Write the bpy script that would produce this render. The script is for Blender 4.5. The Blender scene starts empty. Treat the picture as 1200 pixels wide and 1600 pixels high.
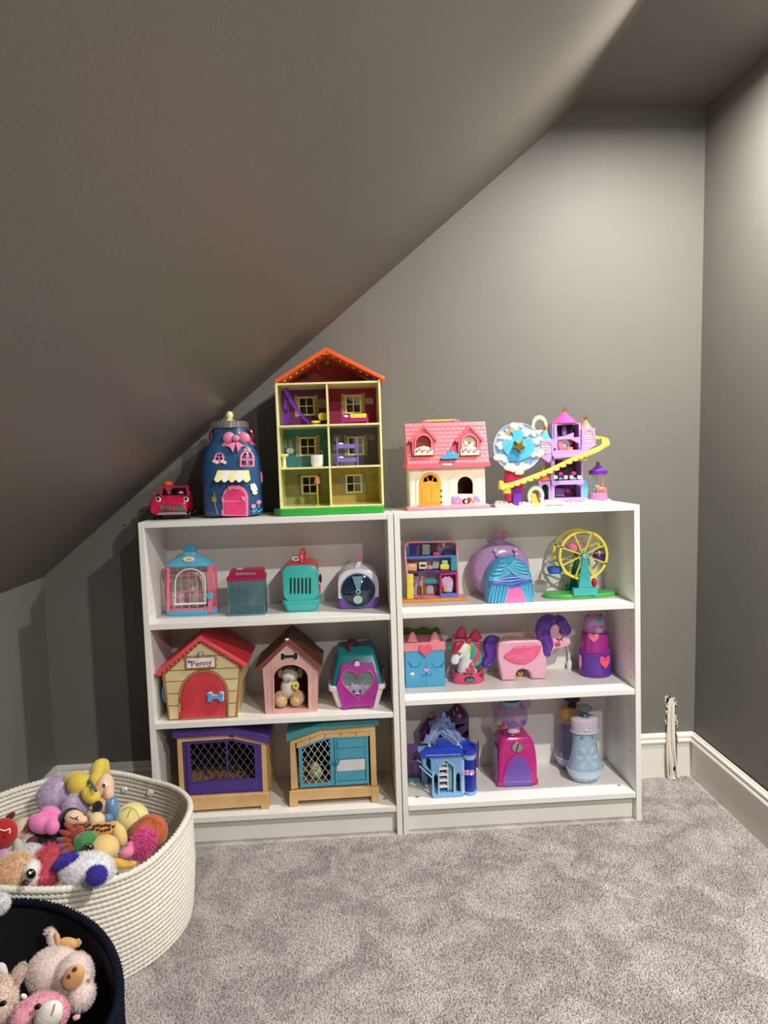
import bpy, bmesh, math, random
import numpy as np
from mathutils import Vector, Matrix
random.seed(7); RN = np.random.RandomState(7)
PI = math.pi
SC = bpy.context.scene; COL = SC.collection

# ------------------------------------------------------------------ camera
CAM = Vector((0.6498, -2.2749, 1.2288)); FPX = 1121.43
CR = Vector((0.99793583, -0.05567061, -0.03201358)).normalized()
CF = Vector((0.05327642, 0.99602982, -0.07131772)).normalized()
CU = CR.cross(CF).normalized(); CR = CF.cross(CU).normalized()
cd = bpy.data.cameras.new('camera'); cam = bpy.data.objects.new('camera', cd); COL.objects.link(cam)
cd.sensor_width = 36; cd.lens = FPX * 36 / 1600; cd.clip_start = 0.02
cam.matrix_world = Matrix(((CR.x, CU.x, -CF.x, CAM.x), (CR.y, CU.y, -CF.y, CAM.y), (CR.z, CU.z, -CF.z, CAM.z), (0, 0, 0, 1)))
SC.camera = cam

# ------------------------------------------------------------------ light and exposure
w = bpy.data.worlds.new('world'); SC.world = w; w.use_nodes = True
w.node_tree.nodes['Background'].inputs[0].default_value = (0.9, 0.92, 1, 1)
w.node_tree.nodes['Background'].inputs[1].default_value = 0.02
SC.view_settings.view_transform = 'Standard'; SC.view_settings.look = 'None'
SC.view_settings.gamma = 1; SC.view_settings.use_curve_mapping = False
SC.view_settings.exposure = 0.15
DOWNLIGHTS = [(1.72, -0.40), (1.79, -2.03), (1.79, -3.56)]      # the row of recessed ceiling lights
POWERS = [32, 65, 58]
for (lx, ly), pw in zip(DOWNLIGHTS, POWERS):
    ld = bpy.data.lights.new('downlight_lamp', 'AREA'); ld.energy = pw; ld.color = (1, .962, .905)
    ld.shape = 'DISK'; ld.size = .07; ld.spread = math.radians(174)
    lo = bpy.data.objects.new('downlight_lamp', ld); COL.objects.link(lo); lo.location = (lx, ly, 2.425)

# ------------------------------------------------------------------ helpers
def lin(h):
    h = h.lstrip('#'); c = [int(h[i:i+2], 16) / 255 for i in (0, 2, 4)]
    return tuple((x / 12.92 if x <= .04045 else ((x + .055) / 1.055) ** 2.4) for x in c) + (1,)
MATS = {}
def mat(name, col, rough=.42, metal=0, var=.04, vs=30, bump=0, bs=200, sheen=0, clear=0, col2=None, spec=.5, coat=0):
    """procedural principled material: base colour broken up by noise, optional bump, optional see-through plastic"""
    if name in MATS: return MATS[name]
    m = bpy.data.materials.new(name); m.use_nodes = True; nt = m.node_tree; N = nt.nodes; L = nt.links
    b = N['Principled BSDF']; c = lin(col)
    tc = N.new('ShaderNodeTexCoord'); no = N.new('ShaderNodeTexNoise'); no.inputs['Scale'].default_value = vs; no.inputs['Detail'].default_value = 4
    L.new(tc.outputs['Object'], no.inputs['Vector'])
    rp = N.new('ShaderNodeValToRGB'); L.new(no.outputs['Fac'], rp.inputs['Fac'])
    rp.color_ramp.elements[0].position = .35; rp.color_ramp.elements[1].position = .65
    c2 = lin(col2) if col2 else tuple(min(1, x * (1 + var)) for x in c[:3]) + (1,)
    c1 = c if col2 else tuple(x * (1 - var) for x in c[:3]) + (1,)
    rp.color_ramp.elements[0].color = c1; rp.color_ramp.elements[1].color = c2
    L.new(rp.outputs['Color'], b.inputs['Base Color'])
    b.inputs['Roughness'].default_value = rough; b.inputs['Metallic'].default_value = metal
    b.inputs['Specular IOR Level'].default_value = spec
    if coat: b.inputs['Coat Weight'].default_value = coat
    if sheen: b.inputs['Sheen Weight'].default_value = sheen; b.inputs['Sheen Roughness'].default_value = .5
    if bump:
        n2 = N.new('ShaderNodeTexNoise'); n2.inputs['Scale'].default_value = bs; n2.inputs['Detail'].default_value = 3
        L.new(tc.outputs['Object'], n2.inputs['Vector'])
        bp = N.new('ShaderNodeBump'); bp.inputs['Strength'].default_value = bump; bp.inputs['Distance'].default_value = .002
        L.new(n2.outputs['Fac'], bp.inputs['Height']); L.new(bp.outputs['Normal'], b.inputs['Normal'])
    if clear:
        tr = N.new('ShaderNodeBsdfTransparent'); tr.inputs[0].default_value = tuple(1 - (1 - x) * .35 for x in c[:3]) + (1,)
        mx = N.new('ShaderNodeMixShader'); mx.inputs[0].default_value = clear
        L.new(b.outputs[0], mx.inputs[1]); L.new(tr.outputs[0], mx.inputs[2]); L.new(mx.outputs[0], N['Material Output'].inputs['Surface'])
    MATS[name] = m; return m

class MB:
    """collects geometry for ONE mesh"""
    def __init__(s): s.v = []; s.f = []
    def add(s, vs, fs):
        n = len(s.v); s.v += [tuple(v) for v in vs]; s.f += [tuple(i + n for i in f) for f in fs]; return s
    def box(s, x0, x1, y0, y1, z0, z1):
        vs = [(x, y, z) for z in (z0, z1) for y in (y0, y1) for x in (x0, x1)]
        return s.add(vs, [(0, 2, 3, 1), (4, 5, 7, 6), (0, 1, 5, 4), (2, 6, 7, 3), (0, 4, 6, 2), (1, 3, 7, 5)])
    def rings(s, R, cap=True, closed=True):
        n = len(R[0]); vs = [p for r in R for p in r]; fs = []
        for i in range(len(R) - 1):
            for j in range(n if closed else n - 1):
                k = (j + 1) % n; fs.append((i*n + j, i*n + k, (i+1)*n + k, (i+1)*n + j))
        if cap: fs.append(tuple(range(n - 1, -1, -1))); fs.append(tuple(range((len(R)-1)*n, len(R)*n)))
        return s.add(vs, fs)
    def ell(s, c, r, rot=None, seg=20, ring=12, fn=None):
        if not hasattr(r, '__len__'): r = (r, r, r)
        vs = []; fs = []
        for i in range(ring + 1):
            t = PI * i / ring
            for j in range(seg):
                a = 2*PI*j/seg; p = Vector((math.sin(t)*math.cos(a)*r[0], math.sin(t)*math.sin(a)*r[1], math.cos(t)*r[2]))
                if rot is not None: p = rot @ p
                vs.append((p.x + c[0], p.y + c[1], p.z + c[2]))
        for i in range(ring):
            for j in range(seg):
                k = (j + 1) % seg; fs.append((i*seg + j, (i+1)*seg + j, (i+1)*seg + k, i*seg + k))
        return s.add(vs, fs)
    def lathe(s, c, prof, seg=28, sx=1, sy=1, axis='z', cap=True):
        R = []
        for r, h in prof:
            ring = []
            for j in range(seg):
                a = 2*PI*j/seg; x = r*math.cos(a)*sx; y = r*math.sin(a)*sy
                ring.append({'z': (c[0]+x, c[1]+y, c[2]+h), 'y': (c[0]+x, c[1]+h, c[2]-y), 'x': (c[0]+h, c[1]+x, c[2]+y)}[axis])
            R.append(ring)
        return s.rings(R, cap=cap and prof[0] != prof[-1])
    def tube(s, pts, r, seg=8, closed=False, flat=1.0):
        P = [Vector(p) for p in pts]; n = len(P); R = []; up = None
        for i in range(n):
            if closed: t = (P[(i+1) % n] - P[i-1])
            else: t = P[min(i+1, n-1)] - P[max(i-1, 0)]
            t.normalize()
            if up is None:
                up = Vector((0, 0, 1)) if abs(t.z) < .9 else Vector((0, 1, 0))
            u = (up - t*up.dot(t)).normalized(); up = u; v = t.cross(u); rr = r[i] if hasattr(r, '__len__') else r
            R.append([P[i] + u*math.cos(2*PI*j/seg)*rr*flat + v*math.sin(2*PI*j/seg)*rr for j in range(seg)])
        if closed: R.append(R[0]); return s.rings(R, cap=False)
        return s.rings(R)
    def prism(s, loop, y0, y1):
        n = len(loop); vs = [(x, y0, z) for x, z in loop] + [(x, y1, z) for x, z in loop]
        a = sum(loop[i][0]*loop[(i+1) % n][1] - loop[(i+1) % n][0]*loop[i][1] for i in range(n))
        fs = [tuple(range(n)), tuple(range(2*n - 1, n - 1, -1))] + [(i, i + n, (i+1) % n + n, (i+1) % n) for i in range(n)]
        if a < 0: fs = [f[::-1] for f in fs]
        return s.add(vs, fs)
    def curve(s, cu, y0, y1, M=None, bend=None):
        o = bpy.data.objects.new('tmp', cu); me = o.to_mesh(); yc = (y0 + y1) / 2
        vs = [(v.co.x, yc - v.co.z, v.co.y) for v in me.vertices]
        if M: vs = [M @ Vector(v) for v in vs]
        if bend: vs = [(v[0], v[1] + bend(v[0], v[2]), v[2]) for v in vs]
        fs = [tuple(p.vertices) for p in me.polygons]
        o.to_mesh_clear(); bpy.data.objects.remove(o); bpy.data.curves.remove(cu); return s.add(vs, fs)
    def plate(s, loops, y0, y1, bev=0, bend=None, M=None):
        """extruded flat shape with holes; loops of (x, z), thickness from y0 (front) to y1"""
        cu = bpy.data.curves.new('tmp', 'CURVE'); cu.dimensions = '2D'; cu.fill_mode = 'BOTH'
        cu.extrude = max(1e-5, (y1 - y0)/2 - bev)
        if bev: cu.bevel_depth = bev; cu.offset = -bev; cu.bevel_resolution = 1
        for lp in loops:
            sp = cu.splines.new('POLY'); sp.points.add(len(lp) - 1); sp.use_cyclic_u = True
            for p, q in zip(sp.points, lp): p.co = (q[0], q[1], 0, 1)
        return s.curve(cu, y0, y1, M, bend)
    def text(s, body, x, z, h, y0, y1, ang=0, shear=0, wscale=1, bend=None):
        cu = bpy.data.curves.new('tmp', 'FONT'); cu.body = body; cu.size = h * 1.35; cu.align_x = 'CENTER'; cu.align_y = 'CENTER'
        cu.extrude = (y1 - y0)/2; cu.shear = shear; cu.resolution_u = 3
        M = Matrix.Translation((x, 0, z)) @ Matrix.Rotation(ang, 4, 'Y') @ Matrix.Diagonal((wscale, 1, 1, 1))
        M2 = M.copy(); return s.curve(cu, y0, y1, M2, bend)
    def bend(s, fn, i0=0):
        s.v = s.v[:i0] + [(x, y + fn(x, z), z) for x, y, z in s.v[i0:]]; return s
    def xf(s, M, i0=0):
        s.v = s.v[:i0] + [tuple(M @ Vector(p)) for p in s.v[i0:]]; return s
ORG = {}
def build(name, mb, m, parent=None, org=(0, 0, 0), smooth=35, bevel=0, seg=2):
    me = bpy.data.meshes.new(name)
    o3 = ORG[parent.name] if parent else Vector(org)
    va = np.array(mb.v, dtype=float) - np.array(o3)
    me.from_pydata(va.tolist(), [], mb.f); me.materials.append(m); me.update()
    if smooth:
        me.polygons.foreach_set('use_smooth', [True]*len(me.polygons)); me.set_sharp_from_angle(angle=math.radians(smooth))
    o = bpy.data.objects.new(name, me); COL.objects.link(o)
    if parent: o.parent = parent
    else: o.location = o3
    ORG[o.name] = o3
    if bevel:
        bm = o.modifiers.new('bevel', 'BEVEL'); bm.width = bevel; bm.segments = seg; bm.limit_method = 'ANGLE'; bm.angle_limit = .6
        bm.harden_normals = False
    return o
def tag(o, label, cat, group=None, kind=None):
    if label: o['label'] = label
    if cat: o['category'] = cat
    if group: o['group'] = group
    if kind: o['kind'] = kind
    return o
def thing(name, label, cat, loc, group=None):
    o = bpy.data.objects.new(name, None); o.empty_display_size = .02; COL.objects.link(o); o.location = loc
    ORG[o.name] = Vector(loc); return tag(o, label, cat, group)
def part(name, mb, m, parent, label=None, **k):
    o = build(name, mb, m, parent, **k)
    if label: o['label'] = label
    return o
def solo(name, mb, m, label, cat, loc, group=None, **k):
    return tag(build(name, mb, m, None, loc, **k), label, cat, group)
def struct(name, mb, m, org=(0, 0, 0), **k):
    o = build(name, mb, m, None, org, **k); o['kind'] = 'structure'; return o
# a point of the photograph on a vertical plane y = const, or on a level z = const (real distances throughout)
def ray(px, py): return CF + (px - 600)/FPX*CR + (800 - py)/FPX*CU
def P3(px, py, y):
    d = ray(px, py); t = (y - CAM.y)/d.y; return CAM + d*t
def PZ(px, py, z):
    d = ray(px, py); t = (z - CAM.z)/d.z; return CAM + d*t
class Pl:
    """drawing board on the plane y: photo points to (x, z)"""
    def __init__(s, y): s.y = y
    def p(s, px, py): q = P3(px, py, s.y); return (q.x, q.z)
    def x(s, px, py=950): return s.p(px, py)[0]
    def z(s, py, px=600): return s.p(px, py)[1]
    def L(s, pts): return [s.p(*q) for q in pts]
    def s(s, y=None): return 0
def circ(cx, cy, rx, ry=None, n=24, a0=0):
    ry = ry or rx; return [(cx + rx*math.cos(a0 + 2*PI*i/n), cy + ry*math.sin(a0 + 2*PI*i/n)) for i in range(n)]
def rect(x0, y0, x1, y1): return [(x0, y0), (x1, y0), (x1, y1), (x0, y1)]
def rrect(x0, y0, x1, y1, r, n=4):
    out = []
    for cx, cy, a in ((x1 - r, y0 + r, -PI/2), (x1 - r, y1 - r, 0), (x0 + r, y1 - r, PI/2), (x0 + r, y0 + r, PI)):
        out += [(cx + r*math.cos(a + PI/2*i/n), cy + r*math.sin(a + PI/2*i/n)) for i in range(n + 1)]
    return out
def arch(x0, x1, top, bot, n=12):
    """round-headed opening (photo y grows downwards)"""
    r = (x1 - x0)/2; cx = (x0 + x1)/2; h = min(r, bot - top)
    return [(x0, bot)] + [(cx - r*math.cos(PI*i/n), top + h - h*math.sin(PI*i/n)) for i in range(n + 1)] + [(x1, bot)]
def heart(cx, cy, w, h, n=32):
    out = []
    for i in range(n):
        t = 2*PI*i/n; x = 16*math.copysign(abs(math.sin(t))**2.2, math.sin(t)); y = 13*math.cos(t) - 5*math.cos(2*t) - 2*math.cos(3*t) - math.cos(4*t)
        out.append((cx + x/32*w, cy - (y + 2.5)/29*h))
    return out
def star(cx, cy, r, k=.45, n=5, a0=-PI/2):
    return [(cx + (r if i % 2 == 0 else r*k)*math.cos(a0 + PI*i/n), cy + (r if i % 2 == 0 else r*k)*math.sin(a0 + PI*i/n)) for i in range(2*n)]
def bone(cx, cy, w, h, slope=0):
    out = []; r = h*.29; ox, oz = w/2 - r, h/2 - r
    for sx, sz, a0 in ((1, -1, -150), (1, 1, -40), (-1, 1, 30), (-1, -1, 140)):
        for i in range(7):
            a = math.radians(a0 + 190/6*i); out.append((cx + sx*ox + r*math.cos(a), cy + sz*oz + r*math.sin(a)))
    k = h*.2; m = [(cx + ox - r, cy + k), (cx - ox + r, cy + k)]; n = [(cx - ox + r, cy - k), (cx + ox - r, cy - k)]
    out = out[:14] + m + out[14:] + n
    return [(x, y + slope*(x - cx)) for x, y in out]
def rr3(x0, x1, y0, y1, z, r, n=4):
    """rounded rectangle ring at height z"""
    out = []
    for cx, cy, a in ((x1 - r, y0 + r, -PI/2), (x1 - r, y1 - r, 0), (x0 + r, y1 - r, PI/2), (x0 + r, y0 + r, PI)):
        out += [(cx + r*math.cos(a + PI/2*i/n), cy + r*math.sin(a + PI/2*i/n), z) for i in range(n + 1)]
    return out
def rry(x0, x1, z0, z1, y, r, n=4):
    """rounded rectangle ring at depth y (loft along y)"""
    return [(p[0], y, p[1]) for p in [(q[0], q[1]) for q in rr3(x0, x1, z0, z1, 0, r, n)]][::-1]
def smoothpath(pts, k=6):
    """Catmull-Rom through points"""
    P = [Vector(p) for p in pts]; out = []
    for i in range(len(P) - 1):
        a = P[max(i-1, 0)]; b = P[i]; c = P[i+1]; d = P[min(i+2, len(P)-1)]
        for j in range(k):
            t = j/k; out.append(.5*((2*b) + (c - a)*t + (2*a - 5*b + 4*c - d)*t*t + (3*b - a - 3*c + d)*t**3))
    return out + [P[-1]]
def smooth2(pts, k=5, closed=True):
    P = pts[:]; n = len(P); out = []
    for i in range(n):
        a, b, c, d = P[i-1], P[i], P[(i+1) % n], P[(i+2) % n]
        for j in range(k):
            t = j/k; out.append(tuple(.5*(2*b[m] + (c[m]-a[m])*t + (2*a[m]-5*b[m]+4*c[m]-d[m])*t*t + (3*b[m]-a[m]-3*c[m]+d[m])*t**3) for m in (0, 1)))
    return out
def blob(name, ells, m, parent=None, org=None, vox=.003, label=None, cat=None, group=None, smooth_it=6, disp=0, dscale=60):
    """one continuous soft body: ellipsoids / tubes fused by a voxel remesh"""
    mb = ells if isinstance(ells, MB) else MB()
    if not isinstance(ells, MB):
        for e in ells: mb.ell(*e)
    o = build(name, mb, m, parent, org or (0, 0, 0), smooth=0)
    r = o.modifiers.new('fuse', 'REMESH'); r.mode = 'VOXEL'; r.voxel_size = vox; r.use_smooth_shade = True
    if smooth_it:
        s = o.modifiers.new('soften', 'SMOOTH'); s.iterations = smooth_it; s.factor = .5
    if disp:
        t = bpy.data.textures.new('clump', 'CLOUDS'); t.noise_scale = .012
        d = o.modifiers.new('clump', 'DISPLACE'); d.texture = t; d.strength = disp; d.mid_level = .5
    if label: o['label'] = label
    if cat: o['category'] = cat
    if group: o['group'] = group
    return o
def fur(name, ells, m, parent, n=3000, ln=.008, w=.0012, droop=.3, seed=1, comb=None):
    n = int(n*1.7); w *= .62; ln *= .62 if ln < .015 else .8
    """short pile: thin blades standing on the visible skin of the ellipsoids"""
    rs = np.random.RandomState(seed); V = []; F = []
    area = [(e[1][0]*e[1][1]*e[1][2])**(2/3) if hasattr(e[1], '__len__') else e[1]**2 for e in ells]; tot = sum(area)
    inv = []
    for e in ells:
        r = e[1] if hasattr(e[1], '__len__') else (e[1],)*3; R = e[2] if len(e) > 2 and e[2] is not None else Matrix.Identity(3)
        inv.append((Vector(e[0]), r, R, R.transposed()))
    for (c, r, R, RT), a in zip(inv, area):
        for _ in range(int(n*a/tot)):
            d = Vector(rs.normal(size=3)).normalized(); p = c + R @ Vector((d.x*r[0], d.y*r[1], d.z*r[2]))
            nn = (R @ Vector((d.x/r[0], d.y/r[1], d.z/r[2]))).normalized()
            if nn.dot(CAM - p) < -.3*(CAM - p).length: continue
            bad = False
            for (c2, r2, R2, RT2) in inv:
                if c2 is c: continue
                q = RT2 @ (p - c2)
                if (q.x/r2[0])**2 + (q.y/r2[1])**2 + (q.z/r2[2])**2 < .9: bad = True; break
            if bad: continue
            j = Vector(rs.normal(size=3))*.45; dr = (nn + j + Vector((0, 0, -droop)) + (Vector(comb) if comb else Vector())).normalized()
            l = ln*(.6 + .8*rs.rand()); s = dr.cross(Vector(rs.normal(size=3))).normalized()*w*.5
            k = len(V); V += [tuple(p - s - nn*.001), tuple(p + s - nn*.001), tuple(p + dr*l)]; F.append((k, k+1, k+2))
    mb = MB(); mb.v = V; mb.f = F
    o = build(name, mb, m, parent, smooth=0); o['kind'] = 'stuff'; return o

# ------------------------------------------------------------------ the room
def paint(name, col, rough=.55, bs=140, bump=.12):
    return mat(name, col, rough, var=.025, vs=3, bump=bump, bs=bs, spec=.35)
M_wall = paint('grey_wall_paint', '#73716B'); M_white = mat('white_foil', '#E9E7E2', .38, var=.01, vs=4)
M_trim = mat('white_trim_paint', '#E4E0D8', .35, var=.02, vs=6)
XK, ZK, XS, ZC, YW, YF = -.433, .854, 1.513, 2.452, .318, -5.3
# back wall with the ragged cable slot
pw = Pl(YW)
slot = pw.L([(1042, 1092), (1046, 1088), (1051, 1091), (1056, 1089), (1057.5, 1097), (1055, 1108), (1056.5, 1120), (1055, 1135), (1056, 1150), (1041, 1151), (1042.5, 1140), (1040.5, 1128), (1043, 1115), (1040, 1104)])
zs = min(z for _, z in slot)
mb = MB().plate([[(XK - .0, 0), (1.937, 0), (1.9875, ZC), (XS, ZC), (XK, ZK)], slot], YW, YW + .012)
struct('wall_back', mb, M_wall, smooth=0)
x0s = min(x for x, _ in slot) - .02; x1s = max(x for x, _ in slot) + .02; z1s = max(z for _, z in slot) + .02
# stud bay behind the slot
mb = MB().box(x0s, x1s, YW + .08, YW + .09, 0, z1s).box(x0s - .01, x0s, YW + .012, YW + .09, 0, z1s).box(x1s, x1s + .01, YW + .012, YW + .09, 0, z1s).box(x0s, x1s, YW + .012, YW + .09, z1s, z1s + .01)
struct('wall_cavity', mb, mat('cavity_dark', '#3A352F', .9), smooth=0)
mb = MB().add([(XK, YF, 0), (XK, YW, 0), (XK, YW, ZK), (XK, YF, ZK), (XK - .05, YF, 0), (XK - .05, YW, 0), (XK - .05, YW, ZK), (XK - .05, YF, ZK)],
              [(0, 1, 2, 3), (7, 6, 5, 4), (0, 3, 7, 4), (1, 5, 6, 2), (3, 2, 6, 7), (0, 4, 5, 1)])
struct('wall_left', mb, M_wall, smooth=0)
dx, dz = -.045, .055
mb = MB().add([(XK, YF, ZK), (XK, YW, ZK), (XS, YW, ZC), (XS, YF, ZC)] + [(XK + dx, YF, ZK + dz), (XK + dx, YW, ZK + dz), (XS + dx, YW, ZC + dz), (XS + dx, YF, ZC + dz)],
              [(0, 1, 2, 3), (7, 6, 5, 4), (0, 3, 7, 4), (1, 5, 6, 2), (3, 2, 6, 7), (0, 4, 5, 1)])
struct('ceiling_slope', mb, paint('grey_slope_paint', '#6E6962', .40), smooth=0)
ring_holes = [[(lx + .05*math.cos(a*PI/12), ly + .05*math.sin(a*PI/12)) for a in range(24)] for lx, ly in DOWNLIGHTS]
mb = MB().box(XS, 4.3, YF, YW, ZC, ZC + .04)
struct('ceiling', mb, paint('grey_ceiling_paint', '#6C6966', .55), smooth=0)
# right wall: slightly out of true, as old drywall is
def xw(y, z):
    t = min(1, (YW - y)/1.1); b = 1.937 - .028*t; u = 1.9875 + .055*t; return b + (u - b)*z/ZC
ys = [YW, .05, -.25, -.55, -.85, -1.3]; zz = [0, .5, 1, 1.5, 2, ZC]  # ends out of view, cut short so less light bounces back
vs = [(xw(y, z), y, z) for y in ys for z in zz] + [(2.16, y, z) for y in ys for z in zz]; fs = []; nz = len(zz); nn = len(ys)*nz
for i in range(len(ys) - 1):
    for j in range(nz - 1):
        a = i*nz + j; fs.append((a, a + nz, a + nz + 1, a + 1)); fs.append((nn + a + 1, nn + a + nz + 1, nn + a + nz, nn + a))
for j in range(nz - 1):
    a = (len(ys) - 1)*nz + j; fs.append((a, nn + a, nn + a + 1, a + 1))
struct('wall_right', MB().add(vs, fs), M_wall, smooth=60)
struct('wall_front', MB().prism([(XK, 0), (4.3, 0), (4.3, ZC), (XS, ZC), (XK, ZK)], YF - .05, YF), M_wall, smooth=0)
struct('wall_unseen_right', MB().box(4.3, 4.35, YF, YW, 0, ZC), M_wall, smooth=0)  # unseen; the room is widened to here to weaken the bounced light
struct('wall_unseen_return', MB().box(2.16, 4.3, -1.3, -1.25, 0, ZC), M_wall, smooth=0)  # unseen return wall, added with the wider room that lowers the bounce
# carpet
def carpet():
    m = bpy.data.materials.new('carpet'); m.use_nodes = True; nt = m.node_tree; N = nt.nodes; L = nt.links; b = N['Principled BSDF']
    tc = N.new('ShaderNodeTexCoord')
    def noise(s, d=4, r=.5):
        n = N.new('ShaderNodeTexNoise'); n.inputs['Scale'].default_value = s; n.inputs['Detail'].default_value = d; n.inputs['Roughness'].default_value = r
        L.new(tc.outputs['Object'], n.inputs['Vector']); return n
    a = noise(7, 6, .68); a.inputs['Distortion'].default_value = .9; f = noise(260, 3, .7)
    r1 = N.new('ShaderNodeValToRGB'); L.new(a.outputs['Fac'], r1.inputs[0]); r1.color_ramp.elements[0].position = .42; r1.color_ramp.elements[1].position = .6
    r1.color_ramp.elements[0].color = lin('#B9B0AD'); r1.color_ramp.elements[1].color = lin('#DDD5D2')  # pile-direction shading put into the colour as soft blotches
    r2 = N.new('ShaderNodeValToRGB'); L.new(f.outputs['Fac'], r2.inputs[0]); r2.color_ramp.elements[0].position = .36; r2.color_ramp.elements[1].position = .62
    r2.color_ramp.elements[0].color = (.50, .49, .48, 1); r2.color_ramp.elements[1].color = (1, 1, 1, 1)
    mx = N.new('ShaderNodeMixRGB'); mx.blend_type = 'MULTIPLY'; mx.inputs[0].default_value = .8; L.new(r1.outputs[0], mx.inputs[1]); L.new(r2.outputs[0], mx.inputs[2])
    L.new(mx.outputs[0], b.inputs['Base Color']); b.inputs['Roughness'].default_value = .95; b.inputs['Specular IOR Level'].default_value = .1
    b.inputs['Sheen Weight'].default_value = .25
    bp = N.new('ShaderNodeBump'); bp.inputs['Strength'].default_value = .9; bp.inputs['Distance'].default_value = .006
    L.new(f.outputs['Fac'], bp.inputs['Height']); L.new(bp.outputs[0], b.inputs['Normal']); return m
M_carpet = carpet()
struct('floor', MB().box(XK - .02, 4.3, YF, YW + .05, -.05, 0), M_carpet, smooth=0)
# carpet tufts standing in the part of the floor in view, one countless mass
def tufts():
    rs = np.random.RandomState(3); st = .0046
    gx, gy = np.meshgrid(np.arange(XK, 1.95, st), np.arange(-1.35, YW, st)); x = gx.ravel() + rs.uniform(-st*.5, st*.5, gx.size); y = gy.ravel() + rs.uniform(-st*.5, st*.5, gx.size)
    keep = (y < .30) & (x < 1.905) & ~((x > -.004) & (x < 1.607) & (y > -.004)); x = x[keep]; y = y[keep]
    kk = (y > -1.35 + (x < .1)*0) ; x = x[kk]; y = y[kk]; n = len(x)
    h = rs.uniform(.003, .007, n); lx = rs.normal(0, .0018, n); ly = rs.normal(0, .0018, n); a = rs.uniform(0, PI, n); r = .0021
    V = np.zeros((n, 3, 3)); F = None
    V[:, 0] = np.stack([x + r*np.cos(a), y + r*np.sin(a), np.zeros(n)], 1); V[:, 1] = np.stack([x - r*np.cos(a), y - r*np.sin(a), np.zeros(n)], 1)
    V[:, 2] = np.stack([x + lx, y + ly, h], 1)
    me = bpy.data.meshes.new('carpet_pile'); me.vertices.add(n*3); me.vertices.foreach_set('co', V.ravel())
    me.loops.add(n*3); me.loops.foreach_set('vertex_index', np.arange(n*3)); me.polygons.add(n); me.polygons.foreach_set('loop_start', np.arange(n)*3)
    me.update(); me.materials.append(M_carpet); o = bpy.data.objects.new('carpet_pile', me); COL.objects.link(o)
    tag(o, 'mottled light grey carpet pile covering the floor', 'carpet', kind='stuff'); return n
print('tufts', tufts())
# baseboards: flat board with a two-step moulded cap
BBP = [(0, 0), (.013, 0), (.013, .128), (.019, .132), (.021, .139), (.017, .146), (.012, .148), (.016, .153), (.015, .159), (.008, .163), (.006, .167), (0, .167)]
def bb(name, p0, p1, nrm):
    d = Vector(nrm).normalized(); R = []
    for p in (p0, p1): R.append([(p[0] + d.x*q, p[1] + d.y*q, z) for q, z in BBP])
    struct(name, MB().rings(R), M_trim, smooth=25)
g0 = P3(1040.5, 1150, YW).x; g1 = P3(1055.5, 1150, YW).x
bb('baseboard_back', (XK + .001, YW, 0), (g0, YW, 0), (0, -1, 0)); bb('baseboard_back', (g1, YW, 0), (1.937, YW, 0), (0, -1, 0))
bb('baseboard_right', (1.937, YW - .001, 0), (1.909, -.782, 0), (-1, -.02, 0)); bb('baseboard_right', (1.909, -.782, 0), (1.909, -1.3, 0), (-1, 0, 0))
bb('baseboard_left', (XK, YW, 0), (XK, YF, 0), (1, 0, 0))
# downlights, just above the frame
for (lx, ly), lb in zip(DOWNLIGHTS, ('round white recessed downlight nearest the back wall', 'middle one of the three round recessed ceiling downlights', 'round recessed downlight farthest from the bookcases')):
    t = thing('recessed_downlight', lb, 'light', (lx, ly, ZC), group='recessed ceiling downlights')
    part('trim_ring', MB().lathe((lx, ly, ZC), [(.05, 0), (.05, -.004), (.072, -.006), (.078, -.001), (.078, 0)], 40), M_trim, t)
    em = bpy.data.materials.get('lamp_lens')
    if not em:
        em = bpy.data.materials.new('lamp_lens'); em.use_nodes = True; e = em.node_tree.nodes['Principled BSDF']
        e.inputs['Emission Color'].default_value = (1, .95, .88, 1); e.inputs['Emission Strength'].default_value = 120
    part('lens', MB().lathe((lx, ly, ZC), [(.001, -.009), (.03, -.008), (.05, -.004), (.05, -.001)], 40), em, t)

# ------------------------------------------------------------------ bookcases
M_hole = mat('pin_hole_dark', '#5E5952', .8); M_cam = mat('grey_cam_cap', '#8E8D88', .5)
def bookcase(x0, zs, label):
    t = thing('bookcase', label, 'bookcase', (x0 + .4, .14, 0)); x1 = x0 + .8; th = .018; a, b = x0 + th, x1 - th
    part('side_panel', MB().box(x0, a, 0, .28, 0, 1.06), M_white, t, bevel=.0008); part('side_panel', MB().box(b, x1, 0, .28, 0, 1.06), M_white, t, bevel=.0008)
    part('top_panel', MB().box(a + .0006, b - .0006, .0005, .28, 1.06 - th, 1.0598), M_white, t, bevel=.0008)
    for z in zs: part('shelf', MB().box(a + .001, b - .001, .002, .272, z - th, z), M_white, t, bevel=.0008)
    part('plinth', MB().box(a, b, .03, .045, .0, zs[-1] - th), M_white, t, bevel=.0008)
    part('back_panel', MB().box(a, b, .272, .278, .01, 1.045), M_white, t)
    mb = MB()
    for z in np.arange(.16, 1.0, .032):
        if min(abs(z - q + .009) for q in zs) < .014: continue
        for y in (.037, .24):
            mb.lathe((a, y, z), [(.0026, .0003), (.0026, -.002)], 8, axis='x').lathe((b, y, z), [(.0026, -.0003), (.0026, .002)], 8, axis='x')
    o = part('pin_holes', mb, M_hole, t, smooth=0); o['kind'] = 'stuff'
    for x, y in ((a + .035, .06), (b - .035, .06), (a + .035, .22), (b - .035, .22)):
        part('cam_cap', MB().lathe((x, y, zs[-1]), [(.0075, -.002), (.0075, .0003), (.001, .0003)], 16), M_cam, t)
    return t
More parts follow.
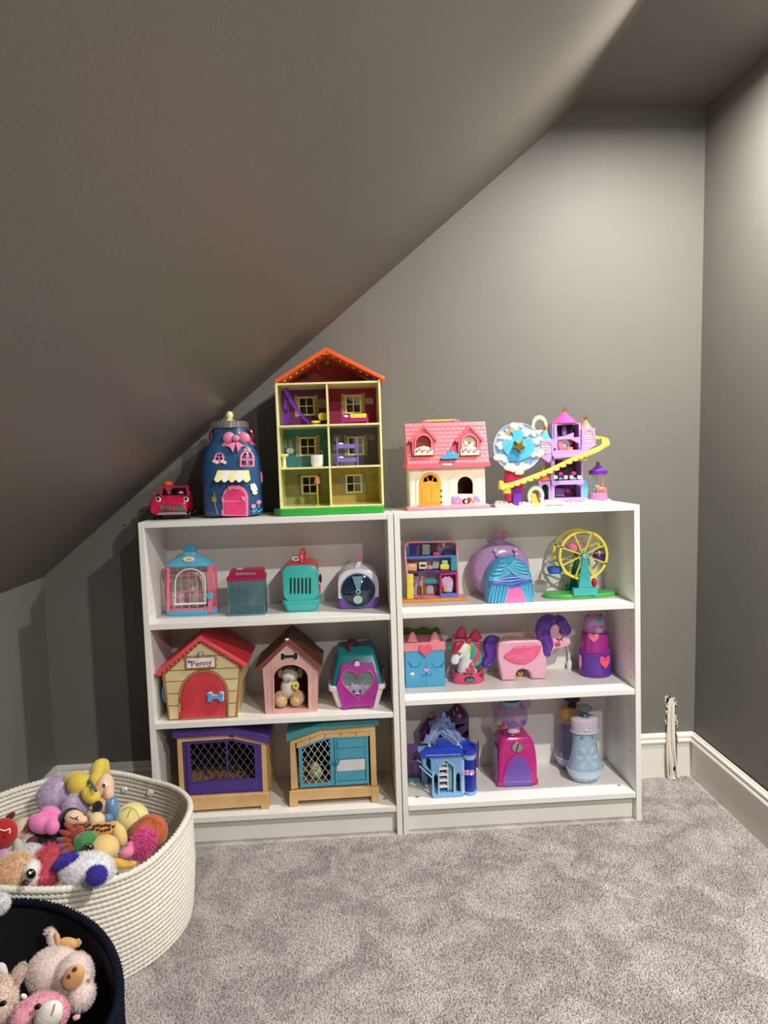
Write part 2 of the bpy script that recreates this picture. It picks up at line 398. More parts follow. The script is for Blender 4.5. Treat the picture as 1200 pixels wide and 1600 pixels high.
bookcase(0, (.7353, .413, .0964), 'white left bookcase with pet carriers and wooden hutches on its shelves')
bookcase(.8026, (.7369, .4492, .0964), 'white right bookcase holding the ferris wheel, unicorn toys and gumball machine')
Z1L, Z2L, ZB, Z1R, Z2R, ZT = .7353, .413, .0964, .7369, .4492, 1.06

# ================================================================== toys on top of the bookcases
def PM(name, col, **k): return mat(name, col, k.pop('rough', .34), coat=.2, **k)
C_pink = PM('pink_plastic', '#F08BB0'); C_hot = PM('hot_pink_plastic', '#E8407F'); C_mag = PM('magenta_plastic', '#B01F7A')
C_blue = PM('denim_blue_plastic', '#2C5684', var=.10, vs=60); C_sky = PM('sky_blue_plastic', '#4FB3DC'); C_yel = PM('yellow_plastic', '#F3DE4C')
C_pale = PM('pale_yellow_plastic', '#F6F0AC'); C_org = PM('orange_plastic', '#F2642A'); C_grn = PM('green_plastic', '#2FA43C')
C_pur = PM('purple_plastic', '#6B2FA8'); C_lil = PM('lilac_plastic', '#B48BD8'); C_red = PM('red_plastic', '#CF2A35'); C_blk = PM('black_plastic', '#0C0C0E')
C_wht = PM('white_plastic', '#F2F0EC'); C_crm = PM('cream_plastic', '#F1EBCB'); C_sil = mat('silver_plastic', '#C9C9C6', .22, metal=.8)
C_gold = mat('gold_plastic', '#C79A3A', .25, metal=.9); C_teal = PM('teal_plastic', '#35BDBF'); C_drk = mat('toy_interior_dark', '#1C1512', .8)
C_crim = PM('crimson_plastic', '#C21E4A', rough=.22); C_tan = PM('skin_tone_plastic', '#F0C9A0'); C_gry = PM('grey_plastic', '#8E8F92')

# ---- red toy car
def toy_car():
    Y = .07; f = Pl(Y); zb = ZT; x0, x1 = f.x(241), f.x(300); xc = (x0 + x1)/2; w2 = (x1 - x0)/2
    t = thing('toy_car', 'crimson open-top toy car with headlight eyes and a chrome mesh grille', 'toy car', (xc, Y + .07, ZT))
    zz = lambda py: f.z(py, 270) + .0; zh = zz(774); L = .15
    mb = MB(); R = []
    for y, s, zt, zl in ((Y, .90, zz(786), zz(802)), (Y + .006, .97, zz(782), zz(803)), (Y + .03, 1, zz(777), zz(803)), (Y + .052, 1, zz(775), zz(803)), (Y + L - .02, 1, zz(774), zz(803)), (Y + L, .9, zz(777), zz(800))):
        R.append(rry(xc - w2*s, xc + w2*s, zl, zt, y, min(.012, (zt - zl)*.45)))
    mb.rings(R); part('body', mb, C_crim, t)
    g = Pl(Y + .058)
    fr = MB().plate([g.L([(249, 778), (253, 760), (295, 759), (297, 778)]), g.L([(252, 777), (256, 763), (291, 762), (293, 777)])], Y + .052, Y + .058, .001); part('windshield_frame', fr, C_crim, t)
    part('interior', MB().box(xc - w2*.84, xc + w2*.84, Y + .06, Y + L - .014, zz(775), zz(773)), C_blk, t)
    part('seat_back', MB().rings([rr3(xc - w2*.8, xc + w2*.8, Y + L - .04, Y + L - .02, z, .008) for z in (zz(775), zz(763))]), C_blk, t, bevel=.002)
    for px in (246.5, 290):
        e = MB().ell((*f.p(px, 781)[:1], Y + .006, f.p(px, 781)[1]), (.0085, .005, .0085)); h = part('headlight', e, C_wht, t)
        part('pupil', MB().ell((f.p(px + .6, 780)[0], Y + .0022, f.p(px + .6, 780)[1]), (.005, .003, .006)), C_blk, h)
    gl = [(249, 791), (254, 789.5), (284, 789), (288, 793), (290, 798), (252, 799)]
    g1 = part('grille', MB().plate([f.L(gl)], Y - .002, Y + .002, .0006), C_drk, t)
    lt = MB()
    for i in range(11):
        a = 250 + i*3.6
        lt.tube([(*f.p(a, 798.5)[:1], Y - .0035, f.p(a, 798.5)[1]), (f.p(a + 5, 790)[0], Y - .0035, f.p(a + 5, 790)[1])], .0007, 4)
        lt.tube([(*f.p(a, 790)[:1], Y - .0035, f.p(a, 790)[1]), (f.p(a + 5, 798.5)[0], Y - .0035, f.p(a + 5, 798.5)[1])], .0007, 4)
    part('grille_mesh', lt, C_gry, g1)
    part('mouth_emblem', MB().plate([f.L([(259, 793), (266, 796), (275, 792.5), (270, 798), (265, 798)])], Y - .006, Y - .004), C_red, t)
    part('bumper', MB().plate([f.L([(244, 805), (250, 801), (289, 800), (293, 804)])], Y - .006, Y + .004, .001), C_gry, t)
    part('number_marking', MB().text('5', f.x(268), zz(778.5), .015, Y + .012, Y + .016, shear=.3, wscale=1.6).bend(lambda x, z: (z - zz(784))*2.6), C_pink, t)
    for y in (Y + .03, Y + .12):
        for sx in (-1, 1):
            xx = xc + sx*(w2 - .004); wl = part('wheel', MB().lathe((xx, y, ZT + .017), [(.006, -.007), (.017, -.006), (.017, .006), (.006, .007)], 24, axis='x'), C_blk, t)
            part('hub', MB().lathe((xx, y, ZT + .017), [(.008, -.008), (.008, .008)], 14, axis='x'), C_sil, wl)
    for sx in (-1, 1): part('mirror', MB().ell((xc + sx*(w2 - .002), Y + .055, zz(772)), (.006, .004, .004)), C_crim, t)
    # two riders
    fx, fz = f.x(264), zz(775)
    fg = thing('toy_figure', 'small doll driver with puffy orange hair in the red car', 'figurine', (fx, Y + .078, fz))
    part('torso', MB().lathe((fx, Y + .078, fz - .0), [(.006, 0), (.009, .004), (.008, .014), (.004, .018)], 14), C_red, fg)
    part('head', MB().ell((fx, Y + .076, zz(763.5)), (.0135, .011, .011)), C_tan, fg)
    part('hair', MB().ell((fx, Y + .079, zz(757.5)), (.0165, .013, .0115)), C_org, fg); part('hair_band', MB().ell((fx, Y + .075, zz(760)), (.0155, .0125, .0025)), C_red, fg)
    fx = f.x(284); fg = thing('toy_figure', 'small doll passenger with purple hair low in the red car', 'figurine', (fx, Y + .078, fz))
    part('torso', MB().lathe((fx, Y + .078, fz), [(.006, 0), (.008, .004), (.006, .008)], 14), C_pur, fg)
    part('hair', MB().ell((fx, Y + .08, zz(771.5)), (.012, .010, .009)), C_pur, fg); part('head', MB().ell((fx, Y + .0745, zz(772.5)), (.009, .006, .007)), C_tan, fg)
toy_car()

# ---- blue baby-bottle doll house
def bottle_house():
    Y = .07; f = Pl(Y + .02); D = .14; xa, xb = f.x(323), f.x(415); xc = (xa + xb)/2; w2 = (xb - xa)/2; yc = Y + D/2
    t = thing('bottle_playhouse', 'blue bottle-shaped playhouse with pink bow, pink door and striped awning', 'toy house', (xc, yc, ZT))
    z = lambda py: f.z(py, 370); R = []
    for py, s, d in ((806, .92, .93), (803, .985, .98), (797, 1, 1), (735, 1, 1), (715, .97, .97), (705, .9, .93), (697, .8, .86), (690, .68, .76), (684, .60, .68), (664, .58, .66)):
        a, b = w2*s, D/2*d; zz = max(z(py), ZT); R.append([(xc + a*math.copysign(abs(math.cos(u))**.62, math.cos(u)), yc + b*math.copysign(abs(math.sin(u))**.62, math.sin(u)), zz) for u in [2*PI*i/48 for i in range(48)]])
    part('body', MB().rings(R), C_blue, t)
    def yf(x, zz):   # front skin depth at x
        T = ((806, .92, .93), (803, .985, .98), (797, 1, 1), (735, 1, 1), (715, .97, .97), (705, .9, .93), (697, .8, .86), (690, .68, .76), (684, .60, .68), (664, .58, .66))
        k = 0
        while k < 8 and zz > z(T[k + 1][0]): k += 1
        u0, u1 = z(T[k][0]), z(T[k + 1][0]); q = min(1, max(0, (zz - u0)/(u1 - u0))); s = T[k][1] + (T[k+1][1] - T[k][1])*q; d = T[k][2] + (T[k+1][2] - T[k][2])*q
        u = min(.98, abs(x - xc)/(w2*s)); return yc - D/2*d*(max(0, 1 - u**(2/.62)))**(.31) - .0012
    lid = MB().lathe((xc, yc, z(668)), [(w2*.6, 0), (w2*.62, .002), (w2*.62, .019), (w2*.58, .022), (.001, .022)], 40, sy=1); lo = part('lid', lid, C_sil, t)
    rb = MB()
    for i in range(30):
        a = 2*PI*i/30; rb.tube([(xc + w2*.62*math.cos(a), yc + w2*.62*math.sin(a), z(668) + .002), (xc + w2*.62*math.cos(a), yc + w2*.62*math.sin(a), z(668) + .019)], .0014, 5)
    part('lid_ribs', rb, C_sil, lo)
    part('teat', MB().lathe((xc, yc, z(668) + .022), [(.019, 0), (.016, .003), (.010, .008), (.0125, .015), (.013, .022), (.010, .030), (.004, .034), (.0005, .034)], 24), C_pale, t)
    def pl(name, loops, m, th=.004, bev=.001, par=t, off=0, **k):
        lp = [f.L(l) for l in loops]; return part(name, MB().plate(lp, -th - off, .002 - off, bev, bend=yf), m, par, **k)
    # collar, bow
    part('collar', MB().lathe((xc, yc, z(697)), [(w2*.83, 0), (w2*.86, .002), (w2*.72, .018), (w2*.70, .026), (w2*.6, .028)], 36, sy=(D/2)/w2*1.02), C_pink, t)
    for s in (-1, 1):
        e = MB(); c = f.p(369 + s*12, 684); e.ell((c[0], yf(*c) - .006, c[1]), (.0205, .011, .0175), Matrix.Rotation(s*.55, 3, 'Y')); part('bow_loop', e, C_pink, t)
        pl('bow_tail', [[(369 + s*2, 690), (369 + s*15, 698), (369 + s*9, 699), (369 + s*4, 707), (369, 694)]], C_pink, .009, .002)
        hx = f.x(370 + s*29); part('side_handle', MB().tube(smoothpath([(hx - s*.006, yc, z(690)), (hx + s*.008, yc, z(686)), (hx + s*.006, yc, z(674)), (hx - s*.008, yc, z(670))], 4), .004, 8), C_crim, t)
    c = f.p(369, 685); part('bow_knot', MB().ell((c[0], yf(*c) - .013, c[1]), (.013, .008, .011)), C_pink, t)
    # windows
    w1 = pl('round_window', [circ(344, 716, 8, 8.5), circ(342.5, 711.8, 2.3, n=10), circ(346.2, 711.8, 2.3, n=10), circ(341, 717, 2.3, n=10), circ(347, 717, 2.3, n=10)], C_pink)
    pl('dark_pane', [circ(344, 716, 6.5)], C_drk, .001, 0, w1)
    w1 = pl('arched_window', [arch(376, 398, 705, 730), [(379, 717), (386, 717), (386, 707), (382, 709)], [(389, 717), (395, 717), (393, 709), (389, 707)], rect(379, 720, 386, 727), rect(389, 720, 395, 727)], C_pink)
    pl('dark_pane', [arch(377.5, 396.5, 706.5, 728)], C_drk, .001, 0, w1); pl('window_bow', [[(383, 700), (387, 703), (392, 700), (391, 706), (387, 704), (382, 706)]], C_pink, .007, .001, w1)
    for cx, cy in ((336, 721), (340.5, 723), (349, 721), (353, 723)):
        fl = pl('flower', [[(cx + 3.2*(1 if i % 2 else .6)*math.cos(i*PI/7), cy + 3.2*(1 if i % 2 else .6)*math.sin(i*PI/7)) for i in range(14)]], C_wht, .006, .0005)
    # awning: five scalloped strips
    for i in range(5):
        a, b = 337.5 + i*11.2, 348.7 + i*11.2; ta, tb = 342 + i*9.6, 351.6 + i*9.6
        lp = [(ta, 735), (tb, 735)] + [(b - (b - a)*k/6, 749 + 4.5*math.sin(PI*k/6)) for k in range(7)]
        q = f.L(lp); part('awning_strip', MB().plate([q], -.006, 0, .0015, bend=lambda x, zz: yf(x, zz) - (z(734) - zz)*.55), C_pale if i % 2 == 0 else C_wht, t)
    # door
    d = pl('door', [arch(349.5, 389, 758, 806)], C_pink, .005, .001)
    pl('door_panel', [arch(352.5, 386, 762, 781)], C_hot, .0062, .0005, d); pl('door_panel', [rect(352.5, 784, 386, 803)], C_hot, .0062, .0005, d)
    pl('door_bow', [[(358, 759), (366, 761), (375, 758), (375, 766), (366, 763.5), (359, 767)]], C_pink, .011, .001, d); pl('door_knob', [heart(383, 779, 8, 7)], C_pink, .011, .001, d)
    for cy in (780, 800): pl('hinge', [rect(348.5, cy - 4, 350.5, cy + 4)], C_pink, .009, .0005, d)
    # relief ornaments
    m = MB().tube([(*f.p(336, 768)[:1], yf(*f.p(336, 768)) - .002, f.p(336, 768)[1]), (f.p(338, 790)[0], yf(*f.p(338, 790)) - .002, f.p(338, 790)[1]), (f.p(342, 804)[0], yf(*f.p(342, 804)) - .002, f.p(342, 804)[1])], .0018, 6)
    lampm = PM('antique_gold', '#A59A52'); part('lamp_post', m, lampm, t); pl('lantern', [[(332, 776), (339, 776), (340, 784), (333, 784)]], lampm, .005, .0008)
    pl('dog_relief', [[(392, 757), (398, 755), (401, 760), (403, 766), (396, 769), (393, 764)]], C_wht, .005, .0008); pl('honey_pot', [circ(399, 770, 3.5, 2.8)], C_pale, .005, .0005)
    for cx, cy in ((397, 791), (404.5, 785)):
        pl('blossom', [circ(cx, cy, 3.4)], C_pink, .004, .0008); pl('stem', [rect(cx - .7, cy + 3, cx + .7, 803)], C_sky, .0022, .0002); pl('leaf', [[(cx, 799), (cx + 5, 794), (cx + 4, 798), (cx, 801), (cx - 4, 797)]], C_sky, .0022, .0002)
    c = (f.x(415), yc - .01, z(748)); part('side_latch', MB().ell(c, (.005, .008, .020)), C_pink, t)
bottle_house()

# ---- tall six-room dolls' house
def tall_house():
    Y = .080; Yb = .255; f = Pl(Y); g = Pl(Yb); z = lambda py, px=515: f.z(py, px)
    xl, xr, xm = f.x(437, 700), f.x(594, 700), f.x(514, 700); zt = z(597); zb = ZT + .022
    t = thing('dolls_house', 'tall pale yellow dolls house with orange roof, six coloured rooms and green base', 'toy house', ((xl + xr)/2, .11, ZT))
    lp = [f.L([(426, 798)])[0][0], f.x(599, 798)]
    oval = []
    for px, yy in ((428, Y - .0), (440, Y - .035), (490, Y - .042), (520, Y - .03), (560, Y - .034), (598, Y - .034)): oval.append((f.x(px, 797), yy + .0))
    oval += [(f.x(600, 797), Y - .02), (f.x(600, 797), Yb + .02), (f.x(440, 797), Yb + .02), (f.x(427, 797), Y + .03)]
    part('base', MB().rings([[(x, y, zz) for x, y in oval] for zz in (ZT, ZT + .022)]), C_grn, t, bevel=.002)
    th = .007
    for x in (xl - th, xr): part('side_wall', MB().box(x, x + th, Y, Yb, zb, zt + .004), C_pale, t, bevel=.0008)
    part('divider', MB().box(xm - .003, xm + .003, Y + .002, Yb, zb, zt), C_pale, t, bevel=.0006)
    rows = [z(663), z(729)]
    for zz in (zb, rows[1], rows[0], zt):
        part('floor_slab', MB().box(xl, xr, Y, Yb, zz - .006 if zz > zb else zz, zz if zz > zb else zz + .004), C_pale, t, bevel=.0006)
    cols = {(0, 0): '#7C2A78', (0, 1): '#9C1F56', (1, 0): '#3F8C93', (1, 1): '#77718C', (2, 0): '#96A05A', (2, 1): '#BBA24E'}
    zr = [(rows[0], zt - .006), (rows[1], rows[0] - .006), (zb + .004, rows[1] - .006)]; curt = ['#C9823C', '#C9823C', '#C08A50', '#8E8496', '#5C3B5C', '#8FA08A']
    winc = [(479, 635), (552, 632), (481, 698), (556, 697), (484, 758), (553, 756)]
    for r in range(3):
        for c in range(2):
            a, b = (xl, xm - .003) if c == 0 else (xm + .003, xr); za, zc = zr[r]; wx, wy = winc[r*2 + c]; g2 = Pl(Yb - .003)
            wq = g2.p(wx, wy); hw, hh = .026, .030
            hole = [(wq[0] - hw, wq[1] - hh), (wq[0] + hw, wq[1] - hh), (wq[0] + hw, wq[1] + hh), (wq[0] - hw, wq[1] + hh)]
            m = mat('room_wall_%d%d' % (r, c), cols[(r, c)], .6, var=.06)
            wo = part('room_back_wall', MB().plate([[(a, za), (b, za), (b, zc), (a, zc)], hole], Yb - .003, Yb), m, t)
            fr = MB(); t2 = .0032
            q = lambda x0, x1, z0, z1: [(x0, z0), (x1, z0), (x1, z1), (x0, z1)]
            ho = [q(wq[0] - hw + t2*k + (hw - t2*.5)*i, wq[0] - hw + t2*.5 + (hw - t2*.5)*(i + 1) - (t2*.5 if i == 0 else t2*.5), wq[1] - hh + t2*k + (hh - t2*.5)*j, wq[1] - hh + t2*.5 + (hh - t2*.5)*(j + 1) - t2*.5) for i in (0, 1) for j in (0, 1) for k in (1,)]
            fr.plate([q(wq[0] - hw - .003, wq[0] + hw + .003, wq[1] - hh - .003, wq[1] + hh + .003)] + ho, Yb - .008, Yb - .002, .0005); part('window_frame', fr, C_pale, t)
            cm = mat('curtain_print_%d' % (r*2 + c), curt[r*2 + c], .7, vs=260, col2='#D8C7A6' if r < 2 else '#A79DB0')
            for s in (-1, 1): part('curtain', MB().box(wq[0] + s*(hw + .009) - .006, wq[0] + s*(hw + .009) + .006, Yb - .0055, Yb - .0032, wq[1] - hh - .006, wq[1] + hh + .008), cm, t)
    pic = mat('print_paper', '#B9A98C', .7, vs=180, col2='#8C8A86'); w_ = mat('print_white', '#BFC4BC', .7, vs=200, col2='#8D9C9C')
    g3 = Pl(Yb - .0035)
    for px, py, hw, hh, m in ((503, 631, 6, 7, pic), (577, 627, 6, 5, w_), (446, 694, 3, 7, w_), (454, 694, 3, 7, w_), (526, 686, 6, 5, w_), (525, 700, 5, 4, w_), (580, 684, 5, 4, pic), (457, 759, 6, 5, pic), (529, 753, 6, 5, pic)):
        part('wall_picture', MB().plate([g3.L(rect(px - hw, py - hh, px + hw, py + hh))], Yb - .0048, Yb - .003), m, t)
    for px, py in ((449, 628), (583, 748)):
        ck = part('wall_clock', MB().plate([g3.L(circ(px, py, 4.5))], Yb - .006, Yb - .003, .0005), C_gry, t); part('clock_face', MB().plate([g3.L(circ(px, py, 3.3))], Yb - .0066, Yb - .006), w_, ck)
        part('clock_hands', MB().plate([g3.L([(px - .4, py - 2.6), (px + .4, py - 2.6), (px + .4, py), (px + 2, py + .5), (px, py + .8)])], Yb - .0072, Yb - .0066), C_blk, ck)
    # gable: brick panel and the orange roof
    xa, xb = f.x(431, 596), f.x(599, 590); pk = f.p(509, 543); za = zt + .004; zA = z(592)
    brick = bpy.data.materials.new('brick_print'); brick.use_nodes = True; nt = brick.node_tree; bt = nt.nodes.new('ShaderNodeTexBrick'); tc = nt.nodes.new('ShaderNodeTexCoord'); mp = nt.nodes.new('ShaderNodeMapping')
    mp.inputs['Rotation'].default_value = (PI/2, 0, 0); nt.links.new(tc.outputs['Object'], mp.inputs[0]); nt.links.new(mp.outputs[0], bt.inputs[0])
    bt.inputs['Scale'].default_value = 26; bt.inputs['Color1'].default_value = lin('#7C1F1C'); bt.inputs['Color2'].default_value = lin('#93302A'); bt.inputs['Mortar'].default_value = lin('#B06A58'); bt.inputs['Mortar Size'].default_value = .018
    nt.links.new(bt.outputs[0], nt.nodes['Principled BSDF'].inputs['Base Color']); nt.nodes['Principled BSDF'].inputs['Roughness'].default_value = .6
    gb = part('gable_panel', MB().prism([(xl, za), (xr, za), ((xl + xr)/2, pk[1] - .01)], Yb - .012, Yb - .006), brick, t)
    th = .012
    for s, xe in ((-1, xa), (1, xb)):
        ze = z(592); a = [(pk[0], pk[1]), (xe + s*.004, ze), (xe + s*.004, ze - .012), (pk[0], pk[1] - th - .003)]
        r = part('roof_slab', MB().prism(a, Y - .006, Yb + .012), C_org, t, bevel=.0015)
        st = MB()
        for i in range(7):
            u = .12 + i*.12; st.box(0, 0, 0, 0, 0, 0) if False else None
            x, zz = pk[0] + (xe - pk[0])*u, pk[1] + (ze - pk[1])*u - .016; st.ell((x, Y + .03, zz), (.004, .02, .002), Matrix.Rotation(math.atan2(ze - pk[1], (xe - pk[0]))*-1, 3, 'Y'), 8, 6)
        part('roof_pegs', st, C_pale, r)
    gg = Pl(Y); part('roof_gusset', MB().plate([gg.L([(509, 545), (494, 555), (526, 554)])], Y - .004, Y + .004, .001), C_org, t)
    g4 = Pl(Yb - .0125)
    part('attic_lamp', MB().plate([g4.L(circ(511, 567, 3.5))], Yb - .016, Yb - .0122, .0005), pic, t)
    part('attic_lamp', MB().plate([g4.L(rect(495, 570, 501, 579))], Yb - .016, Yb - .0122, .0005), C_red, t)
    part('attic_train', MB().plate([g4.L(rect(469, 586, 482, 593))], Yb - .016, Yb - .0122, .0005), C_blk, t)
    part('attic_table', MB().plate([g4.L(rect(470, 579, 492, 585))], Yb - .016, Yb - .0122, .0005), PM('brown_print', '#7A3A2C'), t)
    # furniture: loose pieces standing in the rooms
    f5 = Pl(Y + .03); rz = [rows[0], rows[1], zb + .004]
    P5 = lambda px, py: (f5.p(px, py)[0], Y + .03, f5.p(px, py)[1])
    s = thing('toy_slide', 'purple toy slide leaning in the upper left room of the dolls house', 'toy slide', (f5.x(455), Y + .035, rz[0]))
    sp = smoothpath([P5(447, 612), P5(454, 625), P5(463, 641), P5(474, 654), (f5.x(484, 660), Y + .03, rz[0] + .0045)], 5)
    part('chute', MB().tube(sp, .009, 10, flat=.35), C_pur, s)
    for o in (-.009, .009): part('rail', MB().tube([(p.x + o*.5, p.y + o, p.z + .004) for p in sp], .0018, 6), C_pur, s)
    part('ladder', MB().plate([f5.L([(444, 606), (450, 606), (452, 662), (441, 662)]), f5.L(rect(445, 622, 449, 630)), f5.L(rect(444, 640, 449, 648))], Y + .04, Y + .044), C_pur, s)
    def legs(p, xs, ys_, z0, z1, r, m):
        for x in xs:
            for y in ys_: part('leg', MB().box(x - r, x + r, y - r, y + r, z0, z1), m, p)
    cx = f5.x(505); s = thing('toy_chair', 'yellow toy chair with round back beside the purple slide', 'toy chair', (cx, Y + .03, rz[0]))
    part('seat', MB().rings([rr3(cx - .015, cx + .015, Y + .015, Y + .042, zz, .008) for zz in (rz[0] + .006, rz[0] + .013)]), C_yel, s, bevel=.001); part('backrest', MB().plate([f5.L(rrect(497, 645, 512, 657, 5))], Y + .038, Y + .042, .001), C_yel, s)
    part('pedestal', MB().lathe((cx, Y + .03, rz[0]), [(.012, 0), (.012, .002), (.004, .003), (.004, .006)], 14), C_yel, s)
    a, b = f5.x(545), f5.x(584); s = thing('toy_bed', 'single toy bed in magenta with a yellow blanket', 'toy bed', ((a + b)/2, Y + .03, rz[0]))
    part('bed_frame', MB().box(a, b, Y + .01, Y + .05, rz[0] + .006, rz[0] + .018), C_mag, s, bevel=.001); part('headboard', MB().box(a - .002, a + .001, Y + .01, Y + .05, rz[0], rz[0] + .05), C_mag, s); part('footboard', MB().box(b - .001, b + .002, Y + .01, Y + .05, rz[0], rz[0] + .03), C_mag, s)
    part('blanket', MB().box(a + .026, b - .004, Y + .008, Y + .052, rz[0] + .0175, rz[0] + .031), C_yel, s, bevel=.002); part('pillow', MB().ell((a + .013, Y + .03, rz[0] + .023), (.011, .016, .006)), C_wht, s)
    legs(s, (a + .003, b - .003), (Y + .013, Y + .047), rz[0], rz[0] + .006, .002, C_mag)
    a, b = f5.x(536), f5.x(567); s = thing('toy_bunk_bed', 'lavender toy bunk bed in the middle right room of the dolls house', 'toy bed', ((a + b)/2, Y + .03, rz[1]))
    lv = PM('lavender_plastic', '#8473C4')
    for x in (a, b):
        for y in (Y + .012, Y + .048): part('post', MB().box(x - .002, x + .002, y - .002, y + .002, rz[1], f5.z(685, 550)), lv, s)
    for zz in (rz[1] + .016, f5.z(699, 550)):
        part('bunk', MB().box(a, b, Y + .012, Y + .048, zz - .004, zz + .009), lv, s, bevel=.001); part('pillow', MB().ell((a + .011, Y + .026, zz + .011), (.010, .012, .004)), C_wht, s)
    cx = f5.x(454); s = thing('toy_sink', 'pale yellow toy pedestal sink in the teal room', 'toy sink', (cx, Y + .03, rz[1]))
    part('basin', MB().lathe((cx, Y + .03, f5.z(715, 454)), [(.006, 0), (.014, .006), (.015, .011), (.011, .011), (.006, .005), (.001, .004)], 18), C_pale, s); part('pedestal', MB().lathe((cx, Y + .03, rz[1]), [(.009, 0), (.005, .003), (.0045, f5.z(715, 454) - rz[1] + .001)], 14), C_pale, s)
    part('mirror', MB().plate([f5.L(circ(453, 705, 6, 4.5))], Y + .042, Y + .044), w_, s)
    a, b = f5.x(495), f5.x(514); s = thing('toy_bathtub', 'cream and white toy bathtub beside the teal room divider', 'toy bathtub', ((a + b)/2, Y + .03, rz[1]))
    part('tub', MB().rings([rr3(a + i, b - i, Y + .008 + i, Y + .05 - i, zz, .012) for i, zz in ((.003, rz[1]), (0, rz[1] + .01), (0, f5.z(711, 505)), (.003, f5.z(711, 505)), (.004, rz[1] + .01))]), C_wht, s); part('faucet', MB().tube([(b - .003, Y + .03, f5.z(711, 505)), (b - .003, Y + .03, f5.z(705, 505)), (b - .010, Y + .03, f5.z(705, 505))], .0015, 6), C_sil, s)
    cx = f5.x(503); s = thing('toy_floor_lamp', 'toy floor lamp with orange shade in the olive room', 'toy lamp', (cx, Y + .04, rz[2]))
    part('lamp_shade', MB().lathe((cx, Y + .04, f5.z(756, 503)), [(.011, 0), (.007, .022), (.006, .022), (.010, 0)], 18), PM('apricot_plastic', '#E0875A'), s); part('pole', MB().lathe((cx, Y + .04, rz[2]), [(.009, 0), (.009, .002), (.002, .003), (.002, f5.z(756, 503) - rz[2] + .01)], 12), C_yel, s)
tall_house()

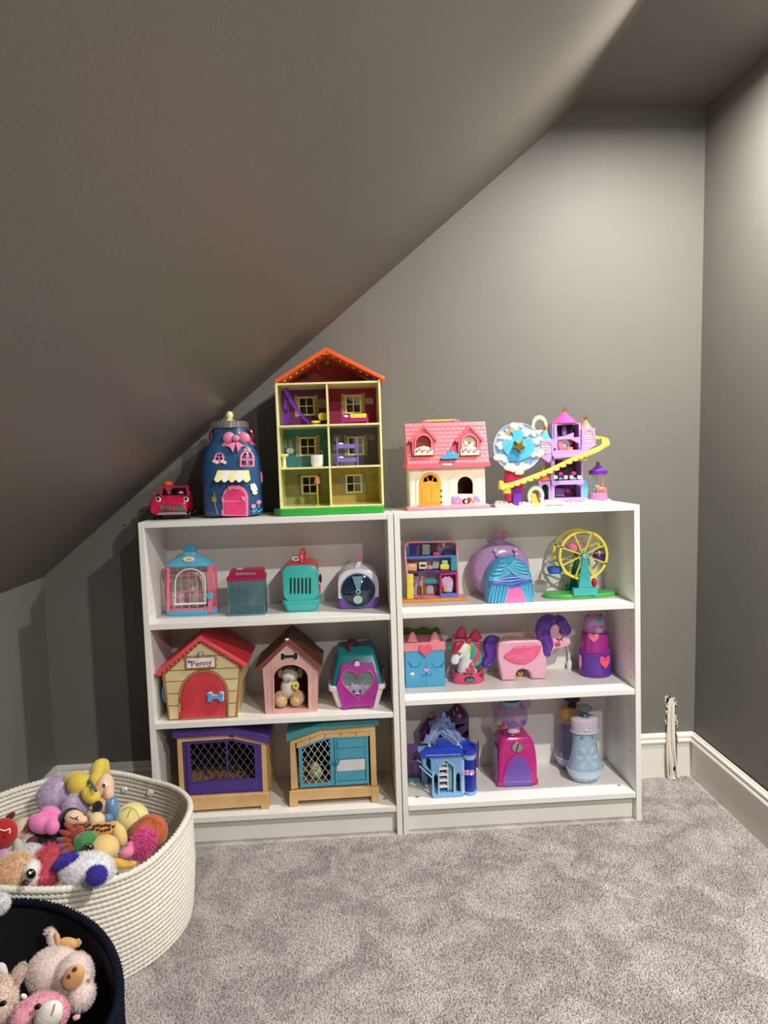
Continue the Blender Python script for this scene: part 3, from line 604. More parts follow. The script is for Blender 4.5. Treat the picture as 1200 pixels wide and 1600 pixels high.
# ---- pink-roofed cottage
def cottage():
    Y = .10; f = Pl(Y); D = .11; z = lambda py, px=695: f.z(py, px)
    xl, xr = f.x(640, 760), f.x(758, 760); t = thing('play_cottage', 'cream play cottage with shingled pink roof, yellow door and pink base', 'toy house', ((xl + xr)/2, Y + D/2, ZT))
    crm = PM('cottage_cream', '#F4EDD2'); rf = PM('cottage_roof_pink', '#EE6E7E'); rf2 = PM('cottage_roof_coral', '#F28691')
    za, zr0 = ZT + .016, z(731)
    part('base', MB().rings([rr3(xl - .012, xr + .012, Y - .014, Y + D + .008, zz, .008) for zz in (ZT, ZT + .013)]), PM('cottage_base_pink', '#F293A2'), t, bevel=.003)
    door = arch(655, 689, 738, 791); hole = arch(715, 739, 745, 772); fan = arch(660, 684, 742, 754)
    part('front_wall', MB().plate([[(xl, za - .004), (xr, za - .004), (xr, zr0 + .002), (xl, zr0 + .002)], f.L(hole), f.L(fan)], Y, Y + .006), crm, t)
    for x in (xl, xr - .006): part('side_wall', MB().prism([(0, 0)]*0 or [(x, za - .004), (x + .006, za - .004), (x + .006, zr0), (x, zr0)], Y + .006, Y + D), crm, t)
    part('back_wall', MB().box(xl, xr, Y + D - .005, Y + D, za - .004, zr0), PM('cottage_inside', '#6B2A28'), t)
    part('arch_moulding', MB().plate([f.L(arch(650, 694, 734, 790)), f.L(arch(655, 689, 739, 790))], Y - .0025, Y + .001, .0008), crm, t)
    for a, b in ((642, 646), (754, 757)): part('corner_quoin', MB().plate([f.L(rect(a, 738, b, 788))], Y - .002, Y + .001, .0006), crm, t)
    for a, b in ((702, 713), (741, 751)): part('shutter', MB().plate([f.L(arch(a, b, 745, 776))], Y - .0018, Y + .001, .0008), crm, t)
    dm = PM('mustard_plastic', '#EBA536')
    dr = part('door', MB().plate([f.L(door), f.L([(661, 754), (662, 748), (666, 745), (669, 752)]), f.L([(667, 744), (672, 742.5), (677, 744), (674, 752), (670.5, 752)]), f.L([(678, 745), (682, 748), (683, 754), (675.5, 752.5)])], Y - .005, Y + .003, .001), dm, t)
    for a, b in ((659, 671), (674, 686)): part('door_panel', MB().plate([f.L(rect(a, 764, b, 786))], Y - .0065, Y - .004, .0008), dm, dr)
    for py in (767, 776, 785): part('hinge', MB().plate([f.L(rect(688, py - 1.5, 690.5, py + 1.5))], Y - .005, Y - .0005), C_blk, dr)
    # window sill flowers
    for cx, cy, r, m in ((709, 780, 4, C_lil), (715, 779, 3.5, C_pink), (721, 782, 3.2, C_pink), (733, 781, 3.8, C_red), (744, 778, 3.4, C_lil), (740, 783, 3, C_pink), (748, 782, 2.6, C_lil)):
        part('flower', MB().plate([f.L(circ(cx, cy, r, n=10))], Y - .004, Y, .001), m, t)
    part('flower_trough', MB().plate([f.L(rect(706, 784, 722, 787))], Y - .0045, Y, .0006), C_lil, t); part('cow_relief', MB().plate([f.L([(722, 783), (725, 779), (731, 781), (734, 786), (724, 787)])], Y - .0045, Y), C_blk, t); part('cow_patch', MB().plate([f.L(circ(728, 783.5, 2.4))], Y - .0055, Y - .004), C_wht, t)
    # roof: shell, eave band, courses of shingles
    xe0, xe1 = f.x(636, 725), f.x(763, 722); ze, zt = z(724), z(660); Yr0, Yr1 = Y - .014, Y + .038
    ridge = [(xe0 + .004, zt), (xe1 - .004, zt)]
    sh = MB(); dz_, dy_ = zt - ze, Yr1 - Yr0; nrm = Vector((0, -dz_, dy_)).normalized()
    holes = []
    R = [[(xe0, Yr0, ze), (xe1, Yr0, ze), (xe1, Y + D + .01, ze), (xe0, Y + D + .01, ze)], [(xe0 + .004, Yr1, zt), (xe1 - .004, Yr1, zt), (xe1 - .004, Yr1 + .02, zt), (xe0 + .004, Yr1 + .02, zt)]]
    dorm = [(662, 689), (734, 688)]
    roof = part('roof', MB().rings(R), rf, t)
    part('eave_band', MB().box(xe0 - .003, xe1 + .003, Yr0 - .004, Y + D + .013, z(731), ze), rf, t, bevel=.001)
    rows = 10; rs = random.Random(4); sg = MB()
    for i in range(rows):
        v = (i + .0)/rows; n = 16; off = (i % 2)*.5
        for j in range(-1, n):
            u0 = max(0, (j + off)/n); u1 = min(1, (j + 1 + off)/n)
            if u1 - u0 < .02: continue
            xa = xe0 + (xe1 - xe0)*u0 + .0006; xb = xe0 + (xe1 - xe0)*u1 - .0006; v1 = v + 1/rows*1.02; lift = .0018 + rs.random()*.0012
            b0 = Vector((0, Yr0 + dy_*v, ze + dz_*v)) + nrm*lift; b1 = Vector((0, Yr0 + dy_*v1, ze + dz_*v1)) + nrm*.0004; c0 = Vector((0, Yr0 + dy_*v, ze + dz_*v)) - nrm*.001
            sg.add([(xa, b0.y, b0.z), (xb, b0.y, b0.z), (xb, b1.y, b1.z), (xa, b1.y, b1.z), (xa, c0.y, c0.z), (xb, c0.y, c0.z)], [(0, 1, 2, 3), (4, 5, 1, 0), (0, 3, 4), (1, 5, 2)])
    o = part('shingles', sg, rf2, roof, smooth=0); o['kind'] = 'stuff'
    for k, (cx, cy) in enumerate(dorm):
        d = Pl(Yr0 + .002); yf = Yr0 + .002
        body = [(cx - 18, 712), (cx - 18, 688), (cx, 668), (cx + 17, 687), (cx + 17, 712)]
        win = arch(cx - 12, cx + 11, 681, 705)
        dmr = part('dormer', MB().plate([d.L(body), d.L(win)], yf, yf + .004, .0008), rf, t)
        bt = d.L(body); cb = MB()
        for a, b in ((bt[1], bt[2]), (bt[2], bt[3]), (bt[0], bt[1]), (bt[3], bt[4])):
            cb.add([(a[0], yf + .003, a[1]), (b[0], yf + .003, b[1]), (b[0], yf + .05, b[1]), (a[0], yf + .05, a[1])], [(0, 1, 2, 3)])
        part('dormer_cheeks', cb, rf, dmr, smooth=0)
        ri = d.L([(cx - 23, 689), (cx, 664), (cx + 22, 688), (cx + 19, 690), (cx, 669), (cx - 20, 692)]); part('dormer_roof', MB().prism(ri, yf - .005, yf + .04), rf, dmr, bevel=.0006)
        part('window_surround', MB().plate([d.L(arch(cx - 14, cx + 13, 678, 707)), d.L(win)], yf - .003, yf + .001, .001), rf2, dmr)
        part('dark_recess', MB().plate([d.L(arch(cx - 14, cx + 13, 680, 708))], yf + .006, yf + .009), mat('cottage_red_dark', '#8E1F1C', .6) if k == 0 else mat('room_print', '#B9C08C', .6, vs=180, col2='#D9D3C0'), dmr)
        bx = part('flower_box', MB().plate([d.L([(cx - 15, 703), (cx - 8, 699), (cx, 697), (cx + 8, 699), (cx + 15, 704), (cx + 14, 711), (cx - 15, 712)])], yf - .007, yf - .003, .001), C_crm, dmr)
        for i, m in enumerate((C_gry, C_pink, C_lil, C_wht, C_pink, C_lil)):
            q = d.p(cx - 11 + i*4.4, 705 - (i % 2)*3); part('flower', MB().ell((q[0], yf - .008, q[1]), (.0045, .002, .0045), seg=10, ring=6), m, bx)
        if k: part('snow_print', MB().plate([d.L([(cx - 9, 690), (cx + 9, 690), (cx + 5, 697), (cx - 5, 697)])], yf + .004, yf + .006), C_wht, dmr); part('ornament', MB().ell((d.x(cx, 691), yf + .003, d.z(691, cx)), .005), C_org, dmr)
    q = Pl(Yr0 - .004); bl = part('bird_ornament', MB().plate([q.L([(689, 716), (692, 712), (698, 710), (700, 704), (704, 707), (705, 701), (708, 709), (716, 709), (717, 714), (714, 717), (690, 718)])], Yr0 - .010, Yr0 + .003, .001), C_sky, t)
    part('badge', MB().plate([q.L(rect(691, 724.5, 706, 727.5))], Yr0 - .006, Yr0 - .0035, .0004), C_wht, t)
    hz = zt + .001; hx0, hx1 = f.x(667, 659), f.x(716, 658); hd = PM('peach_handle', '#F6B45E')
    for x in (hx0, hx1): part('handle_mount', MB().box(x - .011, x + .011, Yr1, Yr1 + .018, zt - .002, zt + .009), rf, t, bevel=.002)
    part('handle', MB().tube([(hx0, Yr1 + .009, hz + .007), (hx1, Yr1 + .009, hz + .007)], .0038, 10), hd, t)
cottage()

# ---- rainbow castle with slide, spinning cloud disc and carousel
def castle():
    Y = .10; D = .10; f = Pl(Y); z = lambda py, px=870: f.z(py, px)
    t = thing('play_castle', 'lilac toy castle with yellow spiral slide, cloud disc and small carousel', 'toy castle', (f.x(865), Y + .06, ZT))
    lil = PM('castle_lilac', '#BE9ADB', vs=80); dl = PM('castle_inside_violet', '#5C2C55'); peach = PM('castle_peach', '#F58E76'); cream = PM('castle_cloud', '#F3E9DC'); blush = PM('castle_blush', '#F3C3C0')
    lem = PM('slide_yellow', '#F1E062'); mint = PM('rainbow_mint', '#9AD9C0'); but = PM('rainbow_butter', '#F5E6A0'); apr = PM('rainbow_apricot', '#F2B48C'); aqua = PM('castle_aqua', '#58BFE0'); rose = PM('castle_hot_pink', '#EE4F9F')
    P = lambda name, loops, y0, y1, m, bev=.001, par=t, pl=f, **k: part(name, MB().plate([pl.L(l) for l in loops], y0, y1, bev), m, par, **k)
    # cloud base
    x0, x1 = f.x(771, 785), f.x(957, 780)
    cl = MB().rings([rr3(x0 + .01, x1 - .012, Y - .012, Y + D + .01, zz, .015) for zz in (ZT, ZT + .008)]); rs = random.Random(5)
    base = part('cloud_base', cl, cream, t, bevel=.003)
    n = 26
    for i in range(n):
        x = x0 + .012 + (x1 - x0 - .026)*i/(n - 1); s = .007 + .004*rs.random(); part('cloud_puff', MB().ell((x, Y - .006 + rs.random()*.008, ZT + s*.9), (.009, .009, s), seg=10, ring=7), cream, base)
    for i in range(8):
        x = x0 + .022 + i*.010; part('cloud_puff', MB().ell((x, Y + .03, ZT + .012), (.013, .012, .009), seg=10, ring=7), blush, base)
    P('step', [rect(856, 781, 877, 784)], Y - .012, Y + .002, cream); P('step', [rect(854, 784, 879, 788)], Y - .018, Y + .002, cream)
    # central tower: lower storeys
    a, b = 861, 911; za = 782
    P('front_frame', [[(a, 782), (a, 714), (b, 714), (b, 782)], [(867, 718), (909, 721), (908, 750), (867, 752)], [(867, 778), (867, 760), (876, 757), (888, 756), (900, 757), (908, 760), (908, 778)]], Y, Y + .008, lil)
    xa, xb = f.x(a, 750), f.x(b, 750)
    for x in (xa, xb - .004): part('tower_side', MB().box(x, x + .004, Y + .008, Y + .07, z(782), z(714)), lil, t)
    g = Pl(Y + .07); part('tower_back', MB().box(xa, xb, Y + .066, Y + .07, z(782), z(714)), mat('castle_room_print', '#8A6480', .6, vs=120, col2='#4E2D47'), t)
    P('plinth_curve', [[(a - 2, 779), (b + 1, 777), (b + 1, 783), (a - 2, 784)]], Y - .010, Y + .03, lil, .002)
    P('mid_floor', [[(a, 752), (b, 750), (b, 757), (a, 758)]], Y - .006, Y + .068, lil, .001)
    for cx in (868, 884, 893, 905): P('cup_saucer', [rrect(cx - 3, 743, cx + 3, 749, 1.5)], Y - .002, Y + .004, C_wht, .001)
    for cx in (876, 898): P('table', [[(cx - 3, 750), (cx - 2, 746), (cx + 2, 746), (cx + 3, 750)]], Y, Y + .02, aqua, .001)
    for cx, cy in ((879, 741), (900, 740)): P('toy_ornament', [circ(cx, cy, 4, 3)], Y + .02, Y + .03, rose, .001)
    P('oven_print', [rect(876, 764, 890, 777)], Y + .055, Y + .062, C_lil, .001); P('wheel_print', [circ(895, 768, 4.5)], Y + .055, Y + .062, rose, .001)
    # middle ledge
    P('ledge', [[(861, 706), (904, 703), (911, 706), (911, 714), (865, 716), (861, 712)]], Y - .010, Y + .075, lil, .001); P('ledge_rim', [[(862, 712), (908, 710), (911, 713), (864, 717)]], Y - .014, Y, lil, .001)
    # upper storeys
    P('front_frame', [[(866, 706), (866, 663), (907, 661), (909, 705)], [(870, 665), (904, 663), (905, 683), (871, 686)], [(871, 704), (871, 688), (882, 687), (892, 687), (904, 693), (905, 703)]], Y, Y + .006, lil)
    xa, xb = f.x(864, 690), f.x(908, 690)
    for x in (xa, xb - .004): part('tower_side', MB().box(x, x + .004, Y + .004, Y + .06, z(706), z(662)), lil, t)
    part('tower_back', MB().plate([[(xa, z(686)), (xb, z(686)), (xb, z(662)), (xa, z(662))]], Y + .056, Y + .06), mat('castle_room_dark', '#4A3C4C', .6, vs=120, col2='#2E2430'), t)
    P('room_back', [[(864, 686), (911, 686), (911, 706), (864, 706)], circ(890, 696, 9, 10)], Y + .05, Y + .056, PM('castle_burgundy', '#8C2339'), 0)
    P('balcony', [[(872, 683), (885, 681), (897, 676), (897, 685), (872, 687)]], Y + .002, Y + .03, lil); P('throne_print', [arch(884, 891, 665, 680)], Y + .04, Y + .05, C_lil, .001)
    P('stair', [[(871, 688), (879, 688), (888, 704), (876, 704)]], Y + .006, Y + .03, PM('stair_coral', '#F27F92'), .001); P('pink_panel', [[(871, 688), (876, 704), (871, 704)]], Y + .01, Y + .03, rose, .001)
    P('coral_box', [rect(886, 699, 895, 704)], Y - .002, Y + .03, peach, .001); P('tap', [star(882, 697, 3, .3)], Y - .002, Y + .002, C_wht, .0004)
    def cone_roof(px, pb, pt, w, m, yc, seg=8, name='roof'):
        x = f.x(px, pb); zb_, zt_ = f.z(pb, px), f.z(pt, px); W = w*.00213; h = zt_ - zb_
        r = part(name, MB().lathe((x, yc, zb_), [(W*.96, -.002), (W, 0), (W*.72, h*.28), (W*.45, h*.58), (W*.18, h*.88), (.003, h), (.0005, h)], seg), m, t)
        s = f.L(star(px, pt - 4, 4.6)); part('star_finial', MB().plate([s], yc - .003, yc + .003, .0008), C_gold, r)
        part('finial_stem', MB().lathe((x, yc, zt_ - .003), [(.004, 0), (.002, .005), (.0015, .008)], 10), C_gold, r)
    cone_roof(886.5, 661, 643, 22, rose, Y + .032)
    # left turret
    P('turret_front', [[(844, 712 - 2), (844, 690), (846, 688), (868, 687), (868, 711)], arch(847, 861, 692, 709)], Y - .006, Y + .002, lil, .001)
    part('turret', MB().rings([rr3(f.x(845), f.x(868), Y, Y + .045, zz, .006) for zz in (z(712, 850), z(687, 850))]), lil, t)
    s = P('shutter', [arch(847, 861, 691, 710)], Y - .004, Y + .001, blush, .0008)
    for k in range(4): P('slat_groove', [rect(848.5, 695 + k*4, 859.5, 695.6 + k*4)], Y - .0052, Y - .003, lil, 0, s)
    P('port', [circ(866, 702, 1.6)], Y - .008, Y - .005, C_blk, .0003); P('turret_skirt', [[(841, 712), (868, 710), (862, 714), (858, 724), (851, 720), (842, 714)]], Y - .008, Y + .04, lil, .002)
    cone_roof(854, 687.5, 672.5, 11.5, aqua, Y + .02, 8)
    # right turret
    part('turret', MB().rings([rr3(f.x(908, 680), f.x(929, 680), Y, Y + .045, zz, .006) for zz in (z(692, 918), z(670, 918))]), lil, t)
    P('turret_front', [[(908, 697), (908, 670), (929, 669), (930, 696)], arch(913, 926, 674, 691)], Y - .006, Y + .002, lil, .001)
    s = P('shutter', [arch(913, 926, 673, 692)], Y - .004, Y + .001, blush, .0008)
    for k in range(4): P('slat_groove', [rect(914, 678 + k*4, 925, 678.6 + k*4)], Y - .0052, Y - .003, lil, 0, s)
    P('turret_skirt', [[(907, 697), (931, 695), (921, 702), (907, 711)]], Y - .008, Y + .04, lil, .002)
    cone_roof(918.5, 669.5, 656, 11.5, peach, Y + .02, 8)
    # small gatehouse
    P('gatehouse', [[(841, 782), (841, 752), (859, 752), (861, 782)], arch(846, 857, 757, 781)], Y - .004, Y + .014, lil, .001); P('gatehouse_dark', [rect(842, 754, 860, 782)], Y + .014, Y + .018, C_drk, 0)
    cone_roof(850, 750, 735, 12.5, peach, Y + .008, 4)
    # rainbow arches: nested bands
    def rainbow(cx, top, w, h, y, bot, nm):
        o = thing  # bands share one casting, each band a part
        for k, m in enumerate((mint, but, cream, apr)):
            q = 1 - k*.105; q2 = 1 - (k + 1)*.105
            A = lambda s: [(cx + w*s*math.cos(u), top + h - h*s*math.sin(u)) for u in [PI*1.22 - PI*1.44*i/24 for i in range(25)]]
            lp = A(q) + A(q2)[::-1]; P(nm, [lp], y, y + .012, m, .0008)
    rainbow(847, 648, 13, 17, Y + .03, 672, 'rainbow_band'); rainbow(836, 759, 13, 16, Y - .012, 788, 'rainbow_band')
    P('rainbow_support', [[(838, 672), (858, 671), (866, 690), (838, 690)]], Y + .03, Y + .045, cream, .002)
    P('small_slide', [[(829, 770), (836, 772), (842, 790), (830, 791)]], Y - .010, Y + .02, PM('slide_mustard', '#D8B84A'), .002); P('slide_lip', [rect(830, 788, 843, 791)], Y - .014, Y - .004, lem, .001)
    # left: magenta tower carrying the cloud disc
    mg = PM('castle_magenta', '#D22A5E')
    tw = MB().rings([rr3(f.x(792, 760), f.x(819, 760), Y + .004, Y + .05, zz, .012) for zz in (z(784, 805), z(725, 805))]); part('magenta_tower', tw, mg, t)
    P('tower_opening', [arch(801, 815, 761, 778)], Y + .0015, Y + .005, C_pur, .0005); P('purple_slide', [[(801, 772), (815, 772), (815, 788), (812, 791), (804, 791), (801, 788)]], Y - .012, Y + .003, C_pur, .002)
    yd = Y - .006; dk = P('sky_disc', [circ(808, 699, 37.5, 37.5, 48)], yd, yd + .006, mat('disc_sky_print', '#6FA3D6', .4, vs=28, col2='#B9C9E6'), .001)
    P('disc_rim', [circ(808, 699, 38, 38, 48), circ(808, 699, 36.8, 36.8, 48)], yd - .003, yd + .006, PM('rim_ice', '#BFD9EC'), .0008, dk)
    P('aqua_boat', [smooth2([(797, 674), (810, 672), (817, 678), (815, 688), (822, 686), (831, 687), (833, 700), (828, 712), (818, 719), (806, 722), (793, 720), (790, 714), (786, 704), (783, 690), (796, 688), (800, 680)])], yd - .006, yd, aqua, .001, dk)
    P('shadow_bay', [smooth2([(793, 718), (798, 700), (806, 702), (812, 705), (810, 719), (800, 721)])], yd - .0075, yd - .005, PM('deep_aqua', '#3C93BE'), .0006, dk)
    P('aqua_band', [[(812, 720), (828, 690), (832, 692), (833, 702), (826, 714)]], yd - .010, yd - .005, aqua, .001, dk); P('aqua_band', [[(787, 708), (796, 688), (801, 690), (793, 712)]], yd - .010, yd - .005, aqua, .001, dk)
    P('orange_arc', [smooth2([(789, 676), (796, 670), (806, 667), (814, 668), (806, 671), (798, 675), (791, 680)])], yd - .005, yd, PM('arc_orange', '#F0A04A'), .0006, dk)
    rs = random.Random(11)
    for cx, cy, n in ((788, 682, 8), (782, 716, 10), (826, 677, 8), (838, 708, 9), (798, 731, 9), (818, 730, 8), (806, 667, 5), (778, 697, 5), (810, 737, 5), (836, 690, 4)):
        for i in range(n):
            x, y_ = cx + rs.uniform(-9, 9)*.8, cy + rs.uniform(-4, 4); q = f.p(x, y_); part('cloud_puff', MB().ell((q[0], yd - .003, q[1]), (.0085 + rs.random()*.005, .003, .006 + rs.random()*.003), seg=8, ring=6), cream, dk)
    for i in range(14):
        a = rs.uniform(0, 2*PI); rr = rs.uniform(28, 34); q = f.p(808 + rr*math.cos(a), 699 + rr*math.sin(a)); part('sprinkle', MB().ell((q[0], yd - .002, q[1]), (.003, .002, .003), seg=7, ring=5), (rose, lem, C_pur, C_sky, peach)[i % 5], dk)
    P('gold_star', [star(809, 697, 11, .5, a0=-PI/2 + .55)], yd - .016, yd - .006, C_gold, .003, dk)
    # long yellow slide with scalloped skirt
    pts = [(780, 761), (800, 755.5), (830, 745), (860, 733), (890, 718), (915, 708), (932, 701), (942, 694)]; sp = [];
    for i, (px, py) in enumerate(pts): sp.append(f.p(px, py))
    sp3 = smoothpath([(x, Y - .016 + .000*i, zz) for i, (x, zz) in enumerate(sp)] + [(f.x(945.5, 688), Y + .0, z(689, 945)), (f.x(944, 684), Y + .025, z(685, 944)), (f.x(934, 682), Y + .035, z(682.5, 934))], 6)
    sl = MB(); R = []
    for i, p in enumerate(sp3):
        q = sp3[min(i + 1, len(sp3) - 1)] - sp3[max(i - 1, 0)]; n = Vector((-q.y, q.x, 0)); n = n.normalized()*.011 if n.length > 1e-6 else Vector((0, .011, 0))
        R.append([p + n*a + Vector((0, 0, c)) for a, c in ((-1, .005), (-.8, .005), (-.8, -.002), (.8, -.002), (.8, .005), (1, .005), (1, -.005), (-1, -.005))])
    sl.rings(R); slide = part('spiral_slide', sl, lem, t)
    sc = MB()
    for i in range(0, len(sp3) - 4, 2):
        p = sp3[i]; q = sp3[i + 2]; n = Vector((-(q - p).y, (q - p).x, 0)).normalized()*-.011; m_ = (p + q)/2 + n
        if m_.y < Y + .02: sc.ell((m_.x, m_.y - .0, m_.z - .0055), ((q - p).length*.52, .0008, .0055), seg=10, ring=6)
    part('scalloped_skirt', sc, lem, slide)
    P('slide_end', [[(778, 752), (783, 751), (786, 755), (796, 756), (796, 771), (786, 771), (785, 765), (778, 765)]], Y - .022, Y + .0, PM('slide_end_yellow', '#EFCB45'), .002)
    P('slide_bracket', [rect(900, 714, 915, 720)], Y - .010, Y + .01, PM('slide_end_yellow', '#EFCB45'), .001)
    # blue fin and carousel
    P('blue_fin', [[(913, 781), (913, 751), (919, 750), (922, 765), (921, 781)]], Y + .02, Y + .028, aqua, .001)
    cx = f.x(938, 770); yc = Y + .02
    part('carousel_base', MB().lathe((cx, yc, z(781, 938)), [(.030, 0), (.031, .001), (.031, .010), (.029, .011), (.030, .012), (.030, .021), (.028, .022), (.0005, .022)], 28), PM('carousel_pink', '#EE82B4'), t)
    cr = part('carousel_canopy', MB().lathe((cx, yc, z(742, 938)), [(.024, 0), (.030, .001), (.031, .013), (.026, .017), (.017, .022), (.009, .030), (.004, .036), (.0005, .037)], 28), C_pur, t)
    part('crown_finial', MB().lathe((cx, yc, z(725, 938)), [(.006, -.002), (.0065, .004), (.0035, .008), (.0005, .009)], 12), C_gold, cr)
    for px, m, dy in ((930, C_teal, -.006), (937, peach, .01), (943.5, peach, -.012)):
        part('carousel_pole', MB().tube([(f.x(px, 765), yc + dy, z(771, 938) - .002), (f.x(px, 765), yc + dy, z(742, 938) + .002)], .0016, 8), m, t)
    hx, hz = f.x(940.5, 763), z(764, 940)
    h = MB().ell((hx, yc - .014, hz), (.012, .005, .006)).ell((hx - .012, yc - .014, hz + .006), (.005, .004, .007), Matrix.Rotation(.5, 3, 'Y')).ell((hx - .016, yc - .014, hz + .009), (.006, .003, .004))
    for dx, lean in ((-.009, -.004), (-.005, .003), (.007, .003), (.010, .008)): h.tube([(hx + dx, yc - .014, hz - .002), (hx + dx + lean, yc - .014, hz - .012)], .0018, 6)
    h.tube([(hx + .010, yc - .014, hz + .003), (hx + .016, yc - .014, hz + .001), (hx + .017, yc - .014, hz - .005)], .002, 6)
    part('carousel_horse', h, peach, t); h2 = MB().ell((f.x(930, 768), yc - .006, hz), (.004, .006, .008)); part('carousel_seahorse', h2, C_teal, t)
castle()

# ================================================================== left bookcase, upper shelf
def bird_cage():
    Y0 = .11; D = .09; f = Pl(Y0 + .02); xa, xb = f.x(256), f.x(341); xc = (xa + xb)/2; a = (xb - xa)/2; yc = Y0 + D/2; b = D/2; z = lambda py, px=298: f.z(py, px)
    t = thing('bird_cage', 'pink barred toy bird cage with blue domed top and blue base', 'toy cage', (xc, yc, Z1L)); pk = PM('cage_pink', '#E87C90'); bl = PM('cage_blue', '#5BB6DE')
    def ring(s, zz, n=44, sq=.8): return [(xc + a*s*math.copysign(abs(math.cos(u))**sq, math.cos(u)), yc + b*s*math.copysign(abs(math.sin(u))**sq, math.sin(u)), zz) for u in [2*PI*i/n for i in range(n)]]
    part('base_tray', MB().rings([ring(.96, Z1L), ring(1, Z1L + .003), ring(1, Z1L + .017), ring(.9, Z1L + .017)]), bl, t)
    zt = z(884); zb = Z1L + .017
    part('bottom_band', MB().rings([ring(.97, zb), ring(.97, zb + .008), ring(.93, zb + .008), ring(.93, zb)], cap=False), pk, t)
    part('dome', MB().rings([ring(.88, zt - .003), ring(.92, zt), ring(.86, zt + .008), ring(.66, zt + .020), ring(.40, zt + .030), ring(.27, zt + .034), ring(.23, zt + .045), ring(.27, zt + .048), ring(.26, zt + .058), ring(.13, zt + .068), ring(.02, zt + .071)]), bl, t)
    bg = Pl(yc - b*.80); bd = part('oval_badge', MB().plate([bg.L(circ(295, 874, 9, 4))], yc - b*.86, yc - b*.55, .001), C_pale, t)
    part('badge_lettering', MB().text('Life', *bg.p(295, 874), .008, yc - b*.875, yc - b*.85), C_mag, bd)
    def bar(u, name='bar', r=.0017, z0=None, z1=None):
        cx, cy = math.cos(u), math.sin(u); X = lambda s: (xc + a*s*math.copysign(abs(cx)**.8, cx), yc + b*s*math.copysign(abs(cy)**.8, cy))
        p = [(*X(.95), z0 or zb), (*X(.95), (z1 or zt) - .03), (*X(.93), (z1 or zt) - .012), (*X(.88), (z1 or zt))]; part(name, MB().tube(smoothpath(p, 3), r, 6), pk, t)
    for i in range(10): bar(PI*.08 + PI*.84*i/9)
    for u in (PI*1.04, PI*1.10, PI*1.16, PI*1.22, PI*1.78, PI*1.84, PI*1.90, PI*1.96): bar(u, r=.0022)
    for zz in (zt - .030, zb + .045): part('hoop', MB().tube(ring(.955, zz, 40), .0014, 6, closed=True), pk, t)
    wide = MB()
    for s in (-1, 1):
        for k in range(2): pass
    part('corner_band', MB().plate([f.L(rect(326, 882, 334, 956))], yc - b*.9, yc - b*.84, .001), pk, t); part('corner_band', MB().plate([f.L(rect(262, 886, 267, 955))], yc - b*.86, yc - b*.80, .001), pk, t)
    # front gate: white arch frame plus pink bars
    yd = yc - b*1.0; g = Pl(yd); ar = lambda d: [(274 + d, 944)] + [(297.5 - (23.5 - d)*math.cos(PI*i/14), 910 - (21 - d)*math.sin(PI*i/14)) for i in range(15)] + [(321 - d, 944)]
    gt = part('gate_frame', MB().tube([(q[0], yd, q[1]) for q in g.L(ar(0))], .0021, 8), C_wht, t)
    part('gate_rail', MB().box(g.x(273), g.x(322), yd - .002, yd + .002, g.z(945, 297), g.z(942, 297)), C_wht, gt)
    for px in (285, 297, 309): part('gate_bar', MB().tube([(g.x(px), yd + .001, zb + .006), (g.x(px), yd + .001, g.z(892 if px == 297 else 896, px))], .0014, 6), pk, gt)
    part('gate_crossbar', MB().tube([(g.x(274), yd, g.z(925, 285)), (g.x(321), yd, g.z(924, 310))], .0014, 6), pk, gt)
    q = g.p(328, 931); lt = part('latch', MB().lathe((q[0], yd - .006, q[1]), [(.009, 0), (.012, .002), (.012, .008), (.009, .010)], 22, axis='y'), bl, t)
    for px in (272, 284, 296, 309, 320): part('front_peg', MB().tube([(g.x(px), yd + .002, zb), (g.x(px), yd + .002, zb + .022)], .0016, 6), pk, t)
    part('front_rail', MB().tube([(g.x(266), yd + .004, zb + .022), (g.x(324), yd + .004, zb + .022)], .0015, 6), pk, t)
    bd = thing('toy_bird', 'small clear-white toy bird perched inside the pink cage', 'toy bird', (xc + .012, yc + .0, zb + .006)); cw = mat('milky_plastic', '#D8D2CC', .25, clear=.35)
    part('body', MB().ell((xc + .012, yc, zb + .034), (.016, .013, .026), Matrix.Rotation(.25, 3, 'Y')), cw, bd); part('head', MB().ell((xc + .004, yc - .002, zb + .064), (.011, .010, .011)), cw, bd)
    part('beak', MB().lathe((xc - .006, yc - .008, zb + .064), [(.004, 0), (.0004, -.008)], 8, axis='y'), C_yel, bd); part('perch', MB().lathe((xc + .012, yc, zb - .016 + .017), [(.014, 0), (.012, .006), (.004, .008)], 16), cw, bd)
bird_cage()

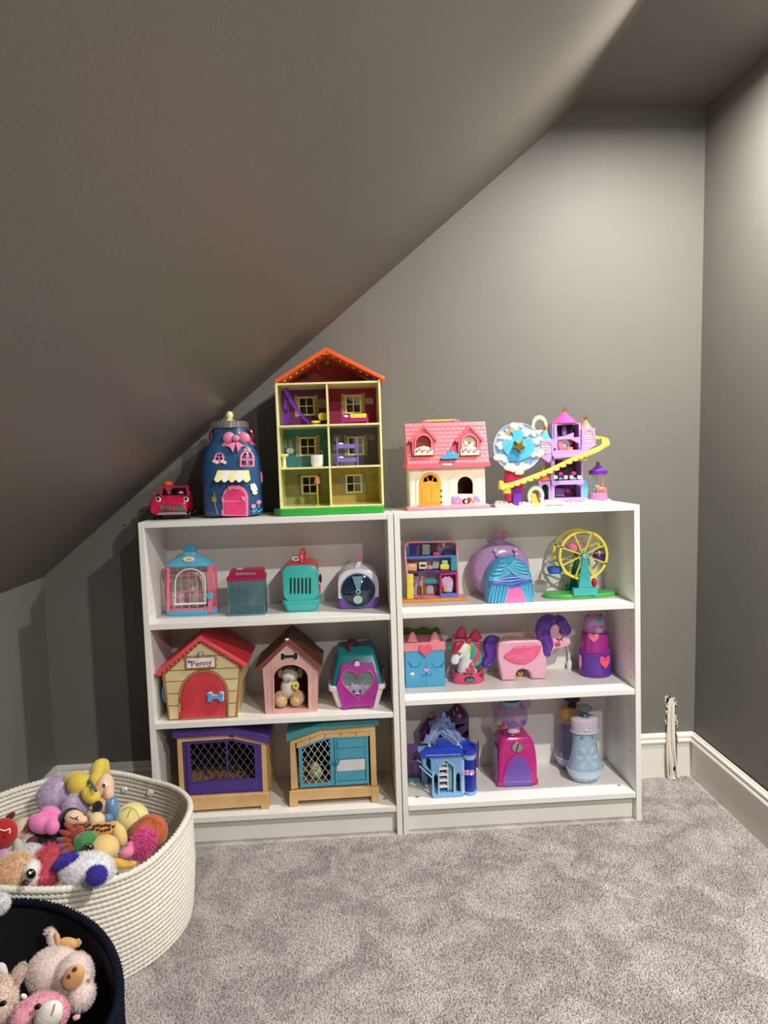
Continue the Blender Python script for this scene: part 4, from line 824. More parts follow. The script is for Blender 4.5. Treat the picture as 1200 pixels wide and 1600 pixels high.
def tank():
    Y = .075; D = .075; f = Pl(Y); xa, xb = f.x(357, 940), f.x(413, 940); z = lambda py: f.z(py, 385); zt = z(906); y1 = Y + D
    t = thing('critter_tank', 'clear teal toy critter tank with ribbed walls and raspberry lid', 'toy tank', ((xa + xb)/2, Y + D/2, Z1L)); gl = mat('teal_clear_plastic', '#7FAAB2', .12, clear=.80); rp = PM('raspberry_plastic', '#B3124F')
    for nm, bx in (('wall_panel', (xa, xb, Y, Y + .002)), ('wall_panel', (xa, xb, y1 - .002, y1)), ('wall_panel', (xa, xa + .002, Y, y1)), ('wall_panel', (xb - .002, xb, Y, y1))): part(nm, MB().box(*bx, Z1L + .004, zt), gl, t)
    part('tank_base', MB().rings([rr3(xa - .002, xb + .002, Y - .002, y1 + .002, zz, .004) for zz in (Z1L, Z1L + .005)]), mat('teal_clear_base', '#7FB2B8', .2, clear=.45), t)
    rb = MB()
    for i in range(17): x = xa + .004 + (xb - xa - .008)*i/16; rb.box(x - .0007, x + .0007, Y - .0014, Y, Z1L + .005, zt)
    part('ribs', rb, mat('teal_rib_plastic', '#86BCC4', .15, clear=.68), t)
    for x in (xa, xb):
        for y in (Y, y1): part('corner_post', MB().tube([(x, y, Z1L + .003), (x, y, zt)], .002, 6), mat('teal_rib_plastic', '#86BCC4'), t)
    part('sand_bed', MB().rings([rr3(xa + .003, xb - .003, Y + .003, y1 - .003, zz, .003) for zz in (Z1L + .005, Z1L + .018)]), mat('mossy_bed', '#5E6E4A', .9, vs=120, col2='#2F4A44', bump=.6), t)
    xl, xr = xa - .003, xb + .004
    part('lid_rim', MB().rings([rr3(xl, xr, Y - .004, y1 + .004, zz, .004) for zz in (zt - .002, zt + .010)]), rp, t, bevel=.0015)
    ltop = MB().rings([rr3(xl + .004, xr - .004, Y, y1 + .003, zt + .010, .003), rr3(xl + .010, xr - .006, Y + .022, y1 - .002, zt + .030, .003)]); lid = part('lid', ltop, rp, t, bevel=.001)
    q = Pl(Y + .010); sl = MB().plate([q.L(rect(368, 895, 400, 899))], Y + .006, Y + .012, .0008); part('lid_slot', sl, C_gry, lid)
    part('lid_latch', MB().box(xl + .030, xl + .048, Y + .030, Y + .050, zt + .030, zt + .033), PM('pale_aqua_plastic', '#B9D8DA'), lid)
    for x in (xl + .018, xr - .03): part('lid_vent', MB().box(x, x + .010, Y + .055, Y + .060, zt + .0295, zt + .0305), C_drk, lid)
tank()

def teal_carrier():
    Y = .095; f = Pl(Y); z = lambda py, px=472: f.z(py, px); xa, xb = f.x(442, 935), f.x(499, 935); xc = (xa + xb)/2; D = .135; tq = PM('carrier_turquoise', '#3FBDB8'); co = PM('carrier_coral', '#D94A4C'); dx = .010
    t = thing('pet_carrier', 'turquoise pet carrier with six black vent slots and coral roof and handle', 'toy pet carrier', (xc, Y + D/2, Z1L))
    def lp(w, zb, zt, r, y, off=0): return rry(xc - w + off, xc + w + off, zb, zt, y, r, 5)
    w = (xb - xa)/2*.97; zr = z(942)
    tub = MB().rings([rr3(xc - w*.80, xc + w*.80, Y + .006, Y + D - .01, Z1L, .010), rr3(xc - w*.92, xc + w*.92, Y + .001, Y + D - .006, Z1L + .008, .014), rr3(xc - w*1.02, xc + w*1.02, Y - .002, Y + D - .003, zr, .016)])
    part('tub', tub, tq, t)
    part('rim_band', MB().rings([rr3(xc - w*1.08, xc + w*1.10, Y - .006, Y + D, zz, .018) for zz in (zr - .003, zr + .010)]), tq, t, bevel=.003)
    zt = z(884); fd = MB().rings([lp(w*s, zr + .008, zt - e, r, y) for y, s, e, r in ((Y - .002, .93, .005, .020), (Y, .99, .001, .024), (Y + .004, 1, 0, .024), (Y + .018, 1, 0, .024))]); fr = part('front_door', fd, tq, t)
    for i in range(6):
        x = 454.5 + i*6.0; part('vent_slot', MB().plate([f.L(rrect(x - 1.3, 903, x + 1.3, 928, 1.2))], Y - .0035, Y - .001), C_drk, fr)
    rf = MB().rings([lp(w*.98, zr + .008, zt + .002, .026, Y + .018), lp(w*1.0, zr + .008, zt + .010, .030, Y + .05), lp(w*.98, zr + .008, zt + .010, .030, Y + D - .02), lp(w*.9, zr + .008, zt - .004, .03, Y + D - .004)]); part('roof_shell', rf, co, t)
    zt2 = zt + .009
    h = part('handle', MB().tube(smoothpath([(xc + .004, Y + .030, zt2 - .004), (xc + .004, Y + .036, zt2 + .020), (xc + .007, Y + .056, zt2 + .034), (xc + .008, Y + .09, zt2 + .030), (xc + .008, Y + .105, zt2)], 5), .0075, 10), co, t)
    part('white_loop', MB().tube([(xc - .014 + .012*math.cos(u), Y + .035 + .004*math.sin(u), zt2 + .010 + .005*math.sin(u)) for u in [2*PI*i/16 for i in range(16)]], .0022, 6, closed=True), C_wht, t)
    for s in (1,): part('side_ear', MB().ell((xc + s*(w + .006), Y + .05, z(909)), (.005, .018, .016)), mat('dark_brown_plastic', '#3A2A22', .4), t)
    part('side_latch', MB().box(xc + w + .001, xc + w + .006, Y + .03, Y + .05, z(930), z(918)), co, t, bevel=.001)
teal_carrier()

def lens_carrier():
    Y = .105; f = Pl(Y); z = lambda py, px=560: f.z(py, px); xa, xb = f.x(528, 920), f.x(592, 920); xc = (xa + xb)/2; w = (xb - xa)/2; D = .13
    t = thing('pet_carrier', 'white and purple pet carrier with a big round smoky lens door', 'toy pet carrier', (xc, Y + D/2, Z1L)); wh = PM('carrier_pearl', '#E4E0EA'); zt = z(889); zs = z(934)
    arc = lambda s, y, e=0: [(xc + w*s*math.cos(u), y, zs + (zt - e - zs)*(1 if False else 0) + max(0, 0)) for u in [0]]
    def hood(s, top, y):
        pts = [(xc + w*s, y, zs), (xc + w*s, y, zs + (top - zs)*.45)] + [(xc + w*s*math.copysign(abs(math.cos(u))**.75, math.cos(u)), y, zs + (top - zs)*.45 + (top - zs)*.55*math.sin(u)**.85) for u in [PI*i/14 for i in range(1, 14)]] + [(xc - w*s, y, zs + (top - zs)*.45), (xc - w*s, y, zs)]
        return pts
    part('hood', MB().rings([hood(.94, zt - .004, Y - .002), hood(.99, zt - .001, Y), hood(1, zt, Y + .004), hood(1, zt + .008, Y + .06), hood(.97, zt + .004, Y + D)]), wh, t)
    part('tub', MB().rings([rr3(xc - w*.90, xc + w*.90, Y + .004, Y + D - .004, Z1L, .012), rr3(xc - w*.98, xc + w*.98, Y, Y + D, Z1L + .006, .014), rr3(xc - w*1.0, xc + w*1.0, Y - .001, Y + D, zs, .014)]), PM('carrier_violet', '#7D52A8'), t)
    c = f.p(559.5, 922.5); r = .0585; sm = mat('smoky_lens_plastic', '#38506E', .08, clear=.25)
    rim = part('door_rim', MB().lathe((c[0], Y - .006, c[1]), [(r*.93, 0), (r, .001), (r, .006), (r*.93, .006), (r*.93, 0)], 48, axis='y'), PM('slate_blue_plastic', '#4F6F92'), t)
    part('lens', MB().lathe((c[0], Y - .006, c[1]), [(r*.93, .003), (r*.9, -.001), (r*.6, -.009), (r*.3, -.013), (.0005, -.014)], 48, axis='y'), mat('lens_smoke', '#22304A', .08, coat=.8, clear=.2), rim)
    part('lens_wedge', MB().plate([[(c[0] - .019, c[1] + .050), (c[0] - .005, c[1] + .004), (c[0] + .006, c[1] + .004), (c[0] + .017, c[1] + .050)]], Y - .021, Y - .018, .0008), mat('pale_lens_plastic', '#7FB2CC', .15, clear=.3), rim)
    part('lens_hub', MB().lathe((c[0], Y - .022, c[1] - .001), [(.004, -.001), (.008, 0), (.009, .006)], 20, axis='y'), PM('ice_blue_plastic', '#A8D2E2'), rim); part('hub_pin', MB().lathe((c[0], Y - .0235, c[1] - .001), [(.0005, 0), (.0045, 0), (.0045, .003)], 14, axis='y'), C_blk, rim)
    part('paw_disc', MB().lathe((c[0] - .002, Y - .020, c[1] - .028), [(.0005, -.002), (.014, 0), (.016, .004)], 24, axis='y'), mat('mint_pearl', '#7FB7A8', .3, vs=200, col2='#C9E2D4'), rim)
    for s in (-1, 1): part('lens_rivet', MB().ell((c[0] + s*.037, Y - .016, c[1] - .002), .003), PM('slate_blue_plastic', '#4F6F92'), rim)
    hz = zt + .004
    part('handle', MB().tube(smoothpath([(xc, Y + .03, hz), (xc, Y + .032, hz + .026), (xc, Y + .05, hz + .042), (xc, Y + .075, hz + .030), (xc, Y + .09, hz + .004)], 5), .003, 8), PM('coral_pink_plastic', '#F0658C'), t)
    part('unicorn_charm', MB().ell((xc + .003, Y + .024, hz + .007), (.008, .006, .010)).ell((xc - .004, Y + .022, hz + .001), (.007, .006, .005)).ell((xc + .010, Y + .024, hz + .012), (.004, .004, .005)), wh, t)
    part('side_button', MB().ell((xc + w + .001, Y + .03, z(926)), (.003, .008, .008)), C_pink, t)
lens_carrier()

# ================================================================== left bookcase, middle shelf
def dog_house():
    Y = .03; D = .21; f = Pl(Y); z = lambda py, px=316: f.z(py, px); wood = mat('toy_wood_cream', '#DFD2A6', .5, vs=14, col2='#D0C08E', bump=.3, bs=60); brn = PM('toy_brown', '#A9764A', rough=.5); redw = mat('red_grain', '#D2404C', .42, vs=16, col2='#C03844', bump=.4, bs=50); rd = PM('roof_red', '#CE333E'); redf = PM('roof_red_front', '#E0505A')
    t = thing('dog_house', 'cream plank dog house with red roof, red arched door and name plate', 'toy dog house', (f.x(316), Y + D/2, Z2L))
    fl = lambda pts: [(x, max(zz, Z2L)) for x, zz in f.L(pts)]
    out = [(264, 1130), (252, 1050), (314, 1001), (377, 1042), (371, 1123)]; dr = arch(281, 356, 1049, 1125)
    part('front_frame', MB().plate([fl(out), f.L([(284, 1124)] + dr[1:-1] + [(353, 1121)]), f.L([(268, 1126), (258, 1053), (284, 1035), (290, 1047), (280, 1065), (278, 1126)]), f.L([(357, 1120), (358, 1070), (352, 1047), (349, 1036), (373, 1043), (367, 1119)])] if False else [fl(out), f.L([(284, 1124)] + dr[1:-1] + [(353, 1121)])], Y, Y + .008, .001), brn, t)
    # planks on the front
    L_ = [(257, 1052), (265, 1124)]; R_ = [(374.5, 1043), (368, 1118)]
    ys = [1003, 1025, 1046, 1063, 1082, 1101, 1122]
    def lx(py): return 257 + (py - 1052)*(8/72) if py > 1052 else 314 - (py - 1003)*(57/49)
    def rx(py): return 374.5 - (py - 1043)*(6.5/76) if py > 1043 else 314 + (py - 1003)*(60.5/40)
    def da(py):    # half width of the door opening and its moulding
        return 0 if py < 1046 else 39*math.sqrt(max(0, 1 - ((1086 - py)/40)**2)) if py < 1086 else 39
    for i in range(6):
        a, b = ys[i] + .8, ys[i + 1] - .8; rows = [a + (b - a)*k/6 for k in range(7)]; cut = da(b) > 0
        tilt = lambda px, py: (px, py - (px - 316)*.045)
        if not cut: part('plank', MB().plate([f.L([tilt(lx(y) + 1, y) for y in rows] + [tilt(rx(y) - 1, y) for y in rows[::-1]])], Y - .003, Y + .002, .0008), wood, t)
        else:
            rr = [y for y in rows if True]
            part('plank', MB().plate([f.L([tilt(lx(y) + 1, y) for y in rr] + [tilt(318.5 - da(y), y) for y in rr[::-1]])], Y - .003, Y + .002, .0008), wood, t)
            part('plank', MB().plate([f.L([tilt(318.5 + da(y), y) for y in rr] + [tilt(rx(y) - 1, y) for y in rr[::-1]])], Y - .003, Y + .002, .0008), wood, t)
    A = lambda r, bot: [(318.5 - r, bot + r*.045)] + [(318.5 - r*math.cos(PI*i/16), 1086 - r*1.02*math.sin(PI*i/16) + r*math.cos(PI*i/16)*.045) for i in range(17)] + [(318.5 + r, bot - r*.045)]
    part('door_moulding', MB().plate([f.L(A(39, 1124)), f.L(A(35.5, 1127))], Y - .0045, Y + .002, .001), brn, t)
    d = part('door', MB().plate([f.L(A(34.5, 1123))], Y - .003, Y + .004, .0012), redw, t)
    part('bone_handle', MB().plate([f.L(bone(337.5, 1088, 25, 14, -.03))], Y - .014, Y - .006, .0015), PM('bone_blue', '#5FA8D8'), d); part('bone_edge', MB().plate([f.L(bone(337.5, 1088, 27, 16, -.03))], Y - .010, Y - .003, .0015), PM('bone_pale', '#BBD9EE'), d)
    for py in (1093, 1116): part('hinge', MB().plate([f.L(rect(280.5, py - 4, 284.5, py + 4))], Y - .007, Y - .003, .0008), redw, d)
    part('base_rail', MB().plate([fl([(263, 1131), (263, 1123.5), (372, 1118), (372, 1123)])], Y - .004, Y + .004, .001), brn, t)
    for px, py in ((291, 1126.5), (346.5, 1122)): part('rail_notch', MB().plate([f.L(circ(px, py, 2.4, 1.8))], Y - .0046, Y - .003), C_drk, t)
    # side walls and back
    g = Pl(Y + D); o = f.L(out)
    for (p, q, nm) in ((o[0], o[1], 'side_wall'), (o[3], o[4], 'side_wall')):
        s = 1 if p[0] < t.location.x else -1
        part(nm, MB().add([(p[0], Y + .006, max(p[1], Z2L)), (q[0], Y + .006, max(Z2L, q[1])), (q[0], Y + D, max(Z2L, q[1])), (p[0], Y + D, max(Z2L, p[1]))] + [(x + s*.006, y, zz) for x, y, zz in [(p[0], Y + .006, max(p[1], Z2L)), (q[0], Y + .006, max(Z2L, q[1])), (q[0], Y + D, max(Z2L, q[1])), (p[0], Y + D, max(Z2L, p[1]))]], [(0, 1, 2, 3), (7, 6, 5, 4), (0, 4, 5, 1), (1, 5, 6, 2), (2, 6, 7, 3), (3, 7, 4, 0)]), wood, t, smooth=0)
    part('back_wall', MB().prism([(x, max(zz, Z2L)) for x, zz in o], Y + D - .006, Y + D), wood, t)
    # roof
    pk = f.p(313.5, 992); el = f.p(243, 1051); er = f.p(387, 1037); th = .010
    for e, s in ((el, -1), (er, 1)):
        u = Vector((e[0] - pk[0], e[1] - pk[1])).normalized(); n = Vector((-u.y, u.x)); n = n if n.y < 0 else -n
        a = [pk, e, (e[0] + n.x*th, e[1] + n.y*th), (pk[0], pk[1] - th*1.35)]
        r = part('roof_panel', MB().prism(a, Y - .012, Y + D + .012), rd, t, bevel=.001)
        a = [(pk[0], pk[1] + .0005), (e[0], e[1] + .0005), (e[0] + n.x*th*1.1, e[1] + n.y*th*1.1), (pk[0], pk[1] - th*1.5)]; part('barge_board', MB().prism(a, Y - .016, Y - .008), redf, r, bevel=.001)
        sc = MB(); k = 11
        for i in range(k):
            c = Vector(pk) + u*((Vector(e) - Vector(pk)).length*(i + .6)/(k + .2)) + n*th*1.15; sc.ell((c.x, Y - .011, c.y), (.0068, .003, .0068), seg=12, ring=6)
        part('scallop_trim', sc, redf, r)
        for j in range(1, 5):
            yy = Y - .008 + (D + .016)*j/5; 
            b0 = Vector(pk) - n*.0008; b1 = Vector(e) - n*.0008; part('roof_seam', MB().add([(b0.x, yy - .0012, b0.y), (b1.x, yy - .0012, b1.y), (b1.x - n.x*.001, yy, b1.y - n.y*.001), (b0.x - n.x*.001, yy, b0.y - n.y*.001), (b1.x, yy + .0012, b1.y), (b0.x, yy + .0012, b0.y)], [(0, 1, 2, 3), (3, 2, 4, 5)]), rd, r)
    # name plate
    sg = part('name_sign', MB().plate([f.L([(288, 1029), (289, 1026), (308, 1024), (312, 1018), (317, 1018), (321, 1024), (338, 1025), (340, 1029), (338, 1034), (340, 1039), (338, 1043), (292, 1046), (289, 1041), (290, 1035)])], Y - .008, Y - .002, .0015), brn, t)
    part('paper_label', MB().plate([f.L([(293, 1028.5), (336, 1026), (336, 1040.5), (293, 1043)])], Y - .0095, Y - .0075, .0003), mat('label_paper', '#E9E2E0', .6), sg)
    part('handwriting', MB().text('Penny', *f.p(315.5, 1035.5), .0195, Y - .0102, Y - .0094, ang=-.05, wscale=1.05), mat('maroon_ink', '#5A0F1C', .6), sg)
    paw = MB().plate([f.L(circ(297, 1034, 1.9, 1.5))], Y - .0102, Y - .0094)
    for dx, dy in ((-2.2, -1.5), (-.8, -2.8), (1.0, -2.8), (2.3, -1.4)): paw.plate([f.L(circ(297 + dx, 1034 + dy, .8, 1, n=8))], Y - .0102, Y - .0094)
    part('paw_print', paw, mat('paw_blue', '#2E5A9C', .6), sg); part('sign_knob', MB().ell((*f.p(313.5, 1022)[:1], Y - .009, f.p(313.5, 1022)[1]), (.008, .006, .009)), PM('knob_blue_grey', '#7E93A4'), sg)
    q = f.p(252, 1089); part('food_dish', MB().ell((q[0] + .001, Y + .06, q[1]), (.011, .038, .038)), PM('dish_blue', '#4E9CCB'), t)
dog_house()

def pink_kennel():
    Y = .045; D = .18; f = Pl(Y); z = lambda py, px=452: f.z(py, px); pk_ = mat('blush_wood', '#DBACA6', .5, vs=18, col2='#CF9F9A', bump=.25, bs=70); br = mat('kennel_roof_brown', '#5A332C', .5, vs=20, col2='#4A2A26', bump=.3, bs=60); br2 = PM('kennel_trim_brown', '#7A3D2E')
    fl = lambda pts: [(x, max(zz, Z2L)) for x, zz in f.L(pts)]
    t = thing('pink_kennel', 'blush pink kennel with brown plank roof and black bone plaque', 'toy dog house', (f.x(453), Y + D/2, Z2L))
    out = [(415, 1118.5), (410, 1045), (452.5, 1003), (496.5, 1040), (496, 1113)]; op = [(429, 1113)] + [(454.5 - 26.5*math.cos(PI*i/14), 1059 - 20*math.sin(PI*i/14)) for i in range(15)] + [(482, 1110)]
    part('front_wall', MB().plate([fl(out), f.L(op)], Y, Y + .007, .001), pk_, t)
    part('opening_rim', MB().plate([f.L([(427, 1115)] + [(454.5 - 28.5*math.cos(PI*i/14), 1059 - 22*math.sin(PI*i/14)) for i in range(15)] + [(484, 1112)]), f.L(op)], Y - .003, Y + .002, .001), PM('kennel_rim', '#E3A8A0'), t)
    for px, a in ((418, 1040), (423, 1034), (489, 1036), (493, 1040), (440, 1018), (450, 1008), (460, 1012), (470, 1020)):
        b = 1115 if px < 426 or px > 486 else (1026 if px in (440, 470) else 1019)
        part('board_groove', MB().plate([f.L(rect(px, a, px + .5, b))], Y - .0004, Y + .001), mat('groove_rose', '#B07A74', .7), t)
    bn = part('bone_plaque', MB().plate([f.L(bone(452, 1025.5, 27, 11, -.03))], Y - .004, Y + .001, .001), C_blk, t); part('plaque_edge', MB().plate([f.L(bone(452, 1025.5, 30, 13.5, -.03))], Y - .0015, Y + .0005, .0004), C_wht, t)
    o = f.L(out)
    for p, q, s in ((o[0], o[1], 1), (o[3], o[4], -1)):
        b = [(p[0], Y + .006, max(p[1], Z2L)), (q[0], Y + .006, max(q[1], Z2L)), (q[0], Y + D, max(q[1], Z2L)), (p[0], Y + D, max(p[1], Z2L))]
        part('side_wall', MB().add(b + [(x + s*.006, y, zz) for x, y, zz in b], [(0, 1, 2, 3), (7, 6, 5, 4), (0, 4, 5, 1), (1, 5, 6, 2), (2, 6, 7, 3), (3, 7, 4, 0)]), pk_, t, smooth=0)
    part('back_wall', MB().prism([(x, max(zz, Z2L)) for x, zz in o], Y + D - .006, Y + D), br2, t); part('kennel_floor', MB().box(o[0][0] + .007, o[4][0] - .007, Y - .001, Y + D - .007, Z2L, Z2L + .010), pk_, t)
    pk = f.p(451, 997); el = f.p(399, 1044); er = f.p(503, 1041)
    for e in (el, er):
        u = Vector((e[0] - pk[0], e[1] - pk[1])); ln = u.length; u.normalize(); n = Vector((-u.y, u.x)); n = n if n.y < 0 else -n
        r = part('roof_panel', MB().prism([pk, e, (e[0] + n.x*.008, e[1] + n.y*.008), (pk[0], pk[1] - .012)], Y - .010, Y + D + .008), br, t, bevel=.001)
        for k in range(4):
            a = Vector(pk) + u*ln*k/4 - n*(.0006); b = Vector(pk) + u*(ln*(k + 1)/4 - .0008) - n*.003; c = Vector(pk) + u*(ln*(k + 1)/4 - .0008)
            part('roof_board', MB().prism([(a.x, a.y), (b.x, b.y), (c.x, c.y), ((Vector(pk) + u*ln*k/4).x, (Vector(pk) + u*ln*k/4).y)], Y - .008, Y + D + .006), br, r)
        part('barge_board', MB().prism([(pk[0], pk[1] + .001), (e[0], e[1] + .001), (e[0] + n.x*.011, e[1] + n.y*.011), (pk[0], pk[1] - .015)], Y - .014, Y - .007), br2, r, bevel=.001)
    part('ridge_tip', MB().ell((f.x(449, 998), Y - .012, z(998)), (.007, .004, .004)), C_wht, t)
    # plush pup sitting in the doorway
    yd = Y + .075; g = Pl(yd); X = lambda px, py: (g.p(px, py)[0], yd, g.p(px, py)[1]); wp = mat('plush_white', '#EDE8E0', .95, sheen=.5, bump=.8, bs=300); tp = mat('plush_tan', '#C19A66', .95, sheen=.5, bump=.8, bs=300, vs=90, col2='#D9BC8C')
    Y_ = lambda p, dy: (p[0], p[1] + dy, p[2])
    z0 = Z2L + .010
    o = thing('plush_puppy', 'white and tan plush puppy with yellow tag sitting in the pink kennel', 'plush toy', (X(454, 1100)[0], yd, z0))
    body = [(X(453, 1075), (.032, .028, .040)), (X(454, 1056), (.024, .022, .020))]; blob('body', body, wp, o, vox=.003)
    head = [(Y_(X(453.5, 1054), -.012), (.026, .024, .022)), (Y_(X(453, 1048), -.006), (.020, .018, .014))]; blob('head', head, mat('plush_cream', '#F1EEE4', .95, sheen=.6, bump=1, bs=200), o, vox=.003, disp=.006); fur('head_fluff', head, mat('plush_cream', '#F1EEE4'), o, 1500, .006, .0012, .2)
    for s in (-1, 1):
        e = [(Y_(X(453.5 + s*15.5, 1051), 0), (.010, .010, .020))]; blob('ear', e, tp, o, vox=.003)
        lx = X(453 + s*13.5, 1091)[0]; fe = [((lx, yd - .030, z0 + .024), (.024, .036, .023)), ((lx - s*.004, yd - .052, z0 + .021), (.021, .018, .020))]; lg = blob('leg', fe, tp, o, vox=.003); fur('leg_fluff', fe, tp, lg, 800, .004, .0010, .2)
        part('eye', MB().ell(Y_(X(453 + s*3.5, 1051), -.031), .0022), C_blk, o)
    part('nose', MB().ell(Y_(X(453.5, 1058), -.035), (.005, .003, .004)), mat('nose_pink', '#C98F84', .5), o)
    tgp = Y_(X(463.5, 1066), -.040); tg = part('yellow_tag', MB().lathe(tgp, [(.0005, -.001), (.010, -.001), (.011, 0), (.011, .003)], 24, sy=1.25, axis='y'), C_yel, o); part('tag_dot', MB().lathe((tgp[0], tgp[1] - .002, tgp[2]), [(.0005, 0), (.004, 0), (.004, .001)], 14, axis='y'), mat('tag_brown', '#6A5A22', .6), tg)
pink_kennel()

def heart_carrier():
    Y = .055; D = .19; f = Pl(Y); z = lambda py, px=560: f.z(py, px); tl = PM('carrier_deep_teal', '#0F6E74'); mg = PM('carrier_magenta', '#A32690'); wt = PM('carrier_white', '#E9E2E2')
    t = thing('pet_carrier', 'deep teal pet carrier with magenta front and heart-shaped window', 'toy pet carrier', (f.x(559), Y + D/2, Z2L)); xc = f.x(558.5); zr = z(1071)
    w0, w1, w2_ = (f.x(590, 1108) - f.x(527, 1108))/2, (f.x(603, 1075) - f.x(513, 1075))/2, (f.x(588, 1030) - f.x(528, 1030))/2
    xm = f.x(558.5, 1080)
    ring = lambda w, zz, yy=0, r=.014, e=0: rr3(xm - w, xm + w, Y + yy, Y + D - e, zz, r)
    part('tub', MB().rings([ring(w0, Z2L, .006, e=.01), ring(w0*1.05, Z2L + .006, .002, e=.004), ring(w1*.94, zr - .012, 0)]), wt, t)
    part('tub_rim', MB().rings([ring(w1*.98, zr - .016, -.004), ring(w1*1.0, zr - .012, -.006), ring(w1*1.0, zr, -.006), ring(w1*.96, zr + .001, -.004)]), wt, t)
    zt = z(1029)
    part('roof_shell', MB().rings([ring(w1*.93, zr - .002, 0), ring(w1*.90, zr + .012, .004), ring(w2_*1.02, zt, .022, e=.01), ring(w2_*1.0, zt + .007, .030, .014, e=.014), ring(w2_*.97, zt + .016, .075, .02, e=.02), ring(w2_*.7, zt + .017, .09, .02, e=.04)]), tl, t)
    # front plate leaning back with the shell
    f2 = Pl(Y - .004); hx = [(536, 1108.5), (526, 1072), (534, 1040), (583, 1038), (592, 1070), (584, 1104), (576, 1105.5), (575, 1103), (545, 1105), (544, 1108)]
    z0 = f2.z(1071, 560); lean = lambda x, zz: max(0, (zz - z0))*.30
    fp = part('front_plate', MB().plate([f2.L(hx), f2.L(heart(559, 1070, 50, 43))], Y - .011, Y - .005, .0012, bend=lean), mg, t)
    part('heart_rim', MB().plate([f2.L(heart(559, 1070, 52, 45)), f2.L(heart(559, 1070, 48, 41))], Y - .013, Y - .009, .0008, bend=lean), PM('heart_rim_pink', '#C2569F'), fp)
    part('heart_recess', MB().plate([f2.L(heart(559, 1070, 52, 45))], Y - .0045, Y - .003, bend=lean), mat('carrier_inside_teal', '#28453F', .5, vs=12, col2='#5E8A7C'), fp)
    part('heart_window', MB().plate([f2.L(heart(559, 1070, 50, 43))], Y - .0085, Y - .0075, bend=lean), mat('clear_window', '#C8D4D0', .06, clear=.88), fp)
    q = f2.p(558, 1039); bd = part('paw_badge', MB().lathe((q[0], Y - .010 + lean(0, q[1]), q[1]), [(.0005, -.004), (.011, -.003), (.013, .002), (.013, .006)], 9, axis='y'), mg, fp)
    part('badge_face', MB().lathe((q[0], Y - .0145 + lean(0, q[1]), q[1]), [(.0005, 0), (.009, 0), (.009, .002)], 7, axis='y'), C_wht, bd)
    for dx, dz in ((-.004, .002), (.004, .002), (0, -.004)): part('badge_dot', MB().ell((q[0] + dx, Y - .015 + lean(0, q[1]), q[1] + dz), (.0022, .001, .0022), seg=8, ring=6), C_gry, bd)
    part('handle', MB().tube(smoothpath([(xm - .016, Y + .050, zt + .008), (xm - .026, Y + .062, zt + .022), (xm - .022, Y + .09, zt + .036), (xm - .002, Y + .10, zt + .036), (xm + .006, Y + .105, zt + .014)], 5), .0062, 10), PM('carrier_burgundy', '#5E0F30'), t)
    for s in (-1, 1): part('side_latch', MB().box(xm + s*w1*.92 - .004, xm + s*w1*.92 + .004, Y + .02, Y + .045, z(1064), z(1049)), PM('carrier_burgundy', '#5E0F30'), t, bevel=.001)
    # grey-lilac kitten print face behind the window
    kp = mat('kitten_lilac', '#8E7FA6', .8, sheen=.4, vs=90, col2='#A99BB8'); k = Pl(Y - .012)
    kt = thing('kitten_figure', 'lilac grey kitten face looking out of the heart window', 'toy cat', (k.x(558), Y - .004, k.z(1085, 558)))
    q = k.p(558, 1081); part('head', MB().ell((q[0], Y - .0075, q[1]), (.028, .0035, .023)), kp, kt)
    for s in (-1, 1):
        part('ear', MB().plate([k.L([(558 + s*4, 1072), (558 + s*9, 1066), (558 + s*11, 1077)])], Y - .0095, Y - .0065, .0005), kp, kt); e = part('eye', MB().ell((q[0] + s*.0105, Y - .0115, q[1] + .001), (.0045, .001, .0055)), C_blk, kt); part('glint', MB().ell((q[0] + s*.0095, Y - .0125, q[1] + .003), (.0012, .0006, .0014), seg=8, ring=6), C_wht, e)
    part('muzzle', MB().ell((q[0], Y - .0105, q[1] - .010), (.010, .0018, .007)), PM('kitten_muzzle', '#C8A9B8'), kt); part('nose', MB().ell((q[0], Y - .0128, q[1] - .006), (.002, .001, .0015)), PM('kitten_nose', '#D0607E'), kt)
heart_carrier()

# ================================================================== left bookcase, bottom shelf
def lattice(f, poly, y, pitch, r, m, par, ratio=1.25, name='lattice_wire'):
    """diagonal wires clipped to a convex polygon given in photo points"""
    P = [Vector(p) for p in f.L(poly)]
    cx = sum(p.x for p in P)/len(P); cz = sum(p.y for p in P)/len(P)
    for s in (-1, 1):
        d = Vector((1, s*ratio)).normalized(); n = Vector((-d.y, d.x))
        for k in range(-14, 15):
            o = Vector((cx, cz)) + n*pitch*k; t0, t1 = -9, 9; ok = True
            for i in range(len(P)):
                a, b = P[i], P[(i+1) % len(P)]; e = b - a; inn = Vector((-e.y, e.x))
                if inn.dot(Vector((cx, cz)) - a) < 0: inn = -inn
                num = inn.dot(o - a); den = inn.dot(d)
                if abs(den) < 1e-9:
                    if num < 0: ok = False
                    continue
                tt = -num/den
                if den > 0: t0 = max(t0, tt)
                else: t1 = min(t1, tt)
            if ok and t1 - t0 > .004:
                a = o + d*t0; b = o + d*t1; part(name, MB().tube([(a.x, y + s*.0004, a.y), (b.x, y + s*.0004, b.y)], r, 5), m, par)
def hutch_body(t, Y, D, out, wood, roofm, fl, base, inner, o_roof):
    pass
